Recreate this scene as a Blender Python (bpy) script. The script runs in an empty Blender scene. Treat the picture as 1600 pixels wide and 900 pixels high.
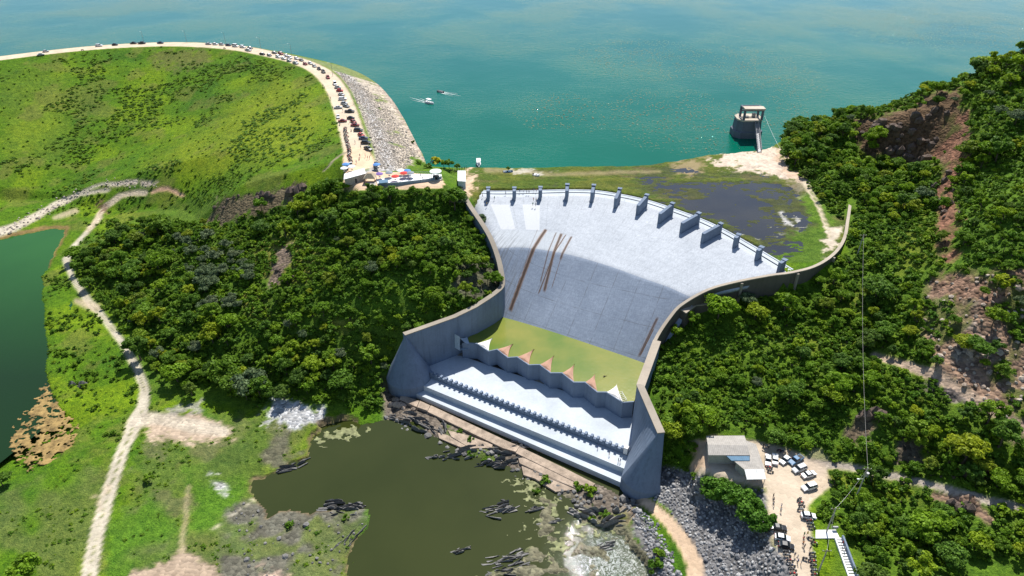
import bpy, bmesh, math, random
import numpy as np
from mathutils import Vector, Matrix
rng = np.random.default_rng(7)
R = math.radians
# ---------------------------------------------------------------- camera, world, sun, exposure
SC = bpy.context.scene
COL = SC.collection
CAMZ, PITCH = 129.0, R(33.0)
FPX = 1067.0                         # focal length in pixels of a 1600 px wide frame
ST, CT = math.sin(PITCH), math.cos(PITCH)
cd = bpy.data.cameras.new('camera'); cam = bpy.data.objects.new('camera', cd); COL.objects.link(cam)
cd.sensor_width = 36.0; cd.lens = 36.0 * FPX / 1600.0
cd.clip_start = 1.0; cd.clip_end = 12000.0
cam.location = (0, 0, CAMZ); cam.rotation_euler = (math.pi / 2 - PITCH, 0, 0)
SC.camera = cam
SUN_EL, SUN_AZ = R(53.6), R(14.3)        # azimuth measured from +Y (view direction) towards +X
w = bpy.data.worlds.new('World'); SC.world = w; w.use_nodes = True
nt = w.node_tree; nt.nodes.clear()
wo = nt.nodes.new('ShaderNodeOutputWorld'); bg = nt.nodes.new('ShaderNodeBackground'); sk = nt.nodes.new('ShaderNodeTexSky')
sk.sky_type = 'NISHITA'; sk.sun_disc = False; sk.sun_elevation = SUN_EL; sk.sun_rotation = SUN_AZ
sk.air_density = 1.0; sk.dust_density = 0.6; sk.altitude = 200
bg.inputs[1].default_value = 0.095
nt.links.new(sk.outputs[0], bg.inputs[0]); nt.links.new(bg.outputs[0], wo.inputs[0])
sd = bpy.data.lights.new('sun', 'SUN'); sun = bpy.data.objects.new('sun', sd); COL.objects.link(sun)
sd.energy = 5.0; sd.angle = R(0.5); sd.color = (1.0, 0.965, 0.9)
sdir = Vector((math.sin(SUN_AZ) * math.cos(SUN_EL), math.cos(SUN_AZ) * math.cos(SUN_EL), math.sin(SUN_EL)))
sun.rotation_euler = (-sdir).to_track_quat('-Z', 'Y').to_euler(); sun.location = (60, 200, 200)
vs = SC.view_settings; vs.view_transform = 'Standard'; vs.look = 'None'; vs.gamma = 1; vs.use_curve_mapping = False
vs.exposure = 0.50
SC.cycles.max_bounces = 6; SC.cycles.diffuse_bounces = 3; SC.cycles.glossy_bounces = 3; SC.cycles.transparent_max_bounces = 8
SC.cycles.sample_clamp_indirect = 6; SC.cycles.use_denoising = True
SC.cycles.caustics_reflective = False; SC.cycles.caustics_refractive = False

# ---------------------------------------------------------------- geometry helpers
def W(px, py, z):                    # the point at height z seen at photograph pixel (px, py)
    tx = (px - 800.0) / FPX; ty = (py - 450.0) / FPX
    d = (CAMZ - z) / (ST + ty * CT)
    return Vector((d * tx, d * (CT - ty * ST), z))
def ZAT(py, X, Y):                   # the height of the point above (X, Y) seen at row py
    ty = (py - 450.0) / FPX
    return CAMZ - Y * (ST + ty * CT) / (CT - ty * ST)
def PIX(X, Y, Z):
    d = Y * CT + (CAMZ - Z) * ST; u = Y * ST - (CAMZ - Z) * CT
    return 800 + FPX * X / d, 450 - FPX * u / d
def smooth(t): t = np.clip(t, 0, 1); return t * t * (3 - 2 * t)
def vnoise(x, y, seed=0):
    xi = np.floor(x).astype(np.int64); yi = np.floor(y).astype(np.int64); fx = x - xi; fy = y - yi
    def h(a, b):
        n = (a * 374761393 + b * 668265263 + seed * 1442695041) & 0x7fffffff
        n = ((n ^ (n >> 13)) * 1274126177) & 0x7fffffff
        return ((n ^ (n >> 16)) & 0xffff) / 65535.0
    fx = fx * fx * (3 - 2 * fx); fy = fy * fy * (3 - 2 * fy)
    a = h(xi, yi) * (1 - fx) + h(xi + 1, yi) * fx; b = h(xi, yi + 1) * (1 - fx) + h(xi + 1, yi + 1) * fx
    return (a * (1 - fy) + b * fy) * 2 - 1
def fbm(x, y, size, octs=4, seed=0, gain=0.5):
    s = 0; a = 1; t = 0
    for k in range(octs):
        s = s + a * vnoise(x / size * 2 ** k + 17.3 * k, y / size * 2 ** k - 9.1 * k, seed + k); t += a; a *= gain
    return s / t
def seg_dist(px, py, pts, widths=None):
    best = np.full(np.shape(px), 1e9)
    for i in range(len(pts) - 1):
        ax, ay = pts[i][:2]; bx, by = pts[i + 1][:2]
        L = (bx - ax) ** 2 + (by - ay) ** 2
        t = np.clip(((px - ax) * (bx - ax) + (py - ay) * (by - ay)) / max(L, 1e-9), 0, 1)
        d = np.hypot(px - ax - t * (bx - ax), py - ay - t * (by - ay))
        if widths is not None: d = d - (widths[i] + (widths[i + 1] - widths[i]) * t)
        best = np.minimum(best, d)
    return best
def inside(px, py, poly):
    c = np.zeros(np.shape(px), bool); n = len(poly)
    for i in range(n):
        x1, y1 = poly[i][:2]; x2, y2 = poly[(i + 1) % n][:2]
        if y1 == y2: continue
        c ^= ((y1 > py) != (y2 > py)) & (px < (x2 - x1) * (py - y1) / (y2 - y1) + x1)
    return c
def sdf(px, py, poly):               # negative inside
    d = seg_dist(px, py, list(poly) + [poly[0]])
    return np.where(inside(px, py, poly), -d, d)

def link(o, parent=None):
    COL.objects.link(o)
    if parent is not None: o.parent = parent
    return o
def tag(o, label=None, cat=None, group=None, kind=None):
    if label: o['label'] = label
    if cat: o['category'] = cat
    if group: o['group'] = group
    if kind: o['kind'] = kind
    return o
def empty(name, loc=(0, 0, 0), rz=0.0):
    o = bpy.data.objects.new(name, None); COL.objects.link(o); o.location = loc; o.rotation_euler = (0, 0, rz)
    o.empty_display_size = 1; return o
def copy_tree(o, parent=None):
    c = o.copy(); COL.objects.link(c); c.parent = parent
    for ch in list(o.children): copy_tree(ch, c)
    return c
def np_mesh(name, V, F, mats=(), smooth_=False, fm=None):
    V = np.asarray(V, np.float32); F = np.asarray(F, np.int32); k = F.shape[1]
    me = bpy.data.meshes.new(name)
    me.vertices.add(len(V)); me.vertices.foreach_set('co', V.ravel())
    me.loops.add(F.size); me.loops.foreach_set('vertex_index', F.ravel())
    me.polygons.add(len(F)); me.polygons.foreach_set('loop_start', np.arange(0, F.size, k, dtype=np.int32))
    if smooth_: me.polygons.foreach_set('use_smooth', np.ones(len(F), bool))
    if fm is not None: me.polygons.foreach_set('material_index', np.asarray(fm, np.int32))
    for m in mats: me.materials.append(m)
    me.update(calc_edges=True); return me
class MB:
    def __init__(s): s.v = []; s.f = []; s.m = []
    def add(s, vs, fs, m=0):
        b = len(s.v); s.v += [tuple(p) for p in vs]; s.f += [tuple(b + i for i in f) for f in fs]; s.m += [m] * len(fs); return s
    def box(s, c, size, rz=0.0, m=0, top=1.0):
        cx, cy, cz = c; hx, hy, hz = size[0] / 2, size[1] / 2, size[2] / 2; ca, sa = math.cos(rz), math.sin(rz); P = []
        for sz in (-1, 1):
            k = top if sz > 0 else 1.0
            for sx, sy in ((-1, -1), (1, -1), (1, 1), (-1, 1)):
                x, y = sx * hx * k, sy * hy * k; P.append((cx + x * ca - y * sa, cy + x * sa + y * ca, cz + sz * hz))
        return s.add(P, [(3, 2, 1, 0), (4, 5, 6, 7), (0, 1, 5, 4), (1, 2, 6, 5), (2, 3, 7, 6), (3, 0, 4, 7)], m)
    def tube(s, a, b, r0, r1=None, n=8, m=0, caps=True):
        a = Vector(a); b = Vector(b); r1 = r0 if r1 is None else r1; d = (b - a).normalized()
        u = d.orthogonal().normalized(); v = d.cross(u); P = []
        for p, r in ((a, r0), (b, r1)):
            for i in range(n):
                t = 2 * math.pi * i / n; P.append(p + u * (r * math.cos(t)) + v * (r * math.sin(t)))
        F = [(i, (i + 1) % n, n + (i + 1) % n, n + i) for i in range(n)]
        if caps: F += [tuple(range(n - 1, -1, -1)), tuple(range(n, 2 * n))]
        return s.add(P, F, m)
    def prism(s, poly, z0, z1, m=0):  # poly: xy list counter-clockwise; z0/z1 numbers or per-vertex lists
        n = len(poly); z0 = [z0] * n if not hasattr(z0, '__len__') else z0; z1 = [z1] * n if not hasattr(z1, '__len__') else z1
        P = [(p[0], p[1], z) for p, z in zip(poly, z0)] + [(p[0], p[1], z) for p, z in zip(poly, z1)]
        F = [(i, (i + 1) % n, n + (i + 1) % n, n + i) for i in range(n)] + [tuple(range(n - 1, -1, -1)), tuple(range(n, 2 * n))]
        return s.add(P, F, m)
    def loft(s, rows, m=0, closed=False):
        n = len(rows[0]); P = [p for r in rows for p in r]; F = []
        for j in range(len(rows) - 1):
            for i in range(n if closed else n - 1):
                k = (i + 1) % n; F.append((j * n + i, j * n + k, (j + 1) * n + k, (j + 1) * n + i))
        return s.add(P, F, m)
    def build(s, name, mats, parent=None, smooth_=False, recalc=True, bevel=0):
        me = bpy.data.meshes.new(name); me.from_pydata(s.v, [], s.f)
        if not isinstance(mats, (list, tuple)): mats = [mats]
        for x in mats: me.materials.append(x)
        me.polygons.foreach_set('material_index', s.m)
        if recalc or bevel:
            bm = bmesh.new(); bm.from_mesh(me)
            if bevel:
                bmesh.ops.bevel(bm, geom=list(bm.edges), offset=bevel, segments=1, affect='EDGES')
            if recalc: bmesh.ops.recalc_face_normals(bm, faces=bm.faces)
            bm.to_mesh(me); bm.free()
        if smooth_: me.polygons.foreach_set('use_smooth', [True] * len(me.polygons))
        me.update(); o = bpy.data.objects.new(name, me); return link(o, parent)

# ---------------------------------------------------------------- materials
class NT:
    def __init__(s, name):
        s.m = bpy.data.materials.new(name); s.m.use_nodes = True; s.t = s.m.node_tree; s.t.nodes.clear()
        s.out = s.t.nodes.new('ShaderNodeOutputMaterial'); s.b = s.t.nodes.new('ShaderNodeBsdfPrincipled')
        s.t.links.new(s.b.outputs[0], s.out.inputs[0]); s.b.inputs['Specular IOR Level'].default_value = 0.3
    def n(s, typ, **kw):
        x = s.t.nodes.new('ShaderNode' + typ)
        for k, v in kw.items(): setattr(x, k, v)
        return x
    def l(s, a, b): s.t.links.new(a, b)
    def put(s, sock, v):
        if hasattr(v, 'links') or isinstance(v, bpy.types.NodeSocket): s.l(v, sock)
        else: sock.default_value = v
    def math(s, op, a, b=0.0, c=None, clamp=False):
        x = s.n('Math', operation=op, use_clamp=clamp); s.put(x.inputs[0], a); s.put(x.inputs[1], b)
        if c is not None: s.put(x.inputs[2], c)
        return x.outputs[0]
    def mix(s, f, a, b, typ='MIX'):
        x = s.n('Mix', data_type='RGBA', blend_type=typ); s.put(x.inputs[0], f)
        for sock, v in ((x.inputs[6], a), (x.inputs[7], b)):
            if isinstance(v, tuple): v = (*v, 1) if len(v) == 3 else v
            s.put(sock, v)
        return x.outputs[2]
    def noise(s, scale, detail=4, vec=None, rough=0.55, dist=0.0):
        x = s.n('TexNoise'); x.inputs['Scale'].default_value = scale; x.inputs['Detail'].default_value = detail
        x.inputs['Roughness'].default_value = rough; x.inputs['Distortion'].default_value = dist
        if vec is not None: s.l(vec, x.inputs['Vector'])
        return x.outputs['Fac']
    def ramp(s, f, lo, hi):           # linear 0..1 between lo and hi
        x = s.n('MapRange'); s.put(x.inputs[0], f); x.inputs[1].default_value = lo; x.inputs[2].default_value = hi; x.clamp = True
        return x.outputs[0]
    def coord(s): return s.n('TexCoord').outputs['Object']
    def geo(s): return s.n('NewGeometry').outputs['Position']
    def mapping(s, vec, scale=(1, 1, 1), rot=(0, 0, 0), loc=(0, 0, 0)):
        x = s.n('Mapping'); s.l(vec, x.inputs[0]); x.inputs['Scale'].default_value = scale; x.inputs['Rotation'].default_value = rot; x.inputs['Location'].default_value = loc
        return x.outputs[0]
    def bump(s, h, strength=0.5, dist=0.1):
        x = s.n('Bump'); x.inputs['Strength'].default_value = strength; x.inputs['Distance'].default_value = dist; s.l(h, x.inputs['Height'])
        s.l(x.outputs[0], s.b.inputs['Normal']); return x
    def set(s, color=None, rough=None, metal=None):
        if color is not None: s.put(s.b.inputs['Base Color'], (*color, 1) if isinstance(color, tuple) and len(color) == 3 else color)
        if rough is not None: s.put(s.b.inputs['Roughness'], rough)
        if metal is not None: s.b.inputs['Metallic'].default_value = metal
        return s.m
def simple(name, color, rough=0.7, var=0.15, scale=1.5, metal=0.0, bump=0.0, spec=None):
    q = NT(name); n = q.noise(scale, 5, q.geo()); n2 = q.noise(scale * 6, 3, q.geo())
    f = q.math('ADD', q.math('MULTIPLY', n, 0.7), q.math('MULTIPLY', n2, 0.3))
    lo = tuple(c * (1 - var * 1.6) for c in color); hi = tuple(min(1, c * (1 + var * 1.3)) for c in color)
    q.set(q.mix(q.ramp(f, 0.3, 0.7), lo, hi), rough, metal)
    if bump: q.bump(n2, bump, 0.1)
    if spec is not None: q.b.inputs['Specular IOR Level'].default_value = spec
    return q.m
# ---------------------------------------------------------------- spillway survey (photograph pixels + heights -> world)
ZP, ZA, Z1, Z2, ZR, ZL, ZPK = -24.5, -31.0, -31.7, -33.9, -36.0, -33.0, -21.0
sill_px = [(738,303),(764,306),(804,306),(845,305),(885,304),(927,305),(967,311),(1007,320),(1046,333),(1086,348),(1120,364),(1150,381),(1185,402),(1226,427)]
T_ = [W(x, y, 0.0) for x, y in sill_px]
M_ = [W(x, y, -6.0) for x, y in [(780,388),(808,386.5),(830,388),(870,394),(905,402),(955,417),(1005,435),(1045,449),(1076,463)]]
PBL, PBR = W(787, 492, ZP), W(1003, 562, ZP)
PFL, PFR = W(716, 536, ZP), W(990, 627, ZP)
bd = (PBR - PBL).normalized(); bn = Vector((bd.y, -bd.x, 0))      # bn points downstream
def resample(P, n):
    P = [Vector(p) for p in P]; L = [0]
    for i in range(1, len(P)): L.append(L[-1] + (P[i] - P[i - 1]).length)
    out = []
    for k in range(n):
        s = L[-1] * k / (n - 1); i = 1
        while i < len(P) - 1 and L[i] < s: i += 1
        t = (s - L[i - 1]) / max(1e-9, L[i] - L[i - 1])
        p0, p1, p2, p3 = P[max(i - 2, 0)], P[i - 1], P[i], P[min(i + 1, len(P) - 1)]
        m1 = (p2 - p0) / max(1e-6, (L[i] - L[max(i - 2, 0)])) * (L[i] - L[i - 1]); m2 = (p3 - p1) / max(1e-6, (L[min(i + 1, len(P) - 1)] - L[i - 1])) * (L[i] - L[i - 1])
        a = t * t * t; b = t * t
        out.append(p1 * (2 * a - 3 * b + 1) + m1 * (a - 2 * b + t) + p2 * (-2 * a + 3 * b) + m2 * (a - b))
    return out
NU = 61
Tr, Mr = resample(T_, NU), resample(M_, NU)
Br = [PBL.lerp(PBR, i / (NU - 1)) for i in range(NU)]
Br2 = [p + bn * 4.5 + Vector((0, 0, -2.8)) for p in Br]
# training wall plans with top heights
def wt(px, py, z): return W(px, py, z)
WL = [wt(723,296,4), wt(738,322,2.5), wt(757,350,0), wt(770,372,-2.5), wt(781,400,-6), wt(787,425,-9), wt(788.5,447,-11.5), wt(775,461,-12), wt(745,481,-13), wt(712,497,-14), wt(633,525,-14)]
WR = [wt(1327,312,2.6), wt(1322,345,2.6), wt(1316,374,2.6), wt(1300,397,2.6), wt(1270,416,2.6), wt(1231,426,2.4), wt(1206,429,1.8), wt(1144,441,-1), wt(1103,453,-3), wt(1060,478,-7), wt(1044,496,-9), wt(1028,519,-11.5), wt(1021,532,-12.5), wt(995,602,-14.5), wt(1028,678,-14.5)]

# ---------------------------------------------------------------- terrain
CTRL = [ # px, py, z  (natural ground)
 (0,300,-30),(150,300,-32),(60,330,-32.3),(240,290,-29),(0,375,-32.4),(100,350,-32.4),(150,340,-32),(110,400,-31.6),(105,440,-31.6),(0,250,-26),
 (-150,380,-32),(-150,500,-37),(-200,700,-36),
 (40,450,-37),(30,600,-37),(0,500,-37),(20,700,-36),(90,690,-33.3),(0,780,-31.5),(100,790,-31),(200,700,-31.5),(150,880,-31),(230,600,-31.8),(300,700,-33),(350,850,-34),(0,880,-30.5),
 (0,1100,-30),(300,1100,-33),(-200,900,-30),(120,520,-31.5),(180,500,-31.5),(170,450,-31.2),(300,640,-33),(240,660,-32.6),
 (210,560,-31.5),(250,620,-32),(400,640,-34),(560,650,-34.8),(480,680,-35.2),(400,720,-35.2),(610,620,-34),(600,650,-35.6),
 (340,320,-20),(300,310,-25),(430,290,-9),(370,290,-17),(450,260,-8),(540,290,3),(500,265,-3),(600,300,5),(680,295,5),(715,300,4.5),(640,310,3),(740,330,-1),(755,385,-6),(770,440,-12),(742,478,-14),(700,490,-15),(650,510,-17),
 (300,400,-21),(400,400,-14),(500,400,-7),(600,400,-3),(700,400,-3),(200,450,-28),(300,500,-26),(400,500,-21),(500,480,-15),(600,480,-12),(350,570,-30),(450,570,-28),(550,570,-26),(610,560,-27),
 (440,350,-9),(500,330,-3),(380,360,-15),(620,350,1),(560,340,1),(600,590,-30),
 (500,720,-38),(600,760,-39),(700,820,-39),(640,900,-39),(640,1050,-39),(800,800,-38.5),(860,900,-38),(450,760,-38),(900,1050,-38),
 (420,850,-35),(520,830,-35.4),(450,900,-35),
 (690,690,-35.8),(760,715,-35.5),(860,750,-35.3),(930,775,-35),(980,790,-34.5),(940,830,-35.6),(1000,850,-34),(1040,850,-33),(1010,780,-33.5),(1060,830,-32),(1095,900,-31.5),(1100,1050,-31.5),
 (1030,740,-31.5),(1050,760,-30.5),(1100,780,-29),(1130,850,-29),(1180,900,-27),(1080,730,-27),(1150,780,-25),(1200,840,-24),(1230,900,-23.5),(1240,1050,-23),
 (1060,700,-24),(1030,690,-26),(1100,700,-21.5),(1110,640,-20.5),(1230,720,-21),(1270,750,-21),(1230,800,-21),(1270,870,-21),(1150,700,-21),(1060,650,-23),(1215,880,-22),
 (1350,780,-20.5),(1450,800,-19),(1330,850,-21),(1550,850,-17.5),(1600,780,-13),(1400,740,-18),(1500,770,-15),(1320,730,-20),(1400,900,-20),(1600,900,-18),(1500,1050,-19),(1300,900,-21.5),(1300,1050,-21.5),
 (1800,1000,-12),(1800,700,-3),(1800,450,15),(1800,300,32),
 (1200,620,-17.5),(1300,640,-14.5),(1400,650,-11),(1500,680,-9),(1600,690,-7),(1150,560,-16),(1250,560,-12),(1350,570,-8),(1450,600,-6),(1560,650,-5),(1330,700,-18),(1450,715,-15),(1560,740,-12),
 (1200,500,-10),(1250,470,-7),(1300,480,-5),(1400,480,-1),(1450,520,0),(1520,500,7),(1600,520,6),(1600,450,15),(1500,430,12),(1420,420,5),(1350,430,0),(1320,420,-1),(1480,380,13),(1600,380,22),(1540,300,22),(1600,300,29),
 (1100,520,-14),(1060,560,-19),(1040,620,-22),(1150,480,-9),(1190,455,-6),(1240,445,-4),(1290,425,-2),(1330,380,2),(1600,200,36),(1520,200,31),(1340,340,2.5),(1400,340,7),
 (1600,98,42),(1240,218,6),(1330,182,14),(1420,152,23),(1520,122,34),(1470,330,12),
 (1420,168,23),(1420,190,22),(1420,236,10.5),(1370,200,17),(1370,235,9),(1480,165,29),(1470,250,13.5),(1350,290,6),(1300,262,6.5),(1260,245,5),(1420,300,8),(1490,300,16),
 (1216,230,1.0),(1240,268,1.0),(1265,300,1.2),(1290,335,1.2),(1312,362,1.2),(1160,250,1),(1250,400,0.4),(1290,385,0.8),(1100,300,0.2),(1000,290,0.2),(900,285,0.2),(800,285,0.3),(760,290,0.8),(1180,350,0.2),
 (740,290,3),(742,270,1.2),(690,268,2),(650,268,4),(620,285,6),
]
XYC = [(v.x, v.y, v.z) for v in (W(*c) for c in CTRL)]
XYC += [(137,348,-3),(244,372,-4),(190,362,-4),(330,390,5),(420,420,20),(420,250,40),(420,100,5),(-70,340,-5),(-30,330,-4),(50,335,-4),(110,325,-3),(0,400,-12),(200,420,-12),(-100,450,-14),(350,520,-14),(0,650,-16),
        (-300,700,-16),(400,750,-16),(-420,560,-16),(-300,380,-32),(-380,330,-31),(-420,200,-32),(-400,80,-30),(-200,40,-30),(0,40,-38),(150,40,-22),(350,30,-8)]
XYC = np.array(XYC)
def tps_fit(P, lam=2.0):
    n = len(P); d = np.hypot(P[:, None, 0] - P[None, :, 0], P[:, None, 1] - P[None, :, 1]) / 100
    K = np.where(d > 0, d * d * np.log(d + 1e-12), 0) + np.eye(n) * lam * 1e-4
    Q = np.c_[np.ones(n), P[:, 0] / 100, P[:, 1] / 100]
    A = np.block([[K, Q], [Q.T, np.zeros((3, 3))]]); s = np.linalg.solve(A, np.r_[P[:, 2], 0, 0, 0]); return P, s
def tps_eval(fit, X, Y):
    P, s = fit; n = len(P); out = s[n] + s[n + 1] * X / 100 + s[n + 2] * Y / 100
    for i in range(n):
        d2 = ((X - P[i, 0]) ** 2 + (Y - P[i, 1]) ** 2) / 1e4 + 1e-12
        out += s[i] * 0.5 * d2 * np.log(d2)
    return out
fit = tps_fit(XYC)
xs = np.arange(-400, 300.01, 0.8)
gx = [300.0]; st = 1.0
while gx[-1] < 6000: st *= 1.25; gx.append(gx[-1] + st)
gl = [-400.0]; st = 1.0
while gl[-1] > -6000: st *= 1.25; gl.append(gl[-1] - st)
xs = np.r_[np.array(gl[:0:-1]), xs, np.array(gx[1:])]
ys = [92.0]
while ys[-1] < 560: ys.append(ys[-1] + 0.62 + (ys[-1] - 92) * 0.0016)
st = 2.0
while ys[-1] < 9000: st *= 1.22; ys.append(ys[-1] + st)
yl = [92.0]; st = 1.0
while yl[-1] > -1500: st *= 1.3; yl.append(yl[-1] - st)
ys = np.r_[np.array(yl[:0:-1]), np.array(ys)]
GX, GY = np.meshgrid(xs, ys)
cx_, cy_ = np.clip(GX, -420, 420), np.clip(GY, 40, 760)
# coarse TPS evaluation, then bilinear: the surface is smooth
ex = np.linspace(-421, 421, 282); ey = np.linspace(39, 761, 242); EX, EY = np.meshgrid(ex, ey); EZ = tps_eval(fit, EX, EY)
def bil(X, Y, ax, ay, Z):
    i = np.clip(np.searchsorted(ax, X) - 1, 0, len(ax) - 2); j = np.clip(np.searchsorted(ay, Y) - 1, 0, len(ay) - 2)
    fx = np.clip((X - ax[i]) / (ax[i + 1] - ax[i]), 0, 1); fy = np.clip((Y - ay[j]) / (ay[j + 1] - ay[j]), 0, 1)
    return (Z[j, i] * (1 - fx) + Z[j, i + 1] * fx) * (1 - fy) + (Z[j + 1, i] * (1 - fx) + Z[j + 1, i + 1] * fx) * fy
Z0 = bil(cx_, cy_, ex, ey, EZ)
far = np.maximum(np.abs(GX) - 420, 0) + np.maximum(GY - 760, 0)
Z0 = Z0 - np.where(GY > 300, np.clip(far * 0.05, 0, 20), 0)
Z0 = np.where(GY > 760, np.minimum(Z0, -10), Z0)
Z0 = np.where((GY > 430) & (GX > 420), np.minimum(Z0, 20 - (GX - 420) * .2), Z0)
Z0 = Z0 + 0.9 * fbm(GX, GY, 26, 5, 3) * smooth((np.abs(Z0) - 0.5) / 4)
# the flat forebay, its shore, the lake bed
shore = [(700,272),(735,262),(760,264),(850,264),(930,261),(1000,258),(1060,250),(1100,242),(1150,238),(1195,233),(1222,226),(1330,360),(1300,420),(1225,440),(1040,345),(900,315),(740,318),(722,300)]
P0x, P0y = PIX(GX, GY, 0.0)
sf = sdf(P0x + 3 * fbm(GX, GY, 9, 3, 11), P0y + 2 * fbm(GX, GY, 9, 3, 12), shore)
flat = smooth(0.5 - sf / 8)
marsh_n = fbm(GX, GY * 2.6, 16, 5, 21)
forebay = 0.135 + 0.34 * marsh_n - 0.12 * smooth((P0x - 960) / 120) * smooth((1235 - P0x) / 50) + 0.30 * fbm(GX, GY * 3.2, 5, 4, 23, .7) + 0.12 * fbm(GX, GY * 2, 1.6, 2, 24)
dry = [(700,250),(760,262),(765,300),(720,310)]; dry2 = [(1085,245),(1215,226),(1340,360),(1300,425),(1262,425),(1285,385),(1290,350),(1262,300),(1200,272),(1100,268)]
dryw = np.maximum(smooth(0.5 - sdf(P0x, P0y, dry) / 10), smooth(0.5 - sdf(P0x, P0y, dry2) / 16))
marshc = [(790,268),(1240,262),(1275,330),(1262,400),(1215,405),(1100,335),(1000,298),(900,290),(800,292),(770,285)]
wet_in = smooth(0.4 - sdf(P0x, P0y, marshc) / 30)
green_b = np.exp(-((P0y - 281) / 9) ** 2) * (P0x > 760) + np.exp(-((P0x - 800) / 60) ** 2) * 0.6
forebay = forebay + 0.35 * (1 - wet_in) + 0.22 * green_b
forebay = np.where(dryw > 0, forebay * (1 - dryw) + dryw * np.maximum(0.7, np.minimum(Z0, 1.3)), forebay)
Z0 = Z0 * (1 - flat) + forebay * flat
lakeside = (P0y < np.interp(P0x, [700, 760, 1000, 1100, 1222], [262, 262, 256, 240, 224])) & (P0x > 640) & (P0x < 1222) & (GY > 280)
Z0 = np.where(lakeside, np.minimum(Z0, -0.05 * np.clip(sf, 0, 80)), Z0)
# river and lagoon beds
river = [(500,668),(560,655),(600,655),(640,662),(700,690),(760,715),(820,735),(838,760),(905,800),(985,830),(1012,870),(1030,960),(535,960),(540,870),(572,825),(572,790),(540,788),(500,800),(455,800),(428,815),(418,790),(385,768),(390,752),(440,735),(490,715)]
lagoon = [(-300,420),(0,373),(60,360),(106,358),(88,392),(62,428),(66,475),(72,540),(66,580),(90,640),(125,660),(118,700),(60,742),(0,760),(-300,800)]
PRx, PRy = PIX(GX, GY, ZR); PLx, PLy = PIX(GX, GY, ZL)
nz1 = fbm(GX, GY, 12, 5, 31, .6)
sr = sdf(PRx + 26 * nz1, PRy + 17 * fbm(GX, GY, 10, 5, 37, .65), river)
strat = fbm(GX * .5 + GY * .85, (-GX * .85 + GY * .5) * 4.5, 10, 4, 33)       # bedding of the rock along one direction
Z0 = np.where(sr < 0, np.minimum(Z0, ZR + np.maximum(sr * 0.05, -2.5)), Z0)
Z0 = np.where((sr >= 0) & (sr < 60), np.maximum(Z0, ZR + np.minimum(0.15 + sr * 0.03, 0.7)) , Z0)
toe = [(596,606),(640,610),(780,668),(985,768),(1000,790),(960,806),(840,795),(700,712),(600,668)]
tm_ = smooth(0.5 - sdf(PRx, PRy, toe) / 10); Z0 = np.where((tm_ > 0) & (sr >= 0), Z0 * (1 - tm_) + tm_ * np.minimum(Z0, -35.65 + .35 * fbm(GX, GY, 4, 4, 36)), Z0)
shoal = [(770,790),(850,760),(960,800),(1020,860),(1030,930),(880,930),(730,930),(700,905),(800,880),(830,840)]
sh = smooth(0.5 - sdf(PRx, PRy, shoal) / 30)
Z0 = np.where((sr < 0) & (sh > 0), np.maximum(Z0, ZR - 1.1 + sh * (0.8 + 1.5 * fbm(GX, GY * 1.5, 5, 4, 35))), Z0)
sl = sdf(PLx + 7 * nz1, PLy + 4 * nz1, lagoon)
Z0 = np.where(sl < 0, np.minimum(Z0, ZL + np.maximum(sl * 0.05, -3)), Z0)
Z0 = np.where((sl >= 0) & (sl < 40) & (PLx < 300), np.maximum(Z0, ZL + np.minimum(0.08 + sl * 0.03, 0.6)), Z0)
# earth dam: a crest line with two slopes
crest_px = [(-500,150),(-250,123),(-100,103),(0,91),(60,83.5),(130,76),(200,71),(270,69),(330,71),(380,76),(420,84),(460,93.5),(490,105),(510,119),(527,142),(538,168),(548,200),(556,228),(560,255)]
crest = [W(x, y, 9.0) for x, y in crest_px]
crest = resample(crest, 90)
cxy = [(p.x, p.y) for p in crest]
near = (GX > -1200) & (GX < 60) & (GY > 240) & (GY < 900)
dc = np.full(GX.shape, 1e9); side = np.ones(GX.shape)
gxn, gyn = GX[near], GY[near]; bd_ = np.full(gxn.shape, 1e9); bs = np.ones(gxn.shape)
for i in range(len(cxy) - 1):
    ax, ay = cxy[i]; bx, by = cxy[i + 1]; L2 = (bx - ax) ** 2 + (by - ay) ** 2
    t = np.clip(((gxn - ax) * (bx - ax) + (gyn - ay) * (by - ay)) / L2, 0, 1)
    d = np.hypot(gxn - ax - t * (bx - ax), gyn - ay - t * (by - ay)); s_ = np.sign((bx - ax) * (gyn - ay) - (by - ay) * (gxn - ax))
    m = d < bd_; bd_ = np.where(m, d, bd_); bs = np.where(m, s_, bs)
dc[near] = bd_; side[near] = bs           # side > 0: left of travel = upstream (water)
HWR = 6.6
up = 9 - np.maximum(0, dc - HWR) * 0.36; dn = 9 - np.maximum(0, dc - HWR) * 0.262
groin = fbm(GX, GY, 20, 4, 41) * 0.8 * smooth((dc - HWR - 2) / 12)
dam = np.where(side > 0, up + .25 * groin, dn + groin) - np.maximum(0, 292 - GY) * np.where(side > 0, .1, .55) * (dc > HWR) - np.where(side < 0, 1, 0) * np.maximum(0, 340 - GY) * .5 * smooth((-120 - GX) / 60)
plaza = [(541,228),(576,232),(592,262),(690,266),(700,285),(690,296),(560,300),(530,285),(533,262)]
P9x, P9y = PIX(GX, GY, 9.0); pz = smooth(0.5 - sdf(P9x, P9y, plaza) / 22)
pz9 = np.where(GY > 240, pz, 0)
isdam = near & (dam > Z0)
Z0 = np.where(near, np.maximum(Z0, dam), Z0)
Z0 = np.where(pz9 > 0, Z0 * (1 - pz9) + pz9 * np.maximum(Z0, np.where(sdf(P9x, P9y, plaza) < 8, 9.0, Z0)), Z0)
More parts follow.
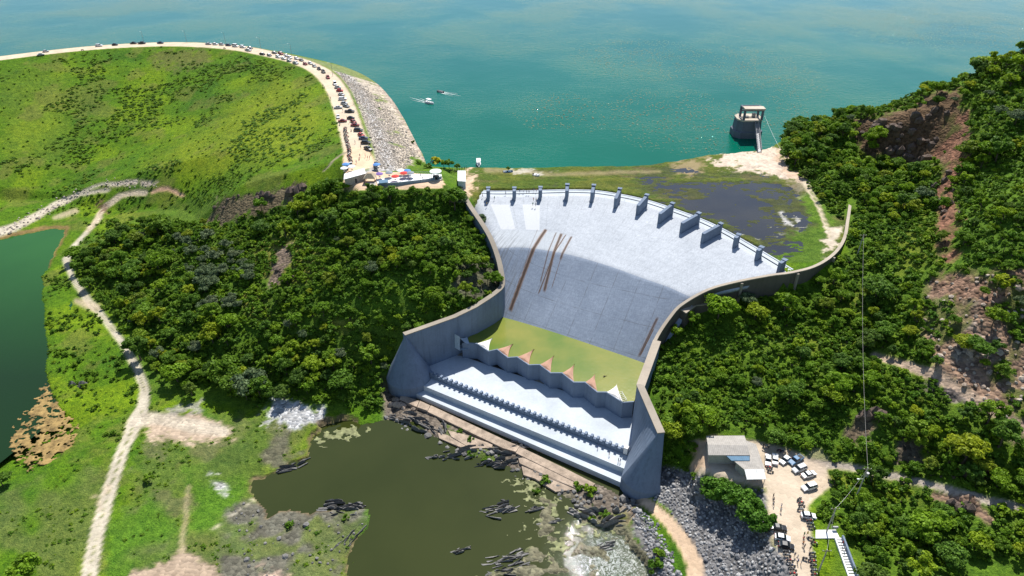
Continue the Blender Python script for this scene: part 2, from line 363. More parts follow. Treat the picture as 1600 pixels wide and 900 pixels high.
# flattened parking ground
park = [(1185,690),(1240,705),(1290,728),(1300,760),(1262,790),(1268,830),(1278,960),(1240,960),(1225,880),(1198,830),(1195,765),(1090,740),(1095,690),(1110,680)]
PKx, PKy = PIX(GX, GY, ZPK); pk = smooth(0.5 - sdf(PKx, PKy, park) / 24) * (GY < 190)
Z0 = Z0 * (1 - pk) + ZPK * pk
# carve the ground out under the spillway
foot = [(p.x, p.y) for p in WL] + []
coneL = (WL[-1].x - 8, WL[-1].y - 3)
EFL, EFR = W(615, 604, Z2), W(985, 768, Z2)
ZWL = [(p.x, p.y) for p in WL]; ZWR = [(p.x, p.y) for p in WR]
up_line = [(p.x + (p.y - 190) * -.0 , p.y) for p in T_[::-1]]; _c = (35.0, 150.0); up_line = [(x + (x - _c[0]) / math.hypot(x - _c[0], y - _c[1]) * 4.6, y + (y - _c[1]) / math.hypot(x - _c[0], y - _c[1]) * 4.6) for x, y in up_line]
footp = ZWL[1:] + [(EFL.x, EFL.y), (EFR.x, EFR.y)] + ZWR[5:][::-1] + up_line[1:-1]
fc = sdf(GX, GY, footp) < 0.95
SP = [(p.x, p.y, p.z) for p in Tr[::6] + Mr[::6] + Br[::10]] + [(p.x, p.y, ZP - 3) for p in (PFL, PFR, PFL.lerp(PFR, .5), PBL.lerp(PFL, .5), PBR.lerp(PFR, .5))] + [(EFL.x, EFL.y, -36), (EFR.x, EFR.y, -36), ((EFL.x + EFR.x) / 2, (EFL.y + EFR.y) / 2, -36), (PFL.x - 3, PFL.y - 6, -33), (PFR.x - 3, PFR.y - 6, -33)]
fit2 = tps_fit(np.array(SP), 10)
Z0[fc] = np.minimum(Z0[fc], tps_eval(fit2, GX[fc], GY[fc]) - 3.5)
print('terrain', Z0.shape)
ZT = Z0
def zt(x, y): return float(bil(np.array([x]), np.array([y]), xs, ys, ZT)[0])
def zta(x, y): return bil(x, y, xs, ys, ZT)
def hit(px, py, off=0.0):            # where the ray through a pixel first meets the ground
    tx = (px - 800.0) / FPX; ty = (py - 450.0) / FPX
    d = np.arange(120, 900, 0.5); X = d * tx; Y = d * (CT - ty * ST); Z = CAMZ - d * (ST + ty * CT)
    g = bil(X, Y, xs, ys, ZT); k = int(np.argmax(Z < g)); return Vector((X[k], Y[k], g[k] + off))
# ---- ground cover: colour and character per vertex, following the plots, tracks and rock of the place
Px, Py = PIX(GX, GY, ZT)
wx = Px + 26 * fbm(GX, GY, 20, 5, 51, .68); wy = Py + 15 * fbm(GX, GY, 20, 5, 52, .68); nhf = fbm(GX, GY, 3.2, 4, 55, .75)
C = np.zeros(GX.shape + (3,)); C[:] = (0.084, 0.180, 0.008)
K = np.zeros(GX.shape + (3,)); K[..., 1] = 1.0      # x rock, y grass, z wet
def paint(mask, col, k):
    global C, K
    m = np.clip(mask, 0, 1)[..., None]; C = C * (1 - m) + np.array(col) * m; K = K * (1 - m) + np.array(k) * m
wx2 = Px + 4 * fbm(GX, GY, 8, 4, 53, .6); wy2 = Py + 3 * fbm(GX, GY, 8, 4, 54, .6)
def blob(poly, soft=5, crisp=False):
    s_ = sdf(wx2 if crisp else wx, wy2 if crisp else wy, poly); return smooth(0.5 - (s_ + nhf * (3 if crisp else 16)) / (soft if crisp else soft * .8 + 2))
def track(pts, hw, soft=3, rag=1.0):
    ws = [p[2] if len(p) > 2 else hw for p in pts]
    return smooth(0.5 - seg_dist(Px * (1 - rag) + wx2 * rag, Py * (1 - rag) + wy2 * rag, pts, ws) / soft)
n_a = fbm(GX, GY, 22, 5, 61); n_b = fbm(GX, GY, 7, 4, 62); n_c = fbm(GX, GY, 3, 3, 63)
G1, G2, G3 = (0.065, 0.160, 0.008), (0.155, 0.250, 0.008), (0.045, 0.130, 0.012)
TAN, PALE, RED, ROCK, BROWN = (0.42, 0.33, 0.22), (0.58, 0.52, 0.42), (0.36, 0.20, 0.115), (0.13, 0.13, 0.135), (0.16, 0.10, 0.055)
paint(smooth((n_a - .0) * 2.5) * .8, G2, (0, 1, 0)); paint(smooth((-n_a - .12) * 3) * .7, G3, (0, 1, 0))
yel = [(430,110),(500,170),(480,230),(330,270),(230,260),(330,200)]
paint(blob(yel, 60) * .6, (0.22, 0.27, 0.018), (0, 1, 0))
paint(blob([(0,120),(100,110),(120,200),(90,260),(0,280)], 60) * .35 , (0.17, 0.22, 0.03), (0, 1, 0))
paint(smooth((fbm(GX, GY, 14, 4, 92) - .15) * 4) * .45 * (1 - flat), (0.17, 0.17, 0.05), (.1, .9, 0))
paint(blob([(242,78),(320,78),(318,105),(245,108)], 14) * .7, (0.13, 0.125, 0.05), (0.2, .7, 0))
# hill under the wood
hillL = [(115,400),(230,330),(330,300),(700,285),(780,400),(790,460),(620,540),(615,625),(420,650),(235,610),(200,520)]
hillR = [(1195,225),(1600,90),(2200,90),(2200,1200),(1300,960),(1290,790),(1180,690),(1040,700),(1010,570),(1070,480),(1300,425),(1325,370)]
paint(blob(hillL, 14) * .75, (0.085, 0.165, 0.018), (.1, .9, 0)); paint(blob(hillR, 14) * .7, (0.095, 0.175, 0.018), (.1, .9, 0))
for poly in ([(410,370),(500,370),(520,430),(440,450),(390,420)], [(385,460),(420,455),(425,500),(385,500)], [(500,500),(560,500),(540,525)]): paint(blob(poly, 16) * .85, (0.20, 0.21, 0.045), (.2, .9, 0))
for poly in ([(1400,430),(1500,400),(1440,330),(1400,380)], [(1290,440),(1345,450),(1340,500),(1300,480)], [(1230,520),(1330,500),(1340,560),(1240,550)], [(1290,730),(1400,735),(1440,790),(1330,780),(1300,760)]): paint(blob(poly, 20) * .85, (0.15, 0.20, 0.022), (0, 1, 0))
# cliffs and scarps
paint(blob([(1335,185),(1420,165),(1500,135),(1512,180),(1500,250),(1450,262),(1350,240)], 12) * .95, (0.12, 0.07, 0.045), (1, 0, 0))
paint(blob([(1478,180),(1512,170),(1500,260),(1492,300),(1510,345),(1490,375),(1505,400),(1490,412),(1462,405),(1468,330),(1462,260)], 10), (0.19, 0.095, 0.06), (1, 0, 0))
paint(blob([(1478,180),(1512,170),(1500,260),(1492,300),(1510,345),(1490,375),(1505,400),(1490,412),(1462,405),(1468,330),(1462,260)], 10) * smooth((n_b - .1) * 3) * .7, (0.06, 0.10, 0.02), (.3, .7, 0))
paint(blob([(1445,440),(1520,425),(1600,430),(1800,430),(1800,640),(1600,640),(1560,650),(1500,610),(1450,560),(1430,500)], 14), (0.25, 0.165, 0.115), (1, 0, 0))
paint(blob([(1450,430),(1600,425),(1610,520),(1560,500),(1500,490),(1460,470)], 14) * .6, (0.17, 0.095, 0.065), (1, 0, 0))
paint(blob([(1450,470),(1520,480),(1560,560),(1480,560)], 18) * smooth(n_b * 3) * .8, (0.31, 0.27, 0.23), (1, 0, 0))
paint(blob([(1445,440),(1520,425),(1600,430),(1800,430),(1800,640),(1600,640),(1560,650),(1500,610),(1450,560),(1430,500)], 14) * smooth((fbm(GX, GY, 9, 4, 91) - .02) * 5) * .8, (0.10, 0.14, 0.03), (.2, .8, 0))
paint(track([(1365,555,5),(1420,572,7),(1480,598,9),(1530,628,10),(1580,660,9),(1620,680,9)], 8, 6), (0.36, 0.27, 0.20), (.6, 0, 0))
paint(blob([(1560,655),(1600,650),(1600,690),(1570,700)], 12), (0.27, 0.19, 0.15), (.8, 0, 0))
paint(blob([(1440,590),(1500,615),(1500,630),(1440,610)], 8) , (0.12, 0.10, 0.09), (1, 0, 0))
paint(track([(1262,722,7),(1320,730,6),(1400,744,6),(1470,762,6),(1540,782,7),(1620,800,8)], 7, 5), (0.34, 0.29, 0.24), (.4, 0, 0))
paint(track([(1460,775,6),(1520,785,8),(1545,815,7)], 6, 5) , (0.20, 0.13, 0.09), (1, 0, 0))
paint(blob([(1330,650),(1375,640),(1360,690),(1320,690)], 10) * .9, (0.14, 0.095, 0.075), (1, 0, 0))
paint(blob([(1400,690),(1445,690),(1440,730),(1400,725)], 10) * .9, (0.12, 0.085, 0.07), (1, 0, 0))
paint(blob([(1490,720),(1550,740),(1545,760),(1490,745)], 8) * .9, (0.16, 0.10, 0.07), (1, 0, 0))
paint(blob([(345,312),(400,305),(470,288),(472,318),(440,320),(360,345),(330,345)], 8) * .9, (0.14, 0.10, 0.07), (1, 0, 0))
paint(blob([(705,420),(790,400),(792,440),(745,470),(700,455)], 10) * .85, (0.10, 0.085, 0.07), (1, 0, 0))
paint(blob([(430,400),(455,385),(450,445),(425,450)], 8), (0.16, 0.12, 0.09), (1, 0, 0))
# lower left meadow: mixed brown-green grass, bare patches
low = [(240,640),(500,655),(420,760),(560,790),(560,960),(170,960),(190,800)]
paint(blob(low, 20) * (.4 + .5 * smooth(n_b * 3 + .4)), (0.125, 0.14, 0.06), (.25, .7, 0))
paint(blob([(-60,770),(60,750),(190,700),(150,960),(-60,960)], 20) * smooth(fbm(GX * .7 + GY * .7, (GX - GY) * .3, 12, 4, 66) * 3) * .55, (0.13, 0.14, 0.06), (.1, .8, 0))
for poly in ([(280,660),(330,640),(350,665),(330,745),(318,800),(300,770)], [(330,745),(380,735),(372,790),(300,850),(290,800)], [(290,820),(380,810),(385,860),(300,870)], [(170,830),(230,760),(290,840),(280,960),(165,960)]): paint(blob(poly, 22) * smooth(n_a * 2 + .8), (0.085, 0.19, 0.018), (0, 1, 0))
paint(blob([(385,700),(500,640),(560,650),(480,700),(440,735),(380,735)], 18) * smooth(n_b * 3 + .2) * .8, (0.12, 0.11, 0.085), (.8, .2, 0))
paint(blob([(395,770),(570,785),(575,830),(540,880),(540,960),(330,960),(350,800)], 18) * smooth(n_b * 2.5 + .55), (0.125, 0.12, 0.11), (.95, .1, 0)); paint(blob([(395,770),(570,785),(575,830),(540,880),(540,960),(330,960),(350,800)], 18) * .45, (0.13, 0.125, 0.085), (.6, .4, 0))
paint(blob([(418,628),(500,632),(505,660),(450,667),(415,660)], 6), (0.42, 0.42, 0.42), (.9, 0, 0))
paint(blob([(218,655),(300,645),(365,668),(362,685),(300,690),(230,680)], 8), (0.40, 0.31, 0.23), (.5, 0, 0))
paint(blob([(260,640),(320,625),(320,640),(260,650)], 8) * .8, (0.33, 0.31, 0.28), (.6, 0, 0))
paint(blob([(200,900),(290,865),(330,890),(340,960),(180,960)], 12), (0.34, 0.26, 0.19), (.5, 0, 0)); paint(blob([(395,885),(440,882),(460,960),(390,960)], 8), (0.40, 0.30, 0.23), (.5, 0, 0))
paint(track([(295,760,3),(290,800,4),(285,860,5)], 4, 6) * .7, (0.36, 0.30, 0.19), (.3, .3, 0))
paint(track([(325,790,2),(400,780,2),(330,830,3)], 3, 5) * .5 * smooth(n_c * 3), PALE, (.5, 0, 0))
paint(blob([(330,740),(352,738),(350,765),(332,765)], 6) * smooth(n_c * 3 + .5), (.4, .4, .38), (1, 0, 0))
# lagoon rim, its orange algae bank
paint(smooth(1 - np.abs(sl - 1) / 4) * (PLx < 200) * (PLy < 420), (0.24, 0.16, 0.07), (.2, .3, 0))
paint(smooth(1 - np.abs(sr) / 5) * (ZT < -33) * (PRx < 560) * (PRx > 370), (0.15, 0.11, 0.06), (.5, 0, .3))
# dirt tracks of the lower left
paint(track([(40,350,4),(80,325,5),(120,305,4),(170,297,3)], 4, 5), (0.42, 0.37, 0.28), (.3, 0, 0))
paint(track([(-60,380,6),(0,362,7),(30,352,6),(55,335,4),(100,310,2.5),(160,288,2),(215,283,3)], 5, 5), (0.47, 0.42, 0.33), (.3, 0, 0))
paint(track([(170,290,2),(200,284,4),(245,288,4)], 4, 6) * smooth(n_c * 2 + 1), (0.45, 0.38, 0.31), (.8, 0, 0))
paint(track([(238,300,3),(262,294,4),(288,306,3)], 4, 5), (0.45, 0.28, 0.19), (.4, 0, 0))
paint(track([(225,300,5),(190,305,5),(165,322,5),(150,345,5),(135,365,4)], 5, 5), (0.47, 0.39, 0.28), (.4, 0, 0))
paint(blob([(145,310),(165,312),(165,330),(150,330)], 6) * .8, (0.16, 0.09, 0.06), (.5, 0, 0))
paint(track([(85,340,3),(118,330,5)], 4, 6) * .8, (0.42, 0.34, 0.24), (.4, 0, 0))
road = [(135,365,4),(115,385,5),(103,405,8),(112,435,6),(135,465,8),(165,500,7),(195,540,8),(215,575,9),(226,610,11),(222,640,13),(208,665,14),(190,710,13),(170,770,14),(152,830,15),(138,900,17),(120,980,18)]
RC = (0.46, 0.41, 0.32); road = [(x, y, w_ * .76) for x, y, w_ in road]
paint(track(road, 8, 4, .6), RC, (.25, 0, 0)); paint(track([(150,480,8),(120,470,4)], 6, 8) * .8, (0.44, 0.35, 0.26), (.3, 0, 0))
paint(track([(212,662,8),(235,652,9),(260,655,10),(300,665,12),(350,672,8)], 9, 8, 1) * .95, (0.44, 0.38, 0.30), (.5, 0, 0))
for seg in (road[3:9], road[9:]):
    paint(track([(x, y, w_ * .12) for x, y, w_ in seg], 1, 2.5, .5) * smooth(n_c * 3 + .9) * .8, (0.17, 0.20, 0.07), (0, .8, 0))
paint(track([(170,760,5),(160,800,4),(150,780,6)], 5, 8) * smooth(n_c * 2 + .3) * .7, (0.45, 0.36, 0.26), (.3, 0, 0))
# forebay shore, dry sand, twin track
fb = flat * (GY > 215) * (GY < 345)
wetf = fb * smooth((0.36 - ZT) / 0.2) * (1 - dryw)
paint(fb * .9, (0.085, 0.125, 0.022), (0, .9, 0)); paint(fb * smooth(marsh_n * 2.2 + .1) * .6, (0.15, 0.155, 0.03), (0, .8, 0)); paint(wetf * .85, (0.055, 0.065, 0.025), (.2, .4, .3))
paint(fb * smooth(fbm(GX, GY * 2.2, 9, 4, 77) * 3 - .6) * .5, (0.16, 0.12, 0.06), (0, .5, .2))
paint(fb * wet_in * (1 - dryw) * np.clip(1 - green_b, 0, 1) * smooth((P0x - 860) / 120) * (.62 + .3 * smooth(-marsh_n * 3)), (0.052, 0.060, 0.030), (.1, .6, .2))
paint(blob([(1200,392),(1230,370),(1290,350),(1310,375),(1290,410),(1230,425)], 14) * fb, (0.085, 0.16, 0.02), (0, 1, 0))
paint(blob([(1240,280),(1300,300),(1310,370),(1280,345),(1255,310)], 12) * fb, (0.10, 0.19, 0.02), (0, 1, 0))
paint(blob([(1035,255),(1090,243),(1100,262),(1080,276),(1045,272)], 12) * .85, (0.27, 0.20, 0.10), (0, 0, .6))
paint(track([(760,266,4),(800,268,3),(850,272,3),(1030,268,2)], 3, 6) * .7, (0.30, 0.24, 0.14), (0, .2, .3))
paint(blob([(795,267),(860,268),(850,276),(800,272)], 6) * .7, (0.5, 0.46, 0.4), (.3, 0, .2))
paint(blob([(1098,250),(1130,240),(1180,236),(1215,232),(1236,262),(1256,285),(1245,292),(1225,278),(1200,276),(1180,266),(1120,265)], 6), (0.56, 0.46, 0.37), (.35, 0, 0))
paint(blob([(1215,236),(1236,262),(1256,285),(1240,285),(1216,260)], 8) * .7, (0.52, 0.36, 0.25), (.3, 0, 0))
paint(blob([(1190,268),(1250,285),(1252,305),(1235,303),(1205,278)], 8) * .6, (0.33, 0.27, 0.22), (.4, .2, 0))
paint(track([(1256,285,3),(1268,305,2),(1283,335,2),(1296,372,2)], 2, 2.5, .4), (0.5, 0.42, 0.31), (.2, 0, 0)); paint(track([(1262,285,2),(1276,310,1.5),(1291,345,1.5),(1299,372,2)], 2, 2.5, .4) * .8, (0.5, 0.42, 0.31), (.2, 0, 0))
paint(blob([(1225,330),(1262,335),(1258,352),(1225,352)], 9) * smooth(n_c * 2 + .8) * fb, (0.42, 0.41, 0.40), (.3, 0, 0))
paint(blob([(1130,358),(1260,352),(1250,368),(1150,372)], 9) * smooth(n_c * 2) * fb * .8, (0.35, 0.35, 0.34), (.3, 0, 0))
paint(blob([(1305,348),(1322,350),(1312,385),(1296,395),(1298,370)], 4), (0.50, 0.43, 0.34), (.3, 0, 0))
paint(blob([(728,262),(748,266),(745,300),(730,305),(724,295)], 5), (0.54, 0.40, 0.28), (.3, 0, 0))
# earth dam: road, plaza, stone face
rw = (dc < HWR) & near
paint(np.where(near, smooth((HWR + .3 * n_c + .1 - dc) / 1.2), 0), (0.56, 0.46, 0.345), (.12, 0, 0))
pzm = np.where(GY > 240, smooth(0.5 - sdf(P9x, P9y, plaza) / 4), 0) * (ZT > 8)
paint(pzm, (0.62, 0.45, 0.31), (.12, 0, 0))
ups = np.where(near & (side > 0), smooth((dc - HWR) / 2), 0) * isdam * (ZT > -3) * (GY < 480)
paint(ups, (0.42, 0.36, 0.29), (1, 0, 0)); paint(ups * smooth((n_b - .25) * 3) * .8, (0.12, 0.19, 0.03), (.2, .8, 0)); paint(ups * smooth((1.6 - ZT) / 2) * .5, (0.30, 0.21, 0.16), (1, 0, 0))
paint(ups * np.exp(-((dc - 13) / 4) ** 2) * .8, (0.36, 0.36, 0.37), (1, 0, 0))
paint(np.where(near & (side > 0), smooth((dc - HWR) / 2), 0) * isdam * (GY >= 440) * .8, (0.13, 0.19, 0.04), (.3, .7, 0))
paint(blob([(640,268),(655,245),(690,258),(725,262),(722,290),(690,272)], 8), (0.10, 0.19, 0.02), (0, 1, 0))
paint(track([(505,268,1.2),(522,252,1.2),(543,236,1.5)], 1.3, 2), (0.30, 0.26, 0.18), (.3, 0, 0))
paint(track([(528,287,3),(552,296,4)], 3, 5), (0.45, 0.33, 0.22), (.2, 0, 0))
# parking ground, boulder slope, lower track
paint(blob(park, 6, True), (0.50, 0.41, 0.31), (.15, 0, 0))
paint(blob([(1262,700),(1300,715),(1290,750),(1262,735)], 10) * .5, (0.40, 0.32, 0.25), (.2, 0, 0)); paint(blob([(1275,752),(1305,757),(1290,772),(1270,775)], 6) * .8, (0.50, 0.40, 0.29), (.2, 0, 0))
paint(blob([(1080,690),(1110,690),(1112,740),(1090,742)], 6), (0.50, 0.36, 0.25), (.2, 0, 0))
rip = [(1018,735),(1030,728),(1075,735),(1100,745),(1195,770),(1205,850),(1235,880),(1245,960),(1098,960),(1085,860),(1050,800),(1018,775)]
paint(blob(rip, 5, True), (0.17, 0.165, 0.165), (1, 0, 0))
paint(blob([(985,790),(1015,800),(1045,860),(1060,900),(1055,960),(1035,960),(1010,860),(1000,830)], 6), (0.15, 0.145, 0.145), (1, 0, 0))
paint(blob([(900,770),(980,745),(1010,780),(1000,820),(960,830),(900,800)], 10) * .8, (0.20, 0.15, 0.11), (.8, .1, 0))
paint(blob([(820,745),(900,775),(960,790),(985,812),(900,818),(840,790)], 10) * smooth(n_b * 2 + .7), (0.10, 0.125, 0.03), (.5, .7, 0))
paint(track([(930,752,4),(975,765,6),(1010,785,8),(1045,815,10),(1070,850,12),(1085,880,13),(1092,960,16)], 8, 4, .6), (0.52, 0.38, 0.26), (.2, 0, 0))
paint(tm_ * (GY < 200), (0.15, 0.125, 0.10), (1, 0, 0)); paint(blob([(690,665),(780,705),(820,735),(760,725),(700,695)], 8) * smooth(n_b * 3) * .8, (0.09, 0.15, 0.02), (.2, .8, 0))
paint(np.where((sr < 8), 1, 0) * (ZT > ZR - .7) * sh, (0.16, 0.15, 0.10), (.8, .2, .3))
F_ = fc & (ZT < 30); paint(np.where(F_, 1, 0), (0.2, 0.18, 0.15), (.5, 0, 0))

hillm = (GX > 95) & (GX < 420) & (GY > 100) & (GY < 400) & (ZT > -19); ZT += np.where(hillm, K[..., 0], 0) * (1.6 * (np.abs(fbm(GX, GY, 8, 4, 95, .6)) - .2) * 2 + .9 * fbm(GX, GY, 2.6, 3, 96))
ZT += np.where((GY < 200) & (ZT < -33) & (sr > 2), K[..., 0], 0) * .5 * fbm(GX, GY, 2.4, 3, 97)
ny, nx = GX.shape
V = np.c_[GX.ravel(), GY.ravel(), ZT.ravel()]
idx = np.arange(nx * ny).reshape(ny, nx)
F = np.c_[idx[:-1, :-1].ravel(), idx[:-1, 1:].ravel(), idx[1:, 1:].ravel(), idx[1:, :-1].ravel()]
me = np_mesh('ground', V, F, smooth_=True)
for nm, arr in (('cov', C), ('kind', K)):
    at = me.color_attributes.new(nm, 'FLOAT_COLOR', 'POINT'); at.data.foreach_set('color', np.c_[arr.reshape(-1, 3), np.ones(nx * ny)].astype(np.float32).ravel())
q = NT('ground_cover'); P = q.geo()
ac = q.n('Attribute', attribute_name='cov').outputs['Color']; ak = q.n('Attribute', attribute_name='kind'); sep = q.n('SeparateColor'); q.l(ak.outputs['Color'], sep.inputs[0])
kr, kg, kw = sep.outputs[0], sep.outputs[1], sep.outputs[2]
n1 = q.noise(0.55, 6, P, .7); n2 = q.noise(0.16, 4, P); n3 = q.noise(2.2, 3, P, .7)
gv = q.mix(q.ramp(n1, .32, .68), (0.50, 0.62, 0.5), (1.45, 1.32, 1.1)); c1 = q.mix(kg, (1, 1, 1), gv); c = q.mix(1.0, ac, c1, 'MULTIPLY')
gv2 = q.mix(q.ramp(n3, .3, .7), (0.62, 0.66, 0.62), (1.35, 1.3, 1.3)); c = q.mix(q.math('MULTIPLY', kg, .8), c, q.mix(1.0, c, gv2, 'MULTIPLY'))
vor = q.n('TexVoronoi', feature='F1'); vor.inputs['Scale'].default_value = 0.85; q.l(P, vor.inputs['Vector'])
rv = q.mix(q.ramp(vor.outputs['Color'], .1, .9), (0.5, 0.5, 0.5), (1.5, 1.5, 1.5)); c = q.mix(kr, c, q.mix(1.0, c, rv, 'MULTIPLY'))
dv = q.mix(q.ramp(n2, .3, .7), (0.86, 0.85, 0.83), (1.1, 1.1, 1.1)); c = q.mix(1.0, c, dv, 'MULTIPLY')
q.set(c, q.math('SUBTRACT', 0.95, q.math('MULTIPLY', kw, .45)))
h = q.math('ADD', q.math('MULTIPLY', n3, q.math('ADD', q.math('MULTIPLY', kg, .7), .12)), q.math('MULTIPLY', q.math('SUBTRACT', 1.0, vor.outputs['Distance']), q.math('MULTIPLY', kr, .9)))
h = q.math('ADD', h, q.math('MULTIPLY', n1, q.math('ADD', q.math('MULTIPLY', kg, 1.2), .1))); q.bump(h, 0.7, 0.9)
q.b.inputs['Specular IOR Level'].default_value = 0.15
me.materials.append(q.m)
ground = bpy.data.objects.new('ground', me); link(ground); tag(ground, kind='structure')

# ---------------------------------------------------------------- waters
GUST = 5.0
def water_mat(name, c0, c1, nscale, rough, bumps, spec=0.5, extra=None):
    q = NT(name); P = q.geo(); f = q.ramp(q.noise(nscale, 4, P), .35, .65); col = q.mix(f, c0, c1)
    if extra: col = extra(q, P, col)
    q.set(col, rough); q.b.inputs['Specular IOR Level'].default_value = spec
    hsum = None
    for sc, amp, st_, rz in bumps:
        x = q.noise(sc, 3, q.mapping(P, (1, st_, 1), (0, 0, rz)), .6); x = q.math('MULTIPLY', x, amp); hsum = x if hsum is None else q.math('ADD', hsum, x)
    wv = q.n('TexNoise'); wv.inputs['Scale'].default_value = 0.012; wv.inputs['Detail'].default_value = 3; q.l(P, wv.inputs['Vector'])
    if name == 'lake_water':
        hsum = q.math('MULTIPLY', hsum, q.ramp(wv.outputs['Fac'], .30, .62))
        sx = q.n('SeparateXYZ'); q.l(P, sx.inputs[0]); tot = None       # gusts roughen the water in patches on the tower side
        for gx_, gy_, ra, rb in ((1060, 185, 45, 60), (1190, 110, 38, 70), (1010, 90, 60, 60), (1450, 40, 90, 90), (880, 175, 30, 40), (1240, 190, 22, 45)):
            c_ = W(gx_, gy_, 0); dx = q.math('MULTIPLY', q.math('SUBTRACT', sx.outputs[0], c_.x), 1 / ra); dy = q.math('MULTIPLY', q.math('SUBTRACT', sx.outputs[1], c_.y), 1 / rb)
            g_ = q.math('SUBTRACT', 1.0, q.math('SQRT', q.math('ADD', q.math('MULTIPLY', dx, dx), q.math('MULTIPLY', dy, dy))), clamp=True); tot = g_ if tot is None else q.math('MAXIMUM', tot, g_)
        gn = q.ramp(q.noise(.07, 5, P, .8), .46, .66); ch = q.math('POWER', q.ramp(q.noise(.8, 1, q.mapping(P, (1, .6, 1)), .5), .60, .82), 1.2)
        hsum = q.math('ADD', hsum, q.math('MULTIPLY', ch, q.math('MULTIPLY', q.math('MULTIPLY', q.math('POWER', tot, .6), gn), GUST)))
    if name == 'river_water':
        sx = q.n('SeparateXYZ'); q.l(P, sx.inputs[0]); s0 = W(975, 865, ZR)
        dx = q.math('SUBTRACT', sx.outputs[0], s0.x); dy = q.math('SUBTRACT', sx.outputs[1], s0.y); d = q.math('SQRT', q.math('ADD', q.math('MULTIPLY', dx, dx), q.math('MULTIPLY', dy, dy)))
        k = q.math('SUBTRACT', 1.0, q.ramp(d, 6, 18)); rf = q.math('ADD', q.math('MULTIPLY', q.noise(1.1, 5, P, .8), .30), q.math('MULTIPLY', q.noise(4.5, 3, P, .8), .09))
        hsum = q.math('ADD', q.math('MULTIPLY', hsum, .15), q.math('MULTIPLY', rf, q.math('MULTIPLY_ADD', k, .8, .002)))
    q.bump(hsum, 1.0, 1.0); return q.m
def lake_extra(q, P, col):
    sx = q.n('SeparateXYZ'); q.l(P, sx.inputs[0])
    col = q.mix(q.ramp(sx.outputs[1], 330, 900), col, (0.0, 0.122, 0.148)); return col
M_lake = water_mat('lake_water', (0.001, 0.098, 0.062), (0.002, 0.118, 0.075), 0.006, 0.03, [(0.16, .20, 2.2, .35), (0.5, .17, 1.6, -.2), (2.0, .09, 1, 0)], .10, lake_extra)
def sheet(name, poly, z, mat, nsub=0):
    me = bpy.data.meshes.new(name); me.from_pydata([(x, y, z) for x, y in poly], [], [tuple(range(len(poly)))]); me.materials.append(mat)
    o = bpy.data.objects.new(name, me); link(o); tag(o, kind='structure'); return o
lk = [(x, y) for x, y in cxy if y > 290][::-1]
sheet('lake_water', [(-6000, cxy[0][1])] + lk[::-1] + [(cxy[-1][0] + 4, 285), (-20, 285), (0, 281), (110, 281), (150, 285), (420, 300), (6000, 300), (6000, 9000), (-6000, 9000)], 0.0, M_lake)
mpoly = [W(x, y, .12) for x, y in [(762,274),(1000,268),(1100,256),(1215,244),(1300,345),(1300,400),(1232,424)]] ; tu = [(p.x - .5, p.y + 1.2) for p in T_[1:-1]][::-1]
M_marsh = water_mat('marsh_water', (0.018, 0.018, 0.020), (0.030, 0.028, 0.024), 0.05, 0.10, [(1.2, .05, 1, 0)], .5)
sheet('marsh_water', [(p.x, p.y) for p in mpoly] + tu, .12, M_marsh)
def river_extra(q, P, col):  # pale foam and sun glint painted into the water colour round one spot
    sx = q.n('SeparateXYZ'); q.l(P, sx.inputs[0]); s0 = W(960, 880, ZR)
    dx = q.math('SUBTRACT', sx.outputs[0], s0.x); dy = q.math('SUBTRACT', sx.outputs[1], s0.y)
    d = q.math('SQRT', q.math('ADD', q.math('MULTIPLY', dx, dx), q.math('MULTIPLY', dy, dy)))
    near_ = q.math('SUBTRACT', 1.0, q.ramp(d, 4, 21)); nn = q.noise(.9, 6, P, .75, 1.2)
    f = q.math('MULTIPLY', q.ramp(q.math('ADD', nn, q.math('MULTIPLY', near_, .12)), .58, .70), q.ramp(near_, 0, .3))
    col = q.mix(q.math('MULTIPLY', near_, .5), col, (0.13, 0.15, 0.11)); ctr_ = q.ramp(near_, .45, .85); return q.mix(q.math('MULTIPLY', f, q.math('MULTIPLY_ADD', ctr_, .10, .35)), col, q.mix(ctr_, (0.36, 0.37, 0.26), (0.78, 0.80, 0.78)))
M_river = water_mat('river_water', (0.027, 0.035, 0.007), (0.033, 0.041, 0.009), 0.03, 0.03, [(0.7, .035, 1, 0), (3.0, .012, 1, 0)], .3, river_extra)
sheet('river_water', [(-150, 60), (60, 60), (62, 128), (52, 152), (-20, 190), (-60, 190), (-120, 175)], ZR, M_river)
def lag_extra(q, P, col):
    sx = q.n('SeparateXYZ'); q.l(P, sx.inputs[0]); return q.mix(q.ramp(sx.outputs[1], 190, 290), (0.010, 0.030, 0.008), col)
M_lag = water_mat('lagoon_water', (0.020, 0.090, 0.012), (0.024, 0.102, 0.014), 0.03, 0.12, [(1.5, .03, 1, 0)], .2, lag_extra)
sheet('lagoon_water', [(-600, 120), (-170, 120), (-150, 178), (-168, 200), (-172, 260), (-180, 300), (-190, 330), (-600, 330)], ZL, M_lag)
M_pool = water_mat('basin_water', (0.105, 0.165, 0.024), (0.215, 0.215, 0.040), 0.045, 0.15, [(1.0, .03, 1, 0)], .4)
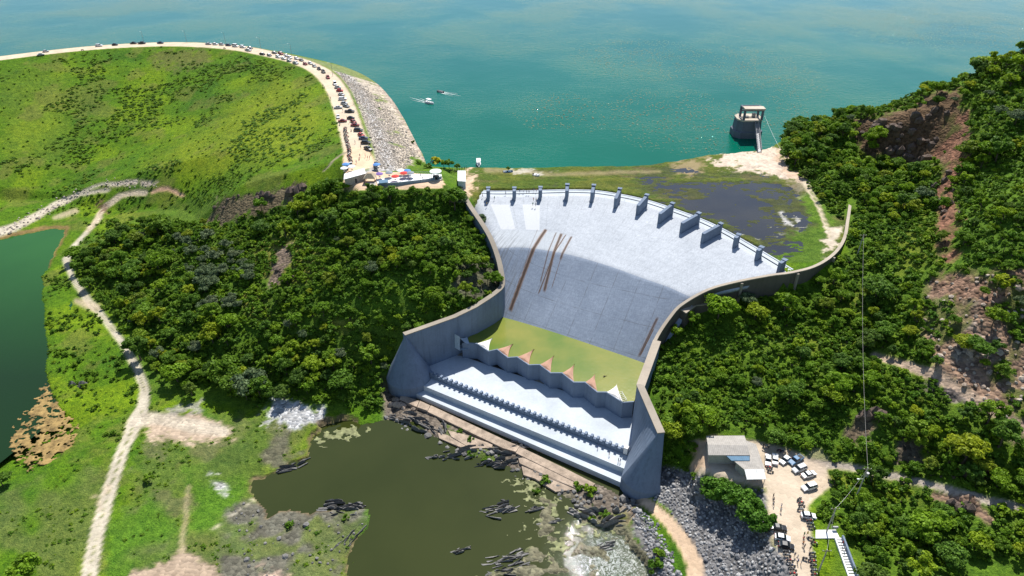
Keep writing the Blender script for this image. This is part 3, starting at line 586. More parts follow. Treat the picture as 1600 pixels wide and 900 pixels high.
# ---------------------------------------------------------------- spillway
def concrete(name, base, dark=0.0, stains=True, joints=None, rough=0.85, warm=None):
    q = NT(name); P = q.geo(); n1 = q.noise(.12, 5, P, .6); n2 = q.noise(1.3, 5, P, .7)
    c = q.mix(q.ramp(n1, .3, .7), tuple(x * .86 for x in base), tuple(min(1, x * 1.1) for x in base))
    c = q.mix(1.0, c, q.mix(q.ramp(n2, .25, .75), (.9, .9, .9), (1.07, 1.07, 1.07)), 'MULTIPLY')
    if stains:                        # run-off streaks down the face
        s = q.noise(1.0, 4, q.mapping(P, (.8, .8, .06)), .7); c = q.mix(q.math('MULTIPLY', q.ramp(s, .5, .72), .45), c, tuple(x * .55 for x in base))
    q.set(c, rough); q.bump(n2, .25, .05); q.b.inputs['Specular IOR Level'].default_value = 0.2; return q.m
M_conc = concrete('pale_concrete', (0.50, 0.51, 0.52)); M_concshade = concrete('blue_grey_concrete', (0.175, 0.22, 0.295)); M_slab = concrete('slab_concrete', (0.47, 0.51, 0.55), stains=False)  # wall concrete is darker and bluer than the slabs: shade put into its colour
M_wallc = concrete('weathered_wall', (0.125, 0.11, 0.09)); M_cap = concrete('masonry_cap', (0.30, 0.26, 0.21), stains=False); M_capp = concrete('pale_cap', (0.40, 0.34, 0.27), stains=False)
def chute_mat():
    q = NT('chute_concrete'); P = q.geo()
    ang = math.atan2(bd.y, bd.x); sub = q.n('VectorMath', operation='SUBTRACT'); q.l(P, sub.inputs[0]); sub.inputs[1].default_value = tuple(PBL)
    rot = q.n('VectorRotate', rotation_type='Z_AXIS'); q.l(sub.outputs[0], rot.inputs['Vector']); rot.inputs['Angle'].default_value = -ang
    L = rot.outputs[0]; sp = q.n('SeparateXYZ'); q.l(L, sp.inputs[0]); S, T = sp.outputs[0], sp.outputs[1]     # S along the toe, T upstream
    uv = q.n('UVMap'); uv.uv_map = 'lane'; us = q.n('SeparateXYZ'); q.l(uv.outputs[0], us.inputs[0]); U, Vv = us.outputs[0], us.outputs[1]
    low = q.ramp(Vv, .4995, .5005)
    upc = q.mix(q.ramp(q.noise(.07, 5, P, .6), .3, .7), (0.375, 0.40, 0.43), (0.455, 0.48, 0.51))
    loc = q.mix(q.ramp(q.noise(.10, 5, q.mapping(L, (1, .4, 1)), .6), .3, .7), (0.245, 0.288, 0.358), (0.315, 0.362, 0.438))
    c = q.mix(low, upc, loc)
    c = q.mix(1.0, c, q.mix(q.ramp(q.noise(1.1, 5, q.mapping(L, (2.2, .5, 1)), .75), .25, .75), (.72, .73, .75), (1.2, 1.2, 1.2)), 'MULTIPLY')
    c = q.mix(1.0, c, q.mix(q.ramp(q.noise(1.3, 5, q.mapping(L, (.25, 2.2, 1)), .75), .3, .7), (.84, .84, .86), (1.12, 1.12, 1.12)), 'MULTIPLY')
    def line(x, period, w_, off=0.0):
        f = q.math('FRACT', q.math('MULTIPLY_ADD', x, 1 / period, off)); d = q.math('ABSOLUTE', q.math('SUBTRACT', f, .5))
        return q.math('LESS_THAN', q.math('SUBTRACT', .5, d), w_ / period)
    jl = q.math('MAXIMUM', line(S, 9.15, .13), line(T, 9.0, .10)); ju = q.math('MAXIMUM', line(U, 1 / 26., .0009), line(Vv, .0715, .0012))
    jj = q.math('ADD', q.math('MULTIPLY', jl, low), q.math('MULTIPLY', ju, q.math('SUBTRACT', 1.0, low)))
    jn = q.ramp(q.noise(.3, 2, P), .35, .6); c = q.mix(q.math('MULTIPLY', q.math('MULTIPLY', jj, jn), q.math('MULTIPLY_ADD', low, .4, .35)), c, (.16, .17, .19))
    # rows of fine pour lines on the lower face
    pl = q.math('MULTIPLY', line(T, 1.05, .09), q.ramp(q.noise(.6, 4, q.mapping(L, (.25, 2, 1)), .7), .45, .62)); c = q.mix(q.math('MULTIPLY', q.math('MULTIPLY', pl, low), .30), c, (.20, .23, .28))
    # freshly patched white panels, left of the top
    def rng_(x, a, b, s=.001): return q.math('MULTIPLY', q.ramp(x, a - s, a + s), q.math('SUBTRACT', 1.0, q.ramp(x, b - s, b + s)))
    for a, b in ((.045, .105), (.148, .205)):
        m = q.math('MULTIPLY', rng_(U, a, b), rng_(Vv, .10, .345)); c = q.mix(q.math('MULTIPLY', m, .7), c, (.54, .55, .56))
    gs = q.math('MULTIPLY', rng_(U, 0, .30), rng_(Vv, .355, .5)); c = q.mix(q.math('MULTIPLY', gs, .35), c, (.45, .48, .50))
    # grey run-off fans near the left wall
    f1 = q.math('MULTIPLY', q.ramp(q.noise(1.0, 3, q.mapping(L, (1.3, .04, .04)), .7), .48, .60), rng_(U, -.1, .14, .02)); f1 = q.math('MULTIPLY', f1, q.ramp(Vv, .3, .42)); c = q.mix(q.math('MULTIPLY', f1, .55), c, (.17, .18, .19))
    # brown stains of seeping water
    nz = q.noise(.9, 4, q.mapping(L, (2.5, .12, 1)), .7)
    for (x0, y0, z0, x1, y1, z1, wd, st_) in STAINS:
        a = W(x0, y0, z0) - PBL; b = W(x1, y1, z1) - PBL
        f = lambda v: (v.x * bd.x + v.y * bd.y, -(v.x * bn.x + v.y * bn.y))
        (s0, t0), (s1, t1) = f(a), f(b); k = (s1 - s0) / (t1 - t0)
        dd = q.math('ABSOLUTE', q.math('SUBTRACT', q.math('SUBTRACT', S, s0), q.math('MULTIPLY', q.math('SUBTRACT', T, t0), k)))
        m = q.math('SUBTRACT', 1.0, q.ramp(q.math('ADD', dd, q.math('MULTIPLY', nz, wd * .9)), wd * .9, wd * 1.5))
        m = q.math('MULTIPLY', m, rng_(T, min(t0, t1), max(t0, t1), .5)); c = q.mix(q.math('MULTIPLY', m, st_), c, q.mix(q.ramp(q.math('ADD', dd, q.math('MULTIPLY', nz, wd * .6)), wd * .5, wd * 1.1), (.06, .035, .022), (.26, .14, .075)))
    q.set(c, .8); q.b.inputs['Specular IOR Level'].default_value = .25; q.bump(q.noise(1.5, 5, P, .7), .25, .06); return q.m
STAINS = [(853,362,-4.5, 797,492,-24.4, 1.0, .95), (869,366,-4.5, 845,420,-8, .35, .7), (877,368,-4.7, 851,433,-9.5, .75, .9), (893,373,-5, 876,400,-6, .6, .85), (876,400,-6, 863,428,-8.5, .18, .8), (884,370,-4.8, 842,432,-9, .35, .85), (840,362,-4.5, 812,430,-11, .12, .6), (812,425,-11, 808,445,-15, .3, .6), (1025,512,-18, 998,560,-24.4, .6, .8), (1020,525,-19.5, 1001,556,-23.5, .25, .9)]
spill = empty('spillway', tuple(W(900, 450, -12))); spill.location.z = ZP
tag(spill, 'broad fan-shaped concrete spillway with numbered rows of fins along its curved crest', 'spillway')
spill['label'] = 'broad fan-shaped pale concrete spillway with upright fins along its curved crest, between two wooded hills'
def childof(o, p):                    # keep world placement
    o.parent = p; o.matrix_parent_inverse = p.matrix_world.inverted(); return o
bpy.context.view_layer.update()
NV1, NV2 = 24, 26
rows = []; uvr = []
for j in range(NV1 + 1):
    t = j / NV1; row = []
    for i in range(NU):
        p = Tr[i].lerp(Mr[i], t); p.z = 0.15 - 6.15 * (0.62 * t + 0.38 * t * t); row.append(p)
    rows.append(row); uvr.append([(i / (NU - 1), .5 * t) for i in range(NU)])
for j in range(1, NV2 + 1):
    t = j / NV2; row = []
    for i in range(NU):
        p = Mr[i].lerp(Br2[i], t); p.z = -6 + (-27.3 + 6) * t; row.append(p)
    rows.append(row); uvr.append([(i / (NU - 1), .5 + .5 * t) for i in range(NU)])
# widen by a metre each side, so that the slab runs under the walls
for r in rows:
    r[0] = r[0] + (r[0] - r[1]).normalized() * 3.0; r[-1] = r[-1] + (r[-1] - r[-2]).normalized() * 3.0
V = [p for r in rows for p in r]; n = NU
F = [(j * n + i, (j + 1) * n + i, (j + 1) * n + i + 1, j * n + i + 1) for j in range(len(rows) - 1) for i in range(n - 1)]
me = np_mesh('chute', V, F, [chute_mat()]); uvl = me.uv_layers.new(name='lane'); UV = [p for r in uvr for p in r]
lo = np.zeros(len(me.loops), np.int32); me.loops.foreach_get('vertex_index', lo); uvl.data.foreach_set('uv', np.array(UV, np.float32)[lo].ravel())
chute = link(bpy.data.objects.new('chute', me)); childof(chute, spill)
md = chute.modifiers.new('slab', 'SOLIDIFY'); md.thickness = 1.2; md.offset = -1
# crest: walkway along the arc, raised lip upstream, recess line between
Tn = []
for i in range(NU):
    a, b = Tr[max(0, i - 1)], Tr[min(NU - 1, i + 1)]; d = (b - a).normalized(); Tn.append(Vector((-d.y, d.x, 0)))   # upstream normal
def arc(off, z): return [(p.x + nn.x * off, p.y + nn.y * off, z) for p, nn in zip(Tr, Tn)]
m = MB(); prof = [(-0.05, .15), (1.2, .22), (1.2, .02), (1.75, .02), (1.75, .34), (3.4, .42), (3.4, .22), (3.7, .22), (3.7, .5), (4.3, .5), (4.3, -3), (-.05, -3)]
m.loft([arc(o_, z_) for o_, z_ in prof + prof[:1]]); childof(m.build('crest', M_slab), spill)
def pier(i, ctr, dirn, length, h, th, drop):
    m = MB(); d = Vector((dirn.x, dirn.y, 0)).normalized(); nrm = Vector((-d.y, d.x, 0)); rowsP = []
    a = ctr - d * 2.2; pts = [(0, .1, h), (.6, 0, h), (length, 0, h - drop)]
    P = []
    for s_, k in ((0, .55), (.7, 1), (length - .3, 1), (length, .8)):
        zt_ = h - drop * s_ / length
        for sg in (-1, 1):
            q_ = a + d * s_ + nrm * (sg * th / 2 * k); zb = 0.0 if s_ < 3 else -0.17 * (s_ - 3) - .4
            P.append((s_, sg, q_.x, q_.y, zb - .3, zt_))
    b = [(x, y, z0) for _, _, x, y, z0, z1 in P]; t = [(x, y, z1) for _, _, x, y, z0, z1 in P]
    V = b + t; F = [(0, 1, 9, 8), (6, 14, 15, 7)]
    for k in range(3):
        F += [(2 * k, 2 * k + 8, 2 * k + 10, 2 * k + 2), (2 * k + 1, 2 * k + 3, 2 * k + 11, 2 * k + 9), (2 * k + 8, 2 * k + 9, 2 * k + 11, 2 * k + 10), (2 * k, 2 * k + 2, 2 * k + 3, 2 * k + 1)]
    m.add(V, F)
    # cap and side grooves for stop logs
    m.box(tuple(a + d * .9 + Vector((0, 0, h + .14))), (1.7, th + .5, .28), math.atan2(d.y, d.x))
    for sg in (-1, 1): m.box(tuple(a + d * 1.6 + nrm * (sg * (th / 2 + .06)) + Vector((0, 0, h / 2))), (.22, .14, h - .2), math.atan2(d.y, d.x), m=1)
    return m.build('pier', [M_concshade, M_concshade])
piers = [(763,310,762,330,4.2,4.4,0),(803.5,310,802,330,4.2,4.4,0),(844,309,842,330,4.2,4.4,0),(885.5,308,884,322,5.6,5.4,.8),(926,309,921,325,6.5,5.4,1),(966,314,957,330,8.5,5.2,1.2),(1007,323,993,336,10,5.0,1.2),(1046,336,1027,348,10.5,4.9,1.2),(1086,351,1061,362,11,4.8,1.2),(1120,367,1089,380,11,4.6,1.2),(1149,384,1138,395,4.0,4.3,0),(1184,404,1172,414,4.0,4.3,0),(1219,424,1206,432,4.0,4.3,0)]
for i, (x0, y0, x1, y1, ln, h, dr) in enumerate(piers):
    a = W(x0, y0, 0); b = W(x1, y1, 0); childof(pier(i, a, b - a, ln, h, 1.35, dr), spill)

# ---- training walls
def wallstrip(pts, th, zb, cap, side_=1, capover=.15, mats=(M_wallc,), batter=0.0):
    m = MB(); c = MB(); P = [Vector(p) for p in pts]; n = len(P); N = []
    for i in range(n):
        d = P[min(n - 1, i + 1)] - P[max(0, i - 1)]; d.z = 0; d.normalize(); N.append(Vector((-d.y, d.x, 0)) * side_)
    rows = []
    for p, nn, z in zip(P, N, zb):
        o = p + nn * th; rows.append([(p.x, p.y, z), (p.x, p.y, p.z), (o.x, o.y, p.z), (o.x + nn.x * batter, o.y + nn.y * batter, z)])
    m.loft(rows, closed=True); m.f += [(3, 2, 1, 0), tuple(len(m.v) - 4 + k for k in range(4))]; m.m += [0, 0]
    rows = [[(p.x - nn.x * capover, p.y - nn.y * capover, p.z + .003), (p.x - nn.x * capover, p.y - nn.y * capover, p.z + .35), (p.x + nn.x * (th + capover), p.y + nn.y * (th + capover), p.z + .35), (p.x + nn.x * (th + capover), p.y + nn.y * (th + capover), p.z + .003)] for p, nn in zip(P, N)]
    c.loft(rows, closed=True); c.f += [(3, 2, 1, 0), tuple(len(c.v) - 4 + k for k in range(4))]; c.m += [0, 0]
    return m, c
WLs = resample(WL[:9], 40) + [WL[9], WL[10]]
zb = [min(zt(p.x, p.y), p.z) - 4 for p in WLs]; zb = [max(-33.5, min(z, p.z - 8)) for z, p in zip(zb, WLs)]
zb[-14:] = [-28.5] * 12 + [-33, -35.5]
m, c = wallstrip(WLs, 1.9, zb, None, side_=-1, capover=.02)
wl = empty('training_wall', (WLs[-3].x, WLs[-3].y, -33)); tag(wl, 'curved shaded concrete side wall left of the chute and green basin, ending in a cone', 'wall'); bpy.context.view_layer.update()
childof(m.build('wall_face', M_concshade), wl); childof(c.build('coping', M_cap), wl)
# left cone
AP = WL[10]; m = MB(); A0 = math.atan2(bn.y, bn.x)
def cone(ctr, a0, a1, r, ztop, zmid, zbot, n=26, r0=.2):
    m = MB(); r_ = []
    for i in range(n + 1):
        t = a0 + (a1 - a0) * i / n; cs, sn = math.cos(t), math.sin(t)
        r_.append([(ctr.x + r0 * cs, ctr.y + r0 * sn, ztop), (ctr.x + (r * .5) * cs, ctr.y + (r * .5) * sn, (ztop + zmid) / 2), (ctr.x + r * cs, ctr.y + r * sn, zmid), (ctr.x + r * cs, ctr.y + r * sn, zbot)])
    m.loft([list(x) for x in zip(*r_)]); return m
m = cone(AP, R(40), R(-215), 8.2, -14.05, -31.2, -36.5)
childof(m.build('end_cone', M_concshade, smooth_=False), wl)
WRs = resample(WR[:13], 56) + [WR[13], WR[14]]
zb = [min(zt(p.x, p.y), p.z) - 5 for p in WRs]; zb = [min(z, p.z - 7) for z, p in zip(zb, WRs)]
m, c = wallstrip(WRs[:-2], 1.1, zb[:-2], None, side_=1, capover=.02)
wr = empty('training_wall', (WRs[-3].x, WRs[-3].y, -33)); tag(wr, 'long curved weathered wall right of the chute, ending in a warped wing', 'wall'); bpy.context.view_layer.update()
childof(m.build('wall_face', M_wallc), wr); childof(c.build('coping', M_capp), wr)
for k in (22, 30, 38):
    p = WRs[k]; d = WRs[k + 1] - WRs[k - 1]; d.z = 0; d.normalize(); nn = Vector((-d.y, d.x, 0)); b = MB().box((p.x + nn.x * 1.5, p.y + nn.y * 1.5, p.z - 4.2), (.8, .8, 8), math.atan2(d.y, d.x)); childof(b.build('buttress', M_cap), wr)
# lower right: thick wall beside the basin, then the warped wing
m, c = wallstrip([WRs[-3], WRs[-2]], 2.4, [-33, -35], None, side_=1); childof(m.build('basin_wall', M_concshade), wr); childof(c.build('basin_coping', M_capp), wr)
a, b = WRs[-2], WRs[-1]; N_ = 14; rows = []; dv = (b - a); dv.z = 0; dl = dv.length; dv.normalize(); inn = Vector((dv.y, -dv.x, 0));
if inn.x > 0: inn = -inn
fw = dv
for i in range(N_ + 1):
    t = i / N_; p = a.lerp(b, t); off = 9.5 * t ** 1.3
    rows.append([(p.x - inn.x * 1.9, p.y - inn.y * 1.9, -36.5), (p.x - inn.x * 1.9, p.y - inn.y * 1.9, p.z), (p.x, p.y, p.z)] + [(p.x + inn.x * off * s_, p.y + inn.y * off * s_, p.z + (-31.5 - p.z) * s_) for s_ in (.35, .7, 1)] + [(p.x + inn.x * off, p.y + inn.y * off, -36.6)])
m = MB().loft(rows)
ang0 = math.atan2(inn.y, inn.x)
sgn = 1 if (Vector((-inn.y, inn.x)).dot(Vector((fw.x, fw.y))) > 0) else -1
r_ = []
for i in range(23):
    t = i / 22; th_ = ang0 + sgn * R(96) * t; cs, sn = math.cos(th_), math.sin(th_); rr = 9.5 - 2.6 * t
    r_.append([(b.x + .05 * cs, b.y + .05 * sn, b.z)] + [(b.x + rr * cs * s_, b.y + rr * sn * s_, b.z + (-31.5 - b.z) * s_) for s_ in (.35, .7, 1)] + [(b.x + rr * cs, b.y + rr * sn, -37)])
m.loft(r_); e = r_[-1]; ob = rows[-1][0]; m.add([ob, rows[-1][1]] + e, [(0, 1, 2, 3, 4, 5, 6)])
childof(m.build('warped_wing', M_concshade), wr)
cp = MB(); Q = [(p_ + s_) for p_ in (a, b) for s_ in (inn * .2, inn * -2.1)]
cp.prism([(Q[0].x, Q[0].y), (Q[1].x, Q[1].y), (Q[3].x, Q[3].y), (Q[2].x, Q[2].y)], a.z + .003, a.z + .4); childof(cp.build('wing_coping', M_cap), wr)
# retaining terrace outside the right wall
tp = [W(1063, 480, -7.2), W(1072, 490, -8.2), W(1088, 478, -8.2), W(1142, 472, -8), W(1150, 462, -7.8), W(1100, 464, -7), W(1086, 463, -6.8)]
rt = empty('retaining_wall', (tp[2].x, tp[2].y, -16)); tag(rt, 'low stained retaining wall with pinkish top, outside the right side of the chute', 'wall'); bpy.context.view_layer.update()
childof(MB().prism([(p.x, p.y) for p in tp], -19, -8.3).build('wall_face', M_wallc), rt)
childof(MB().prism([(p.x, p.y) for p in tp], -8.297, -7.95).build('top_slab', M_capp), rt)

# ---- basin, flip sill with seven teeth
pool = [(PBL.x - 2, PBL.y + 6), (PBR.x + 4, PBR.y + 3), (PFR.x + 1, PFR.y - .2), (PFL.x - .5, PFL.y + .2)]
ZC = -24.1
teeth = [((770,528),(745,537),(763,549)), ((802,537),(776.5,546),(793,559)), ((835,545),(808,558),(826,570.5)), ((866,555),(843,570),(860,583)), ((898,568),(878,583),(896,597.5)), ((930,583),(914,597.5),(933,613)), ((964,599),(947.5,613),(973,629))]
front = [W(722, 536, ZC)]
for ap, b1, b2 in teeth: front += [W(*b1, ZC), W(*b2, ZC)]
front.append(W(990, 628, ZC))
sill = empty('flip_sill', (front[8].x, front[8].y, ZA)); tag(sill, 'zigzag concrete sill with seven pointed salmon teeth holding the green basin', 'sill'); bpy.context.view_layer.update()
m = MB(); n = len(front); back = [p - bn * 0.5 for p in front]
m.prism([(p.x, p.y) for p in front] + [(p.x, p.y) for p in back[::-1]], -31.2, ZC); childof(m.build('sill_wall', M_concshade), sill)
# the pool side hull: sheet just under the crest following the teeth (scalloped water edge)
M_salm = simple('salmon_render', (0.42, 0.245, 0.17), .8, .14, .5); M_white = simple('white_render', (0.78, 0.74, 0.70), .8, .08, .5)
for k, (ap, b1, b2) in enumerate(teeth):
    A = W(ap[0], ap[1], ZP + .25); B1 = W(*b1, ZC); B2 = W(*b2, ZC); m = MB(); rows = []; B1 = B1 - bn * .3; B2 = B2 - bn * .3; mid = (B1 + B2) / 2
    for i in range(13):
        t = i / 12; w_ = (1 - t) ** 1.7
        c_ = mid.lerp(A, t); l = c_ + (B1 - mid) * w_; r = c_ + (B2 - mid) * w_; zz = ZC + .01 + .75 * math.sin(math.pi * t) * .35 - (ZC - A.z) * t * t
        rows.append([(l.x, l.y, zz - .05), ((l.x + r.x) / 2, (l.y + r.y) / 2, zz + .75 * (1 - t) ** .7 * t ** .3 * 1.2), (r.x, r.y, zz - .05)])
    under = [[(x, y, ZP - 2.5) for x, y, z in r] for r in rows]
    m.loft(rows)
    m.loft([[r[0] for r in rows], [r[0] for r in under]]); m.loft([[r[2] for r in rows], [r[2] for r in under]]); m.loft([rows[0], under[0]])
    childof(m.build('tooth', M_white if k in (0, 6) else M_salm), sill)
a_ = W(714, 530, ZC); fl = MB()
rowsF = []
for i in range(9):
    t = i / 8; rowsF.append([(a_.x + 4.2 * (1 - t) - .5, a_.y - 1.2 + 2.6 * (1 - t) - t * 1.2, ZC + 4.2 * t ** 2.2), (a_.x + 1.5 + 3.2 * (1 - t), a_.y - 2.6 - t * 1.5, ZC + 4.2 * t ** 2.2)])
fl.loft(rowsF + [[(p[0] - .3, p[1] + .4, ZP - 2) for p in rowsF[-1]], [(p[0], p[1], ZP - 2) for p in rowsF[0]]]); childof(fl.build('end_flare', simple('pale_blue_concrete', (.40, .48, .55), .8, .1)), sill)
bw = bpy.data.meshes.new('basin_water'); pool = pool[:2] + [(p.x - bn.x * .3, p.y - bn.y * .3) for p in front[::-1]]; bw.from_pydata([(x, y, ZP) for x, y in pool], [], [tuple(range(len(pool)))]); bw.materials.append(M_pool); bwo = link(bpy.data.objects.new('basin_water', bw)); tag(bwo, kind='structure')
# rubble pile at the upper left corner of the basin
# ---- apron, baffle wall, steps
BFL, BFR = W(664, 583, ZA), W(977, 706, ZA)
s1L, s1R = W(648, 597, Z1), W(972, 731, Z1)
s2L, s2R = W(634, 608, Z2), W(974, 756, Z2)
def quadslab(A, B, Cc, D, zt_, th, name, mat):
    m = MB().prism([(A.x, A.y), (B.x, B.y), (Cc.x, Cc.y), (D.x, D.y)], zt_ - th, zt_); o = m.build(name, mat, bevel=0); childof(o, spill); return o
fL, fR = PFL - bd * 3 - bn * .9, PFR + bd * 1.5 - bn * .9
quadslab(fL, BFL - bd * 3, BFR + bd * 2, fR, ZA, 2.5, 'apron', M_slab)
gap = bn * 0.01
quadslab(BFL + gap - bd * 3, s1L - bd * 2, s1R + bd * 2, BFR + gap + bd * 2, Z1, 4.0, 'lower_apron', M_slab)
quadslab(s1L + gap - bd * 3, s2L - bd * 1, s2R + bd * 3, s1R + gap + bd * 3, Z2, 3.0, 'bottom_step', M_slab)
baf = empty('baffle_wall', tuple(BFL.lerp(BFR, .5))); tag(baf, 'long low wall with a comb of square teeth across the lower apron', 'baffle wall'); bpy.context.view_layer.update()
rz = math.atan2((BFR - BFL).y, (BFR - BFL).x); ctr = BFL.lerp(BFR, .5); Lb = (BFR - BFL).length
childof(MB().box((ctr.x, ctr.y, ZA + .2), (Lb + 1, .9, 1.3), rz).build('wall_beam', M_concshade), baf)
NB = 37; blk = None
for i in range(NB):
    p = BFL.lerp(BFR, (i + .5) / NB)
    if blk is None:
        blk = MB().box((0, 0, -.1), (.85, 1.25, 1.7), 0, top=.94).build('baffle_block', M_concshade); o = blk
    else: o = blk.copy(); COL.objects.link(o)
    o.location = (p.x, p.y, ZA + .95); o.rotation_euler = (0, 0, rz); childof(o, baf)
bdoor = MB().box(tuple(BFR + bd * .2 + Vector((0, 0, 1.0))), (1.3, 1.4, 2.6), rz).build('end_post', M_white); childof(bdoor, baf)
# ---------------------------------------------------------------- trees
def leaf_mat(name, cols, trans=.25):
    q = NT(name); oi = q.n('ObjectInfo'); cr = q.n('ValToRGB'); q.l(oi.outputs['Random'], cr.inputs[0]); e = cr.color_ramp.elements
    e[0].position = 0; e[0].color = (*cols[0], 1); e[1].position = 1; e[1].color = (*cols[-1], 1)
    for i, c_ in enumerate(cols[1:-1]): x = e.new((i + 1) / (len(cols) - 1)); x.color = (*c_, 1)
    at = q.n('Attribute', attribute_name='tint').outputs['Fac']
    c = q.mix(1.0, cr.outputs[0], q.mix(at, (.55, .62, .6), (1.5, 1.42, 1.15)), 'MULTIPLY')
    q.set(c, .6); q.b.inputs['Specular IOR Level'].default_value = .15
    tr = q.n('BsdfTranslucent'); q.l(c, tr.inputs[0]); mx = q.n('MixShader'); mx.inputs[0].default_value = trans
    q.l(q.b.outputs[0], mx.inputs[1]); q.l(tr.outputs[0], mx.inputs[2]); q.l(mx.outputs[0], q.out.inputs[0]); return q.m
M_leaf = leaf_mat('leaves', [(0.068, 0.132, 0.022), (0.122, 0.237, 0.020), (0.176, 0.300, 0.020), (0.107, 0.209, 0.033), (0.244, 0.348, 0.022), (0.137, 0.257, 0.020), (0.084, 0.160, 0.035), (0.321, 0.376, 0.024), (0.152, 0.264, 0.022), (0.099, 0.195, 0.024)], .40)
M_leafg = leaf_mat('grey_green_leaves', [(.150, .195, .110), (.120, .175, .090), (.165, .200, .120)])
M_bush = leaf_mat('shrub_leaves', [(.065, .150, .014), (.120, .215, .014), (.085, .180, .016), (.175, .270, .014)])
M_dark = leaf_mat('dense_leaves', [(.075, .175, .020), (.085, .19, .020)])
M_bark = simple('bark', (.11, .085, .06), .9, .2, 3)
LOBE = .29
def crown_arrays(r, seed, nl=16, per=46, R_=3.0, H=2.3, leaf=.40, zc=3.6, flat_=.8, core=True):
    rg = np.random.default_rng(seed); V = []; F = []; T = []
    lob = []
    for k in range(nl):
        a = rg.uniform(0, 2 * math.pi); rr = R_ * (rg.uniform(0, 1) ** .55) * .72; zz = zc + rg.uniform(-.5, 1) * H * .55 * (1 - (rr / R_) ** 2 * .8)
        lob.append((rr * math.cos(a) * 1.12 + .15 * R_ * math.sin(3 * a), rr * math.sin(a), zz + .25 * rg.normal(), rg.uniform(.6, 1.4) * R_ * LOBE))
    b = 0
    for (lx, ly, lz, lr) in lob:
        lt = rg.uniform(0, 1) * .5
        n = per; d = rg.normal(size=(n, 3)); d[:, 2] = np.where(d[:, 2] < -.5 * rg.uniform(size=n), -d[:, 2], d[:, 2]); d /= np.linalg.norm(d, axis=1)[:, None]
        c = np.array([lx, ly, lz]) + d * lr * rg.uniform(.72, 1.08, (n, 1)) * np.array([1, 1, flat_])
        nrm = d + rg.normal(size=(n, 3)) * .55; nrm /= np.linalg.norm(nrm, axis=1)[:, None]
        t1 = np.cross(nrm, rg.normal(size=(n, 3))); t1 /= np.linalg.norm(t1, axis=1)[:, None]; t2 = np.cross(nrm, t1)
        s = leaf * rg.uniform(.6, 1.35, (n, 1)); s2 = s * rg.uniform(.55, 1, (n, 1))
        quad = np.stack([c - t1 * s, c - t2 * s2 + nrm * s * .25, c + t1 * s, c + t2 * s2 - nrm * s * .1], 1)
        V.append(quad.reshape(-1, 3)); F.append(b + np.arange(4 * n).reshape(n, 4)); b += 4 * n; T.append(np.repeat(np.clip(lt + rg.uniform(0, .6, n), 0, 1), 4))
        if core:                                           # a ragged inner mass of twigs and leaves
            m_ = 10; th = np.linspace(0, 2 * math.pi, m_, endpoint=False); ring = []
            for ph, k_ in ((-.6, .38), (.1, .52), (.7, .34)):
                ring.append(np.c_[lx + np.cos(th) * lr * k_ * rg.uniform(.8, 1.15, m_), ly + np.sin(th) * lr * k_ * rg.uniform(.8, 1.15, m_), np.full(m_, lz + lr * ph * .85 * flat_)])
            ring = np.concatenate(ring); V.append(ring); i = np.arange(m_); j = (i + 1) % m_
            for o_ in (0, m_): F.append(b + np.c_[o_ + i, o_ + j, o_ + m_ + j, o_ + m_ + i])
            F.append(b + 2 * m_ + np.array([[0, 1, 2, 3], [0, 3, 4, 5], [0, 5, 6, 7], [0, 7, 8, 9]])); T.append(np.full(3 * m_, .35)); b += 3 * m_
    return np.concatenate(V), np.concatenate(F), np.concatenate(T), lob
def mesh_with_tint(name, V, F, T, mats, fm=None):
    me = np_mesh(name, V, F, mats, fm=fm); a = me.attributes.new('tint', 'FLOAT', 'POINT'); a.data.foreach_set('value', T.astype(np.float32)); return me
def trunk_mb(lob, zc, r=.17, seed=0, lean=.0):
    rg = random.Random(seed); m = MB(); top = Vector((rg.uniform(-.3, .3), rg.uniform(-.3, .3), zc * .55)); m.tube((0, 0, -1.2), top, r * 1.25, r * .8, 6)
    for (x, y, z, s) in lob[:6]:
        mid = top.lerp(Vector((x, y, z)), .5) + Vector((0, 0, -.2)); m.tube(top, mid, r * .6, r * .4, 5); m.tube(mid, (x, y, z), r * .4, r * .15, 5)
    return m
TREEV = []                            # (crown mesh, trunk mesh, joined mesh)
def make_variant(name, seed, mat, **kw):
    V, F, T, lob = crown_arrays(0, seed, **kw); cm = mesh_with_tint(name + '_crown', V, F, T, [mat]); tm = trunk_mb(lob, kw.get('zc', 3.6), seed=seed)
    tme = bpy.data.meshes.new(name + '_trunk'); tme.from_pydata(tm.v, [], tm.f); tme.materials.append(M_bark)
    # joined, for the distant mass (crown quads and trunk side quads)
    tf = np.array([f for f in tm.f if len(f) == 4]); Vj = np.concatenate([V, np.array(tm.v)]); Fj = np.concatenate([F, tf + len(V)])
    jm = mesh_with_tint(name + '_joined', Vj, Fj, np.concatenate([T, np.zeros(len(tm.v))]), [mat, M_bark], fm=np.r_[np.zeros(len(F)), np.ones(len(tf))])
    return cm, tme, jm
for k in range(7): TREEV.append(make_variant('tree%d' % k, 100 + k, M_leaf, nl=[24, 27, 20, 30, 22, 26, 17][k], per=66, R_=[3.0, 3.3, 2.6, 3.4, 2.8, 3.1, 2.4][k], H=[2.4, 2.2, 3.2, 2.0, 2.8, 2.3, 3.4][k], zc=[3.5, 3.4, 4.2, 3.4, 3.8, 3.4, 4.2][k], leaf=.27))
for k in range(2): TREEV.append(make_variant('grey%d' % k, 200 + k, M_leafg, nl=24, per=64, R_=3.3, H=2.0, zc=3.6, leaf=.26, flat_=.6))
SHRUBV = [make_variant('shrub%d' % k, 300 + k, M_bush, nl=7, per=34, R_=[1.5, 1.9, 1.2][k], H=.9, zc=.8, leaf=.26, core=True) for k in range(3)]

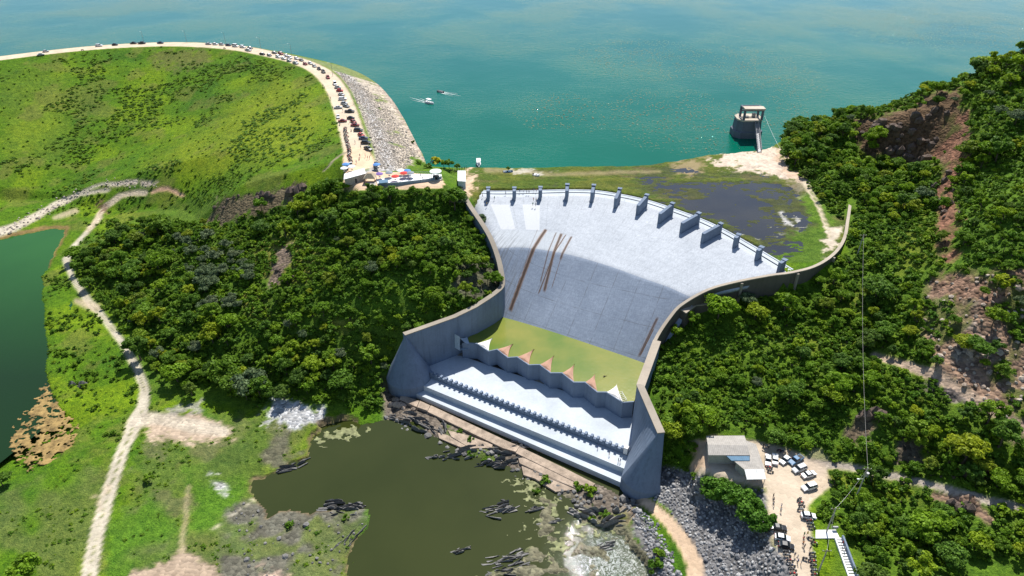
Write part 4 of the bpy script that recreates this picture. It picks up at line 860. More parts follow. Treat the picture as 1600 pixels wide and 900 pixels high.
# ---- where the woods stand: candidate spots on a jittered grid, kept where the photograph shows wood
def spots(x0, x1, y0, y1, step, seed):
    rg = np.random.default_rng(seed); gx_, gy_ = np.meshgrid(np.arange(x0, x1, step), np.arange(y0, y1, step)); gx_[1::2] += step / 2
    return (gx_ + rg.uniform(-.38, .38, gx_.shape) * step).ravel(), (gy_ + rg.uniform(-.38, .38, gx_.shape) * step).ravel()
foot_bm = footp
def prep(x, y):
    z = zta(x, y); px, py = PIX(x, y, z); return z, px, py
woodL = [(112,415),(150,385),(215,345),(270,345),(330,350),(420,322),(520,296),(560,300),(640,300),(700,290),(735,320),(745,350),(775,400),(788,440),(745,480),(700,500),(625,530),(600,600),(610,640),(560,645),(520,640),(440,620),(400,640),(330,600),(300,620),(225,560),(190,505),(150,460)]
woodR = [(1190,230),(1240,205),(1330,175),(1420,148),(1520,115),(1600,92),(1760,60),(1760,1000),(1330,1000),(1318,880),(1300,830),(1270,800),(1300,775),(1300,720),(1200,700),(1110,680),(1095,725),(1030,725),(1022,640),(1010,600),(1018,560),(1060,500),(1150,500),(1150,450),(1240,440),(1300,425),(1328,370),(1320,345),(1260,290),(1236,262)]
holes = [([(405,372),(470,362),(530,385),(510,430),(450,455),(420,458),(390,430)], .93), ([(370,445),(430,450),(435,515),(380,505)], .95), ([(470,495),(580,490),(570,540),(490,530)], .6), ([(600,330),(680,330),(690,370),(610,370)], .35), ([(495,495),(560,500),(540,530)], .7), ([(345,318),(420,300),(460,292),(470,315),(400,335),(350,345)], .6), ([(520,330),(560,320),(570,350)], .3),
 ([(1345,190),(1420,168),(1500,138),(1512,180),(1500,255),(1445,262),(1360,240)], .93), ([(1475,180),(1515,170),(1500,260),(1494,300),(1512,345),(1492,375),(1505,400),(1490,415),(1460,408),(1466,330),(1460,260)], .88),
 ([(1445,445),(1520,425),(1600,440),(1800,440),(1800,640),(1600,640),(1575,655),(1500,610),(1450,560),(1430,500)], .72), ([(1300,430),(1345,440),(1345,500),(1290,490)], .5), ([(1400,320),(1470,330),(1460,400),(1500,410),(1490,440),(1400,450),(1385,400)], .7), ([(1220,505),(1340,495),(1350,560),(1240,560)], .72),
 ([(1340,555),(1420,560),(1480,588),(1560,640),(1610,670),(1620,690),(1540,650),(1500,640),(1460,615),(1400,590)], 1.), ([(1262,715),(1320,722),(1400,736),(1470,752),(1540,772),(1620,790),(1620,812),(1540,795),(1460,778),(1330,745),(1262,735)], 1.), ([(1290,735),(1400,745),(1480,770),(1480,800),(1400,790),(1340,800),(1290,790)], .8), ([(1480,775),(1550,790),(1550,835),(1480,810)], 1.),
 ([(1030,560),(1100,540),(1130,580),(1090,600),(1060,640),(1020,640)], .6), ([(1020,520),(1130,500),(1200,560),(1150,640),(1030,660)], .5), ([(1080,470),(1240,470),(1240,540),(1100,540)], .4), ([(1560,560),(1640,560),(1640,800),(1560,720)], .5), ([(1400,690),(1450,690),(1440,735),(1400,725)], 1.), ([(1325,640),(1375,635),(1360,690),(1320,690)], 1.), ([(1555,650),(1600,650),(1600,690),(1565,700)], .9), ([(1275,765),(1320,790),(1335,822),(1312,830),(1330,910),(1270,910),(1262,800)], .93), ([(1060,690),(1100,690),(1100,745),(1050,745)], .9), ([(1125,620),(1150,620),(1150,645),(1125,645)], .9),
 ([(1585,280),(1600,270),(1600,300)], 0)]
keepout = [[(1180,210),(1218,210),(1232,268),(1180,268)], [(1292,822),(1322,822),(1352,915),(1300,915)], [(1090,672),(1205,672),(1215,770),(1090,745)], [(700,262),(762,262),(770,318),(738,318)], [(536,262),(700,262),(700,296),(540,296)]]
wallpts = [(p.x, p.y) for p in WLs]; wallpts2 = [(p.x, p.y) for p in WRs]
def wood(x0, x1, y0, y1, step, seed, poly, extra_p=1.0):
    x, y = spots(x0, x1, y0, y1, step, seed); z, px, py = prep(x, y); rg = np.random.default_rng(seed + 5)
    p = smooth(0.6 - sdf(px + rg.normal(0, 5, len(px)), py + rg.normal(0, 4, len(px)), poly) / 10) * extra_p
    for hp, s in holes: p *= 1 - s * inside(px, py, hp)
    for kp in keepout: p *= ~inside(px, py, kp)
    p *= (np.minimum(seg_dist(x, y, wallpts), seg_dist(x, y, wallpts2)) > 2.6) & ~inside(x, y, footp)
    p *= (z > -35.7) & (px > -70) & (px < 1700) & (py < 960) & ~((np.abs(z) < .6) & (y > 300))
    p *= .12 + .88 * smooth(fbm(x, y, 14, 3, seed + 40) * 5 + .7)
    k = rg.uniform(size=len(x)) < p; return x[k], y[k], z[k], px[k], py[k]
A = wood(-210, 0, 165, 300, 4.3, 1, woodL); B = wood(20, 330, 90, 380, 4.6, 2, woodR)
tx_, ty_, tz_, tpx, tpy = [np.concatenate(v) for v in zip(A, B)]
rg = np.random.default_rng(9); nT = len(tx_)
tsc = np.exp(rg.normal(-.24, .34, nT)); big = fbm(tx_, ty_, 30, 2, 5); tsc = np.clip(tsc * (1 + .35 * big), .42, 1.85)
tvi = rg.integers(0, 7, nT)
greyz = inside(tpx, tpy, [(270,380),(330,370),(420,420),(440,460),(380,500),(270,470)]); tvi = np.where(greyz & (rg.uniform(size=nT) < .7), rg.integers(7, 9, nT), tvi); tvi = np.where((rg.uniform(size=nT) < .03), 7, tvi)
trz = rg.uniform(0, 6.28, nT); dist = np.sqrt(tx_ ** 2 + ty_ ** 2 + (CAMZ - tz_) ** 2)
# hand-placed trees the photograph singles out (px, py of the foot, scale, variant)
HAND = [(1095, 668, 1.5, 3, 'round very dark broad tree behind the grey roofed building, right of the warped wing'), (752, 352, .95, 8, 'bluish green tree leaning over the upper left wall of the chute'), (775, 445, 1.0, 0, 'bright tree at the foot of the left wall beside the narrow of the chute'),
        (235, 752, .55, 4, 'small lone round tree on the open meadow right of the dirt road'), (1079, 708, .6, 1, 'small round tree on bare ground left of the grey roofed building'), (1180, 500, 1.25, 3, 'tall spreading tree below the low retaining wall'), (1165, 478, 1.0, 7, 'pale tree in front of the buttressed outer wall'),
        (1368, 470, 1.75, 3, 'broad dark tree in the middle of the right hillside'), (1520, 560, 1.3, 1, 'olive bush-like tree standing alone on the stony scree'), (1460, 575, .7, 4, 'small bright tree at the left foot of the scree'), (1565, 590, .8, 0, 'round bright tree at the right of the scree'), (50, 905, 1.5, 4, 'pale fresh green tree at the bottom left of the meadow'),
        (5, 760, 1.0, 1, 'tree at the lagoon shore at the left edge'), (702, 264, .9, 4, 'leafy tree on the reservoir shore behind the round roofed kiosk'), (715, 266, .6, 4, 'smaller leafy tree on the shore beside the white gatehouse'), (694, 262, .7, 4, 'round shore tree right of the yellow shrub'), (794, 268, .42, 2, 'tiny lone tree standing in the shallows by the moored boats'),
        (1430, 700, .9, 4, 'bright tree just above the gravel track'), (1347, 705, .95, 4, 'round tree beside the utility pole by the track')]
order = np.argsort(dist / tsc); inframe = (tpx > -10) & (tpx < 1610) & (tpy < 915) & (tpy > 80)
order = [i for i in order if inframe[i]][:300 - len(HAND)]
ind = np.zeros(nT, bool); ind[order] = True
def place_tree(x, y, z, sc, vi, rz, label, group, name='tree', zs=1.0):
    t = empty(name, (x, y, z), rz); t.scale = (sc, sc, sc * zs * .9); tag(t, label, 'tree', group)
    cm, tm, _ = TREEV[vi]; link(bpy.data.objects.new('trunk', tm), t); link(bpy.data.objects.new('crown', cm), t); return t
def nearest_landmark(px, py):
    L = [((640,500),'behind the left spillway wall'), ((600,600),'above the left end cone'), ((450,300),'by the brown hilltop ledge'), ((150,420),'above the dirt road bend'), ((260,560),'at the left hill foot by the road'), ((450,430),'by the clearing on the left hill'), ((600,290),'below the viewing terrace'), ((740,360),'beside the upper left chute wall'), ((500,630),'on the left hill above the river'),
         ((1060,600),'right of the warped wing'), ((1170,470),'outside the curved right wall'), ((1290,440),'below the bend of the right wall'), ((1160,600),'on the slope above the grey roofs'), ((1260,640),'on the slope above the car park'), ((1350,640),'on the slope above the utility pole'), ((1430,700),'just above the gravel track on the right'), ((1520,690),'between gravel track and scree path'), ((1380,400),'in the middle of the right hillside'), ((1550,370),'on the right hill beside the gully'), ((1500,560),'around the bare scree'), ((1320,820),'beside the white stairway'), ((1430,850),'in the thicket below the gravel track'), ((1560,860),'in the bottom right corner thicket'), ((1300,280),'above the lakeside track'), ((1450,190),'on the crest of the right hill'), ((1580,140),'at the very top of the right hill')]
    return min(L, key=lambda l: (l[0][0] - px) ** 2 + (l[0][1] - py) ** 2)[1]
LABS = {}
for i in order:
    lm = nearest_landmark(tpx[i], tpy[i]); sz = 'large' if tsc[i] > 1.05 else ('small' if tsc[i] < .78 else 'middling'); kd = 'grey-green' if tvi[i] > 6 else ('narrow' if tvi[i] in (2, 6) else 'rounded')
    t_ = place_tree(tx_[i], ty_[i], tz_[i] - .15, tsc[i], int(tvi[i]), trz[i], f'{sz} {kd} tree {lm}', f'{sz} {kd} trees {lm}'); LABS.setdefault(t_['label'], []).append((tpx[i], t_))
ORD = ['', 'second ', 'third ', 'fourth ', 'fifth ', 'sixth ', 'seventh ', 'eighth ', 'ninth ', 'tenth ', 'eleventh ', 'twelfth ']
for lb, ts in LABS.items():            # tell look-alikes apart by their order across the slope
    if len(ts) < 2: continue
    ts.sort(key=lambda v: v[0]); n_ = len(ts)
    for k, (_, t_) in enumerate(ts):
        if k < n_ - 1 - k: w_ = 'leftmost' if k == 0 else ORD[min(k, 11)] + 'from the left'
        else: w_ = 'rightmost' if k == n_ - 1 else (ORD[min(n_ - 1 - k, 11)] + 'from the right')
        t_['label'] = lb + ', ' + w_
for px, py, sc, vi, lb in HAND:
    p = hit(px, py); place_tree(p.x, p.y, p.z - .1, sc, vi, px * .7, lb, None, zs=1.0)
# the rest of the woods: one mass, instanced
def scatter(name, x, y, z, rz, sc, vi, meshes, label, cat='woodland', kind='stuff', tilt=None, zs=None):
    src = bpy.data.collections.new(name + '_sources')
    for k, me_ in enumerate(meshes): src.objects.link(bpy.data.objects.new('%s_%02d' % (name + '_source', k), me_))
    me = bpy.data.meshes.new(name); me.vertices.add(len(x)); me.vertices.foreach_set('co', np.c_[x, y, z].astype(np.float32).ravel())
    rot = np.c_[np.zeros(len(x)), np.zeros(len(x)), rz] if tilt is None else np.c_[tilt, rz]
    a = me.attributes.new('rot', 'FLOAT_VECTOR', 'POINT'); a.data.foreach_set('vector', rot.astype(np.float32).ravel())
    zs = np.ones(len(x)) if zs is None else zs
    a = me.attributes.new('scl', 'FLOAT_VECTOR', 'POINT'); a.data.foreach_set('vector', np.c_[sc, sc, sc * zs].astype(np.float32).ravel())
    a = me.attributes.new('pick', 'INT', 'POINT'); a.data.foreach_set('value', np.asarray(vi, np.int32))
    o = link(bpy.data.objects.new(name, me)); tag(o, label, cat, kind=kind)
    g = bpy.data.node_groups.new(name, 'GeometryNodeTree'); g.interface.new_socket('Geometry', in_out='INPUT', socket_type='NodeSocketGeometry'); g.interface.new_socket('Geometry', in_out='OUTPUT', socket_type='NodeSocketGeometry')
    N = g.nodes; gi = N.new('NodeGroupInput'); go = N.new('NodeGroupOutput'); io = N.new('GeometryNodeInstanceOnPoints'); ci = N.new('GeometryNodeCollectionInfo')
    ci.inputs['Collection'].default_value = src; ci.inputs['Separate Children'].default_value = True; ci.inputs['Reset Children'].default_value = True
    def at(nm, ty):
        n_ = N.new('GeometryNodeInputNamedAttribute'); n_.data_type = ty; n_.inputs[0].default_value = nm; return [s for s in n_.outputs if s.enabled][0]
    g.links.new(gi.outputs[0], io.inputs['Points']); g.links.new(ci.outputs[0], io.inputs['Instance']); io.inputs['Pick Instance'].default_value = True
    e2r = N.new('FunctionNodeEulerToRotation'); g.links.new(at('rot', 'FLOAT_VECTOR'), e2r.inputs[0]); g.links.new(e2r.outputs[0], io.inputs['Rotation'])
    g.links.new(at('pick', 'INT'), io.inputs['Instance Index']); g.links.new(at('scl', 'FLOAT_VECTOR'), io.inputs['Scale']); g.links.new(io.outputs[0], go.inputs[0])
    md = o.modifiers.new('scatter', 'NODES'); md.node_group = g; return o
r_ = ~ind; print('trees', nT, 'stuff', r_.sum())
scatter('woodland', tx_[r_], ty_[r_], tz_[r_] - .15, trz[r_], tsc[r_], tvi[r_], [t[2] for t in TREEV], 'dense mixed green wood filling in the hillsides between the separate trees')
# understorey in the woods and shrubs on the open ground
def cover(name, reg, dens_poly, step, seed, lo, hi, meshes, label, cat, dens=1.0, noise_=None, hol=True, near_roads=True):
    x, y = spots(*reg, step, seed); z, px, py = prep(x, y); rg = np.random.default_rng(seed); p = np.zeros(len(x))
    for poly, d_ in dens_poly: p = np.maximum(p, d_ * smooth(0.5 - sdf(px + rg.normal(0, 6, len(x)), py + rg.normal(0, 4, len(x)), poly) / 12))
    if noise_: p *= smooth(fbm(x, y, noise_[0], 3, seed) * noise_[1] + noise_[2])
    k_ = bil(x, y, xs, ys, K[..., 1]); p *= smooth((k_ - .35) * 3)
    for kp in keepout: p *= ~inside(px, py, kp)
    p *= (np.minimum(seg_dist(x, y, wallpts), seg_dist(x, y, wallpts2)) > 1.6) & ~inside(x, y, footp) & (px > -60) & (px < 1660) & (py < 950)
    k = rg.uniform(size=len(x)) < p * dens; return x[k], y[k], z[k], px[k], py[k], rg
SJ = [s[2] for s in SHRUBV]
def sc_cover(name, reg, polys, step, seed, lo, hi, label, cat, noise_=None, zs=.8):
    x, y, z, px, py, rg = cover(name, reg, polys, step, seed, lo, hi, SJ, label, cat, 1.0, noise_); n_ = len(x); print(name, n_)
    scatter(name, x, y, z - .1, rg.uniform(0, 6.28, n_), rg.uniform(lo, hi, n_), rg.integers(0, 3, n_), SJ, label, cat, zs=np.full(n_, zs))
sc_cover('undergrowth', (-215, 330, 105, 390), [(woodL, 1.0), (woodR, 1.0)], 2.5, 21, .6, 1.5, 'low leafy undergrowth between the trees on both hills', 'undergrowth')
damP = [(-60,110),(200,82),(330,82),(400,90),(470,110),(505,140),(525,180),(535,225),(500,262),(430,290),(300,290),(240,285),(150,286),(60,320),(-60,360)]
sc_cover('slope_scrub', (-420, -60, 270, 520), [(damP, .8)], 2.2, 22, .3, 1.2, 'dark green scrub in ragged rows over the grassy dam slope', 'scrub', (20, 4.0, -.05), .36)
sc_cover('slope_tufts', (-420, -60, 270, 520), [(damP, .25)], 3.2, 29, .2, .6, 'scattered low tufts over the grassy dam slope', 'tufts', None, .7)
mead = [(110,400),(240,620),(240,640),(420,640),(500,660),(440,720),(380,770),(560,860),(540,960),(-60,960),(-60,770),(60,750),(125,690),(80,600),(60,500),(60,430)]
sc_cover('meadow_tufts', (-230, 10, 92, 260), [(mead, .55)], 2.0, 23, .2, .55, 'rough grass tufts over the lower left meadow', 'tufts', (9, 3, .5), .6)
bushy = [(60,430),(105,420),(150,480),(195,560),(215,620),(190,700),(140,640),(110,600),(75,560),(70,500)]
sc_cover('track_scrub', (-230, -100, 150, 260), [(bushy, .8)], 2.4, 24, .4, 1.0, 'leafy scrub between the lagoon and the dirt road', 'scrub', (14, 3, .45), .8)
rest = [(240,285),(545,240),(560,290),(450,300),(330,320),(210,345),(130,400),(110,395),(150,340),(60,345),(0,370),(-60,380),(100,310)]
sc_cover('valley_scrub', (-300, -60, 230, 380), [(rest, .7)], 2.4, 25, .3, .9, 'low scrub over the grassy valley below the dam', 'scrub', (14, 3, .4), .7)
# ---------------------------------------------------------------- rocks
def rock_mesh(name, seed, flat_=.7, mat=None, sub=2, jag=.3, strata=0):
    bm = bmesh.new(); bmesh.ops.create_icosphere(bm, subdivisions=sub, radius=1.0); rg = random.Random(seed)
    pl = [(Vector((rg.gauss(0, 1), rg.gauss(0, 1), rg.gauss(0, 1))).normalized(), rg.uniform(.5, .9)) for _ in range(7)]
    for v in bm.verts:
        for nn, k in pl:
            d = v.co.dot(nn)
            if d > k: v.co -= nn * (d - k)
        v.co *= 1 + rg.uniform(-jag, jag) * .25; v.co.z *= flat_
    me = bpy.data.meshes.new(name); bm.to_mesh(me); bm.free(); me.materials.append(mat); return me
def rock_mat(name, lo, hi):
    q = NT(name); oi = q.n('ObjectInfo'); P = q.geo(); c = q.mix(oi.outputs['Random'], lo, hi); c = q.mix(1.0, c, q.mix(q.ramp(q.noise(2.0, 5, P, .7), .3, .7), (.65, .65, .65), (1.3, 1.3, 1.3)), 'MULTIPLY')
    q.set(c, .85); q.bump(q.noise(3, 5, P, .8), .6, .15); return q.m
M_boul = rock_mat('grey_boulder', (.08, .085, .10), (.46, .45, .44)); M_rip = rock_mat('tan_riprap', (.30, .26, .21), (.60, .52, .44)); M_out = rock_mat('slate_outcrop', (.10, .098, .095), (.23, .22, .205)); M_scree = rock_mat('scree_stone', (.18, .12, .085), (.45, .38, .31))
def rock_field(name, reg, poly, step, seed, lo, hi, mat, label, cat, cond=None, p0=1.0, flat_=.7, plane=None):
    x, y = spots(*reg, step, seed); z, px, py = prep(x, y); rg = np.random.default_rng(seed)
    k = rg.uniform(size=len(x)) < p0 * smooth(.5 - sdf(px + rg.normal(0, 3, len(x)), py + rg.normal(0, 2, len(x)), poly) / 4)
    k &= ~inside(x, y, footp) & (np.minimum(seg_dist(x, y, wallpts), seg_dist(x, y, wallpts2)) > 1.0)
    if cond is not None: k &= cond(x, y, z, px, py)
    x, y, z = x[k], y[k], z[k]; n_ = len(x); print(name, n_); ms = [rock_mesh('%s_m%d' % (name, i), seed + i, flat_, mat, 1) for i in range(5)]
    s_ = rg.uniform(lo, hi, n_) * (1 + .6 * (rg.uniform(size=n_) < .08))
    scatter(name, x, y, z + s_ * .15, rg.uniform(0, 6.28, n_), s_, rg.integers(0, 5, n_), ms, label, cat, tilt=rg.uniform(-.5, .5, (n_, 2)))
notrk = lambda x, y, z, px, py: seg_dist(px, py, [(930,752),(975,765),(1010,785),(1045,815),(1070,850),(1085,880),(1092,960)], [4, 6, 8, 10, 12, 13, 16]) > 2
rock_field('boulder_slope', (20, 95, 105, 165), rip, .95, 61, .26, .62, M_boul, 'grey boulder slope between the warped wing and the car park', 'boulders', notrk)
rock_field('boulder_bank', (20, 75, 105, 150), [(985,790),(1015,800),(1045,860),(1060,900),(1055,960),(1035,960),(1010,860),(1000,830)], .85, 62, .3, .8, M_boul, 'dark grey boulders between the river and the curved dirt ramp', 'boulders', notrk)
damc = lambda x, y, z, px, py: (bil(x, y, xs, ys, np.where(side > 0, dc, 0)) > HWR + 1.2) & (z > -1) & (bil(x, y, xs, ys, K[..., 0]) > .55)
rock_field('stone_facing', (-110, -40, 285, 470), [(478,95),(530,110),(600,160),(650,240),(640,268),(590,262),(575,230),(540,150),(500,110)], 1.1, 63, .3, .65, M_rip, 'tan stone facing of the dam slope above the reservoir', 'stones', damc)
rock_field('scree', (110, 260, 120, 220), [(1445,440),(1520,425),(1600,430),(1640,430),(1640,640),(1600,640),(1560,650),(1500,610),(1450,560),(1430,500)], 2.2, 64, .3, 1.1, M_scree, 'loose stones over the bare scree on the right hill', 'stones', None, .6)
rock_field('toe_stones', (-290, -130, 280, 350), [(0,360),(50,335),(100,308),(160,284),(215,280),(245,286),(245,292),(160,294),(110,315),(50,350),(0,372)], 1.5, 65, .3, .8, M_rip, 'pale stones lining the foot of the grassy dam', 'stones', None, .6)
rock_field('river_rubble', (-45, 60, 105, 200), [(600,640),(680,690),(760,700),(880,760),(1000,780),(1000,800),(900,790),(840,770),(800,740),(690,700),(600,662)], 1.5, 66, .35, 1.1, M_out, 'dark rubble along the foot of the lowest concrete step', 'stones', None, .6)
rock_field('shore_rubble', (-130, -20, 95, 190), [(395,770),(430,815),(500,800),(572,788),(575,830),(540,870),(540,930),(380,930),(360,800)], 2.2, 67, .2, .7, M_out, 'grey stones over the flat rocky spit in the dark river', 'stones', None, .42)
# river outcrops: tilted slate ribs, each its own thing
def ribs(name, pts, h, wd, label, group=None, seed=0, mat=None, nrib=5, spread=1.0, z=ZR):
    """a reef of tilted slate: many angular, partly drowned slabs lying along one bedding direction"""
    rg = random.Random(seed); P = [W(x, y, z) for x, y in pts]; m = MB(); Ltot = (P[-1] - P[0]).length
    for k in range(int(nrib * 4 + Ltot * nrib * .38)):
        t = rg.uniform(0, 1) * (len(P) - 1); j = min(int(t), len(P) - 2); d = P[j + 1] - P[j]; d.z = 0; d.normalize(); d = (Matrix.Rotation(rg.gauss(0, .16), 3, 'Z') @ d); nn = Vector((-d.y, d.x, 0))
        edge = math.sin(math.pi * t / (len(P) - 1)) ** .6 + .15; c = P[j].lerp(P[j + 1], t - j) + nn * rg.gauss(0, wd * nrib * .22 * edge); L_ = rg.uniform(.6, 2.6) * (.5 + .5 * edge); w_ = rg.uniform(.25, .75) * wd * .7; hh = h * rg.uniform(.25, 1.0) * edge; tl = rg.uniform(-.25, .25) * L_
        a = c - d * L_; b = c + d * L_; J = lambda s=.22: rg.uniform(-s, s)
        V = [(a.x + J(), a.y + J(), z - 1), (a.x + nn.x * w_ + J(), a.y + nn.y * w_ + J(), z - 1), (b.x + nn.x * w_ * .8 + J(), b.y + nn.y * w_ * .8 + J(), z - 1), (b.x - nn.x * w_ * .5 + J(), b.y - nn.y * w_ * .5 + J(), z - 1),
             (a.x + J() + d.x * .3, a.y + J() + d.y * .3, z + hh * .7 - tl * .3), (a.x + nn.x * w_ * .8 + J(), a.y + nn.y * w_ * .8 + J(), z + hh * .25), (b.x + nn.x * w_ * .6 - d.x * .4 + J(), b.y + nn.y * w_ * .6 - d.y * .4 + J(), z + hh * .3), (b.x - nn.x * w_ * .3 - d.x * .3 + J(), b.y - nn.y * w_ * .3 - d.y * .3 + J(), z + hh * .8 + tl * .3),
             (c.x + J(), c.y + J(), z + hh * rg.uniform(.9, 1.25))]
        m.add(V, [(0, 1, 5, 4), (1, 2, 6, 5), (2, 3, 7, 6), (3, 0, 4, 7), (4, 5, 8), (5, 6, 8), (6, 7, 8), (7, 4, 8)])
    o = m.build(name, mat or M_out, smooth_=False); tag(o, label, 'rock', group); return o
ribs('rock_outcrop', [(668,718),(730,708),(800,700),(830,696)], 1.6, 1.5, 'long dark slate ridge running out from the concrete step into the river', seed=1, nrib=4)
ribs('rock_outcrop', [(740,730),(790,722),(840,712)], 1.5, 1.3, 'shorter slate ridge just below the long one, with grass on top', seed=2, nrib=3)
ribs('rock_outcrop', [(605,650),(640,655),(680,668),(690,680)], 1.6, 1.8, 'broken slate rocks below the left end cone', seed=3, nrib=4)
ribs('rock_outcrop', [(756,800),(785,797),(806,790)], 1.1, 1.2, 'small dark island of slate in the middle of the river', seed=4, nrib=4)
ribs('rock_outcrop', [(828,797),(845,793)], .7, .8, 'tiny dark rock right of the slate island in the river', seed=5, nrib=2)
ribs('rock_outcrop', [(845,818),(875,813)], .6, .7, 'thin rock sliver in the algae below the grassy islet', seed=6, nrib=2)
ribs('rock_outcrop', [(708,862),(736,856)], .6, .7, 'low flat rock breaking the surface of the dark river', seed=7, nrib=2)
ribs('rock_outcrop', [(760,882),(800,872),(820,862)], .6, .9, 'upper of the low slate bars near the bottom edge of the river', seed=8, nrib=4)
ribs('rock_outcrop', [(765,898),(800,890),(825,880)], .6, .9, 'lower of the slate bars near the bottom edge of the river', seed=9, nrib=4)
ribs('rock_outcrop', [(888,800),(935,812),(975,806),(985,796)], 2.4, 2.2, 'big dark grassy rock shelf right of the river below the bottom step', seed=10, nrib=4)
ribs('rock_outcrop', [(500,800),(540,796),(570,790)], 1.3, 1.6, 'tip of the rocky spit reaching into the dark river', seed=11, nrib=4)
ribs('rock_outcrop', [(520,870),(545,840),(565,812)], 1.2, 1.3, 'dark rocky edge on the right flank of the spit', seed=12, nrib=3)
ribs('rock_outcrop', [(435,736),(455,731),(485,718)], 1.4, 1.3, 'dark rock lip on the river shore left of the pool', seed=13, nrib=3)
ribs('rock_outcrop', [(940,855),(960,848)], .9, 1.3, 'rounded rock in the sunlit shallows at the right of the river', seed=14, nrib=2)
# cliff rock on the hills: craggy faces
def crag(pts, h, wd, label, mat, seed, nrib=4):
    rg = random.Random(seed); m = MB(); P = [hit(x, y) for x, y in pts]
    for k in range(nrib * 3):
        t = rg.uniform(0, 1) * (len(P) - 1); j = min(int(t), len(P) - 2); p = P[j].lerp(P[j + 1], t - j) + Vector((rg.uniform(-wd, wd), rg.uniform(-wd, wd) * .5, 0)); rr = rg.uniform(.5, 1.3) * h
        b = len(m.v); bm = bmesh.new(); bmesh.ops.create_icosphere(bm, subdivisions=1, radius=1)
        vs = [(p.x + v.co.x * rr * rg.uniform(.7, 1.1), p.y + v.co.y * rr * .8 * rg.uniform(.7, 1.1), zt(p.x, p.y) + v.co.z * rr * rg.uniform(.7, 1.2)) for v in bm.verts]; m.add(vs, [[v.index for v in f.verts] for f in bm.faces]); bm.free()
    o = m.build('rock_crag', mat, recalc=False); tag(o, label, 'rock'); return o
M_cliff = simple('brown_cliff_rock', (.13, .095, .075), .9, .35, .8, bump=.6); M_ledge = simple('tan_ledge_rock', (.34, .265, .20), .9, .32, .45, bump=.8)
crag([(340,325),(380,312),(420,306)], 2.0, 3, 'weathered brown rock ledge on the top edge of the left hill', M_cliff, 1, 5)
crag([(450,302),(468,298)], 2.4, 2.5, 'rust coloured crag standing out at the top of the left hill', M_cliff, 2, 4)
crag([(116,604),(128,600),(136,602)], 1.3, 2, 'lone dark rock among the scrub left of the dirt road', M_out, 15, 2)
crag([(1350,205),(1385,200),(1430,190),(1470,180)], 2.2, 5, 'brown crags along the upper edge of the big hill cliff', M_cliff, 21, 7)
crag([(1385,225),(1430,225),(1465,230)], 2.2, 5, 'brown crags in the shaded heart of the big hill cliff', M_cliff, 22, 6)
crag([(1475,270),(1480,310),(1485,350)], 1.6, 4, 'rusty crags down the gully on the hill', M_cliff, 23, 5)
crag([(428,415),(440,430),(448,440)], 1.6, 3, 'dark crag in the grassy clearing on the left hill', M_cliff, 3, 3)
crag([(1495,790),(1515,793),(1530,800)], 1.6, 2, 'reddish brown rock lip below the gravel track', M_cliff, 4, 3)
crag([(1511,739),(1519,741)], 2.0, .7, 'brown rock bank above the gravel track', M_cliff, 5, 3)
crag([(1350,660),(1365,650)], 2.0, 3, 'shaded brown cut bank above the utility pole', M_cliff, 6, 3)
# pinkish ledges in front of the lowest step
def ledge(pts, z0, z1, label):
    P = [W(x, y, z1) for x, y in pts]; m = MB(); rg = random.Random(len(label)); m.prism([(p.x, p.y) for p in P], z0, [z1 + rg.uniform(-.12, .12) for p in P]); o = m.build('concrete_ledge', M_ledge); tag(o, label, 'ledge'); return o
ledge([(627,617),(655,626),(651,636),(624,624)], -38, -34.6, 'first short pinkish block of the old ledge below the left cone')
ledge([(656,626),(672,633),(668,642),(652,636)], -38, -34.7, 'second short pinkish block of the old ledge below the left cone')
ledge([(673,633),(790,688),(812,697),(806,706),(786,700),(668,643)], -38, -34.8, 'long pinkish ledge running along the foot of the bottom step')
ledge([(812,698),(880,730),(930,756),(922,764),(862,735),(806,708)], -38, -34.9, 'right half of the pinkish ledge at the foot of the bottom step')
ledge([(810,716),(825,714),(910,757),(902,764),(862,748),(812,724)], -38, -35.1, 'lower pale ledge right of the slate ridges, second from the step')
ledge([(815,728),(838,728),(870,742),(904,764),(868,768),(836,748),(818,742)], -38, -35.3, 'cracked flat pale slab at the river edge right of the slate ridges')
ledge([(700,672),(730,680),(770,694),(768,700),(735,700),(705,682)], -38, -35.2, 'weathered slab between the long ledge and the river')
ledge([(684,676),(700,680),(732,696),(722,700),(686,684)], -38, -35.4, 'narrow slab dipping into the river left of the slate ridge')
crag([(612,628),(630,636),(648,640)], 1.5, 2, 'smooth tan boulders beside the ledge below the left cone', M_ledge, 7, 3)
# algae bank in the lagoon: a floating mat with torn holes
def torn(name, poly, z, mat, label, cat, cell=.55, seed=0, thr=.0, size=4.0, zv=.05):
    xs_ = [W(x, y, z).x for x, y in poly]; ys_ = [W(x, y, z).y for x, y in poly]; ax = np.arange(min(xs_), max(xs_), cell); ay = np.arange(min(ys_), max(ys_), cell); X, Y = np.meshgrid(ax, ay)
    px, py = PIX(X, Y, z); s_ = sdf(px, py, poly); nn = fbm(X, Y * 1.4, size, 5, seed, .65); keep = (nn + np.clip(-s_ / 30, -1, .32) - thr) > 0
    keep &= s_ < 3; Z = z + .04 + zv * (fbm(X, Y, 1.2, 3, seed + 1) + 1); k = keep[:-1, :-1] & keep[1:, :-1] & keep[:-1, 1:] & keep[1:, 1:]
    idx = np.arange(X.size).reshape(X.shape); F = np.c_[idx[:-1, :-1][k], idx[:-1, 1:][k], idx[1:, 1:][k], idx[1:, :-1][k]]; used, inv = np.unique(F, return_inverse=True)
    Vv = np.c_[X.ravel(), Y.ravel(), Z.ravel()][used]; me = np_mesh(name, Vv, inv.reshape(F.shape), [mat]); o = link(bpy.data.objects.new(name, me)); md = o.modifiers.new('thick', 'SOLIDIFY'); md.thickness = .06
    tag(o, label, cat, kind='stuff'); return o
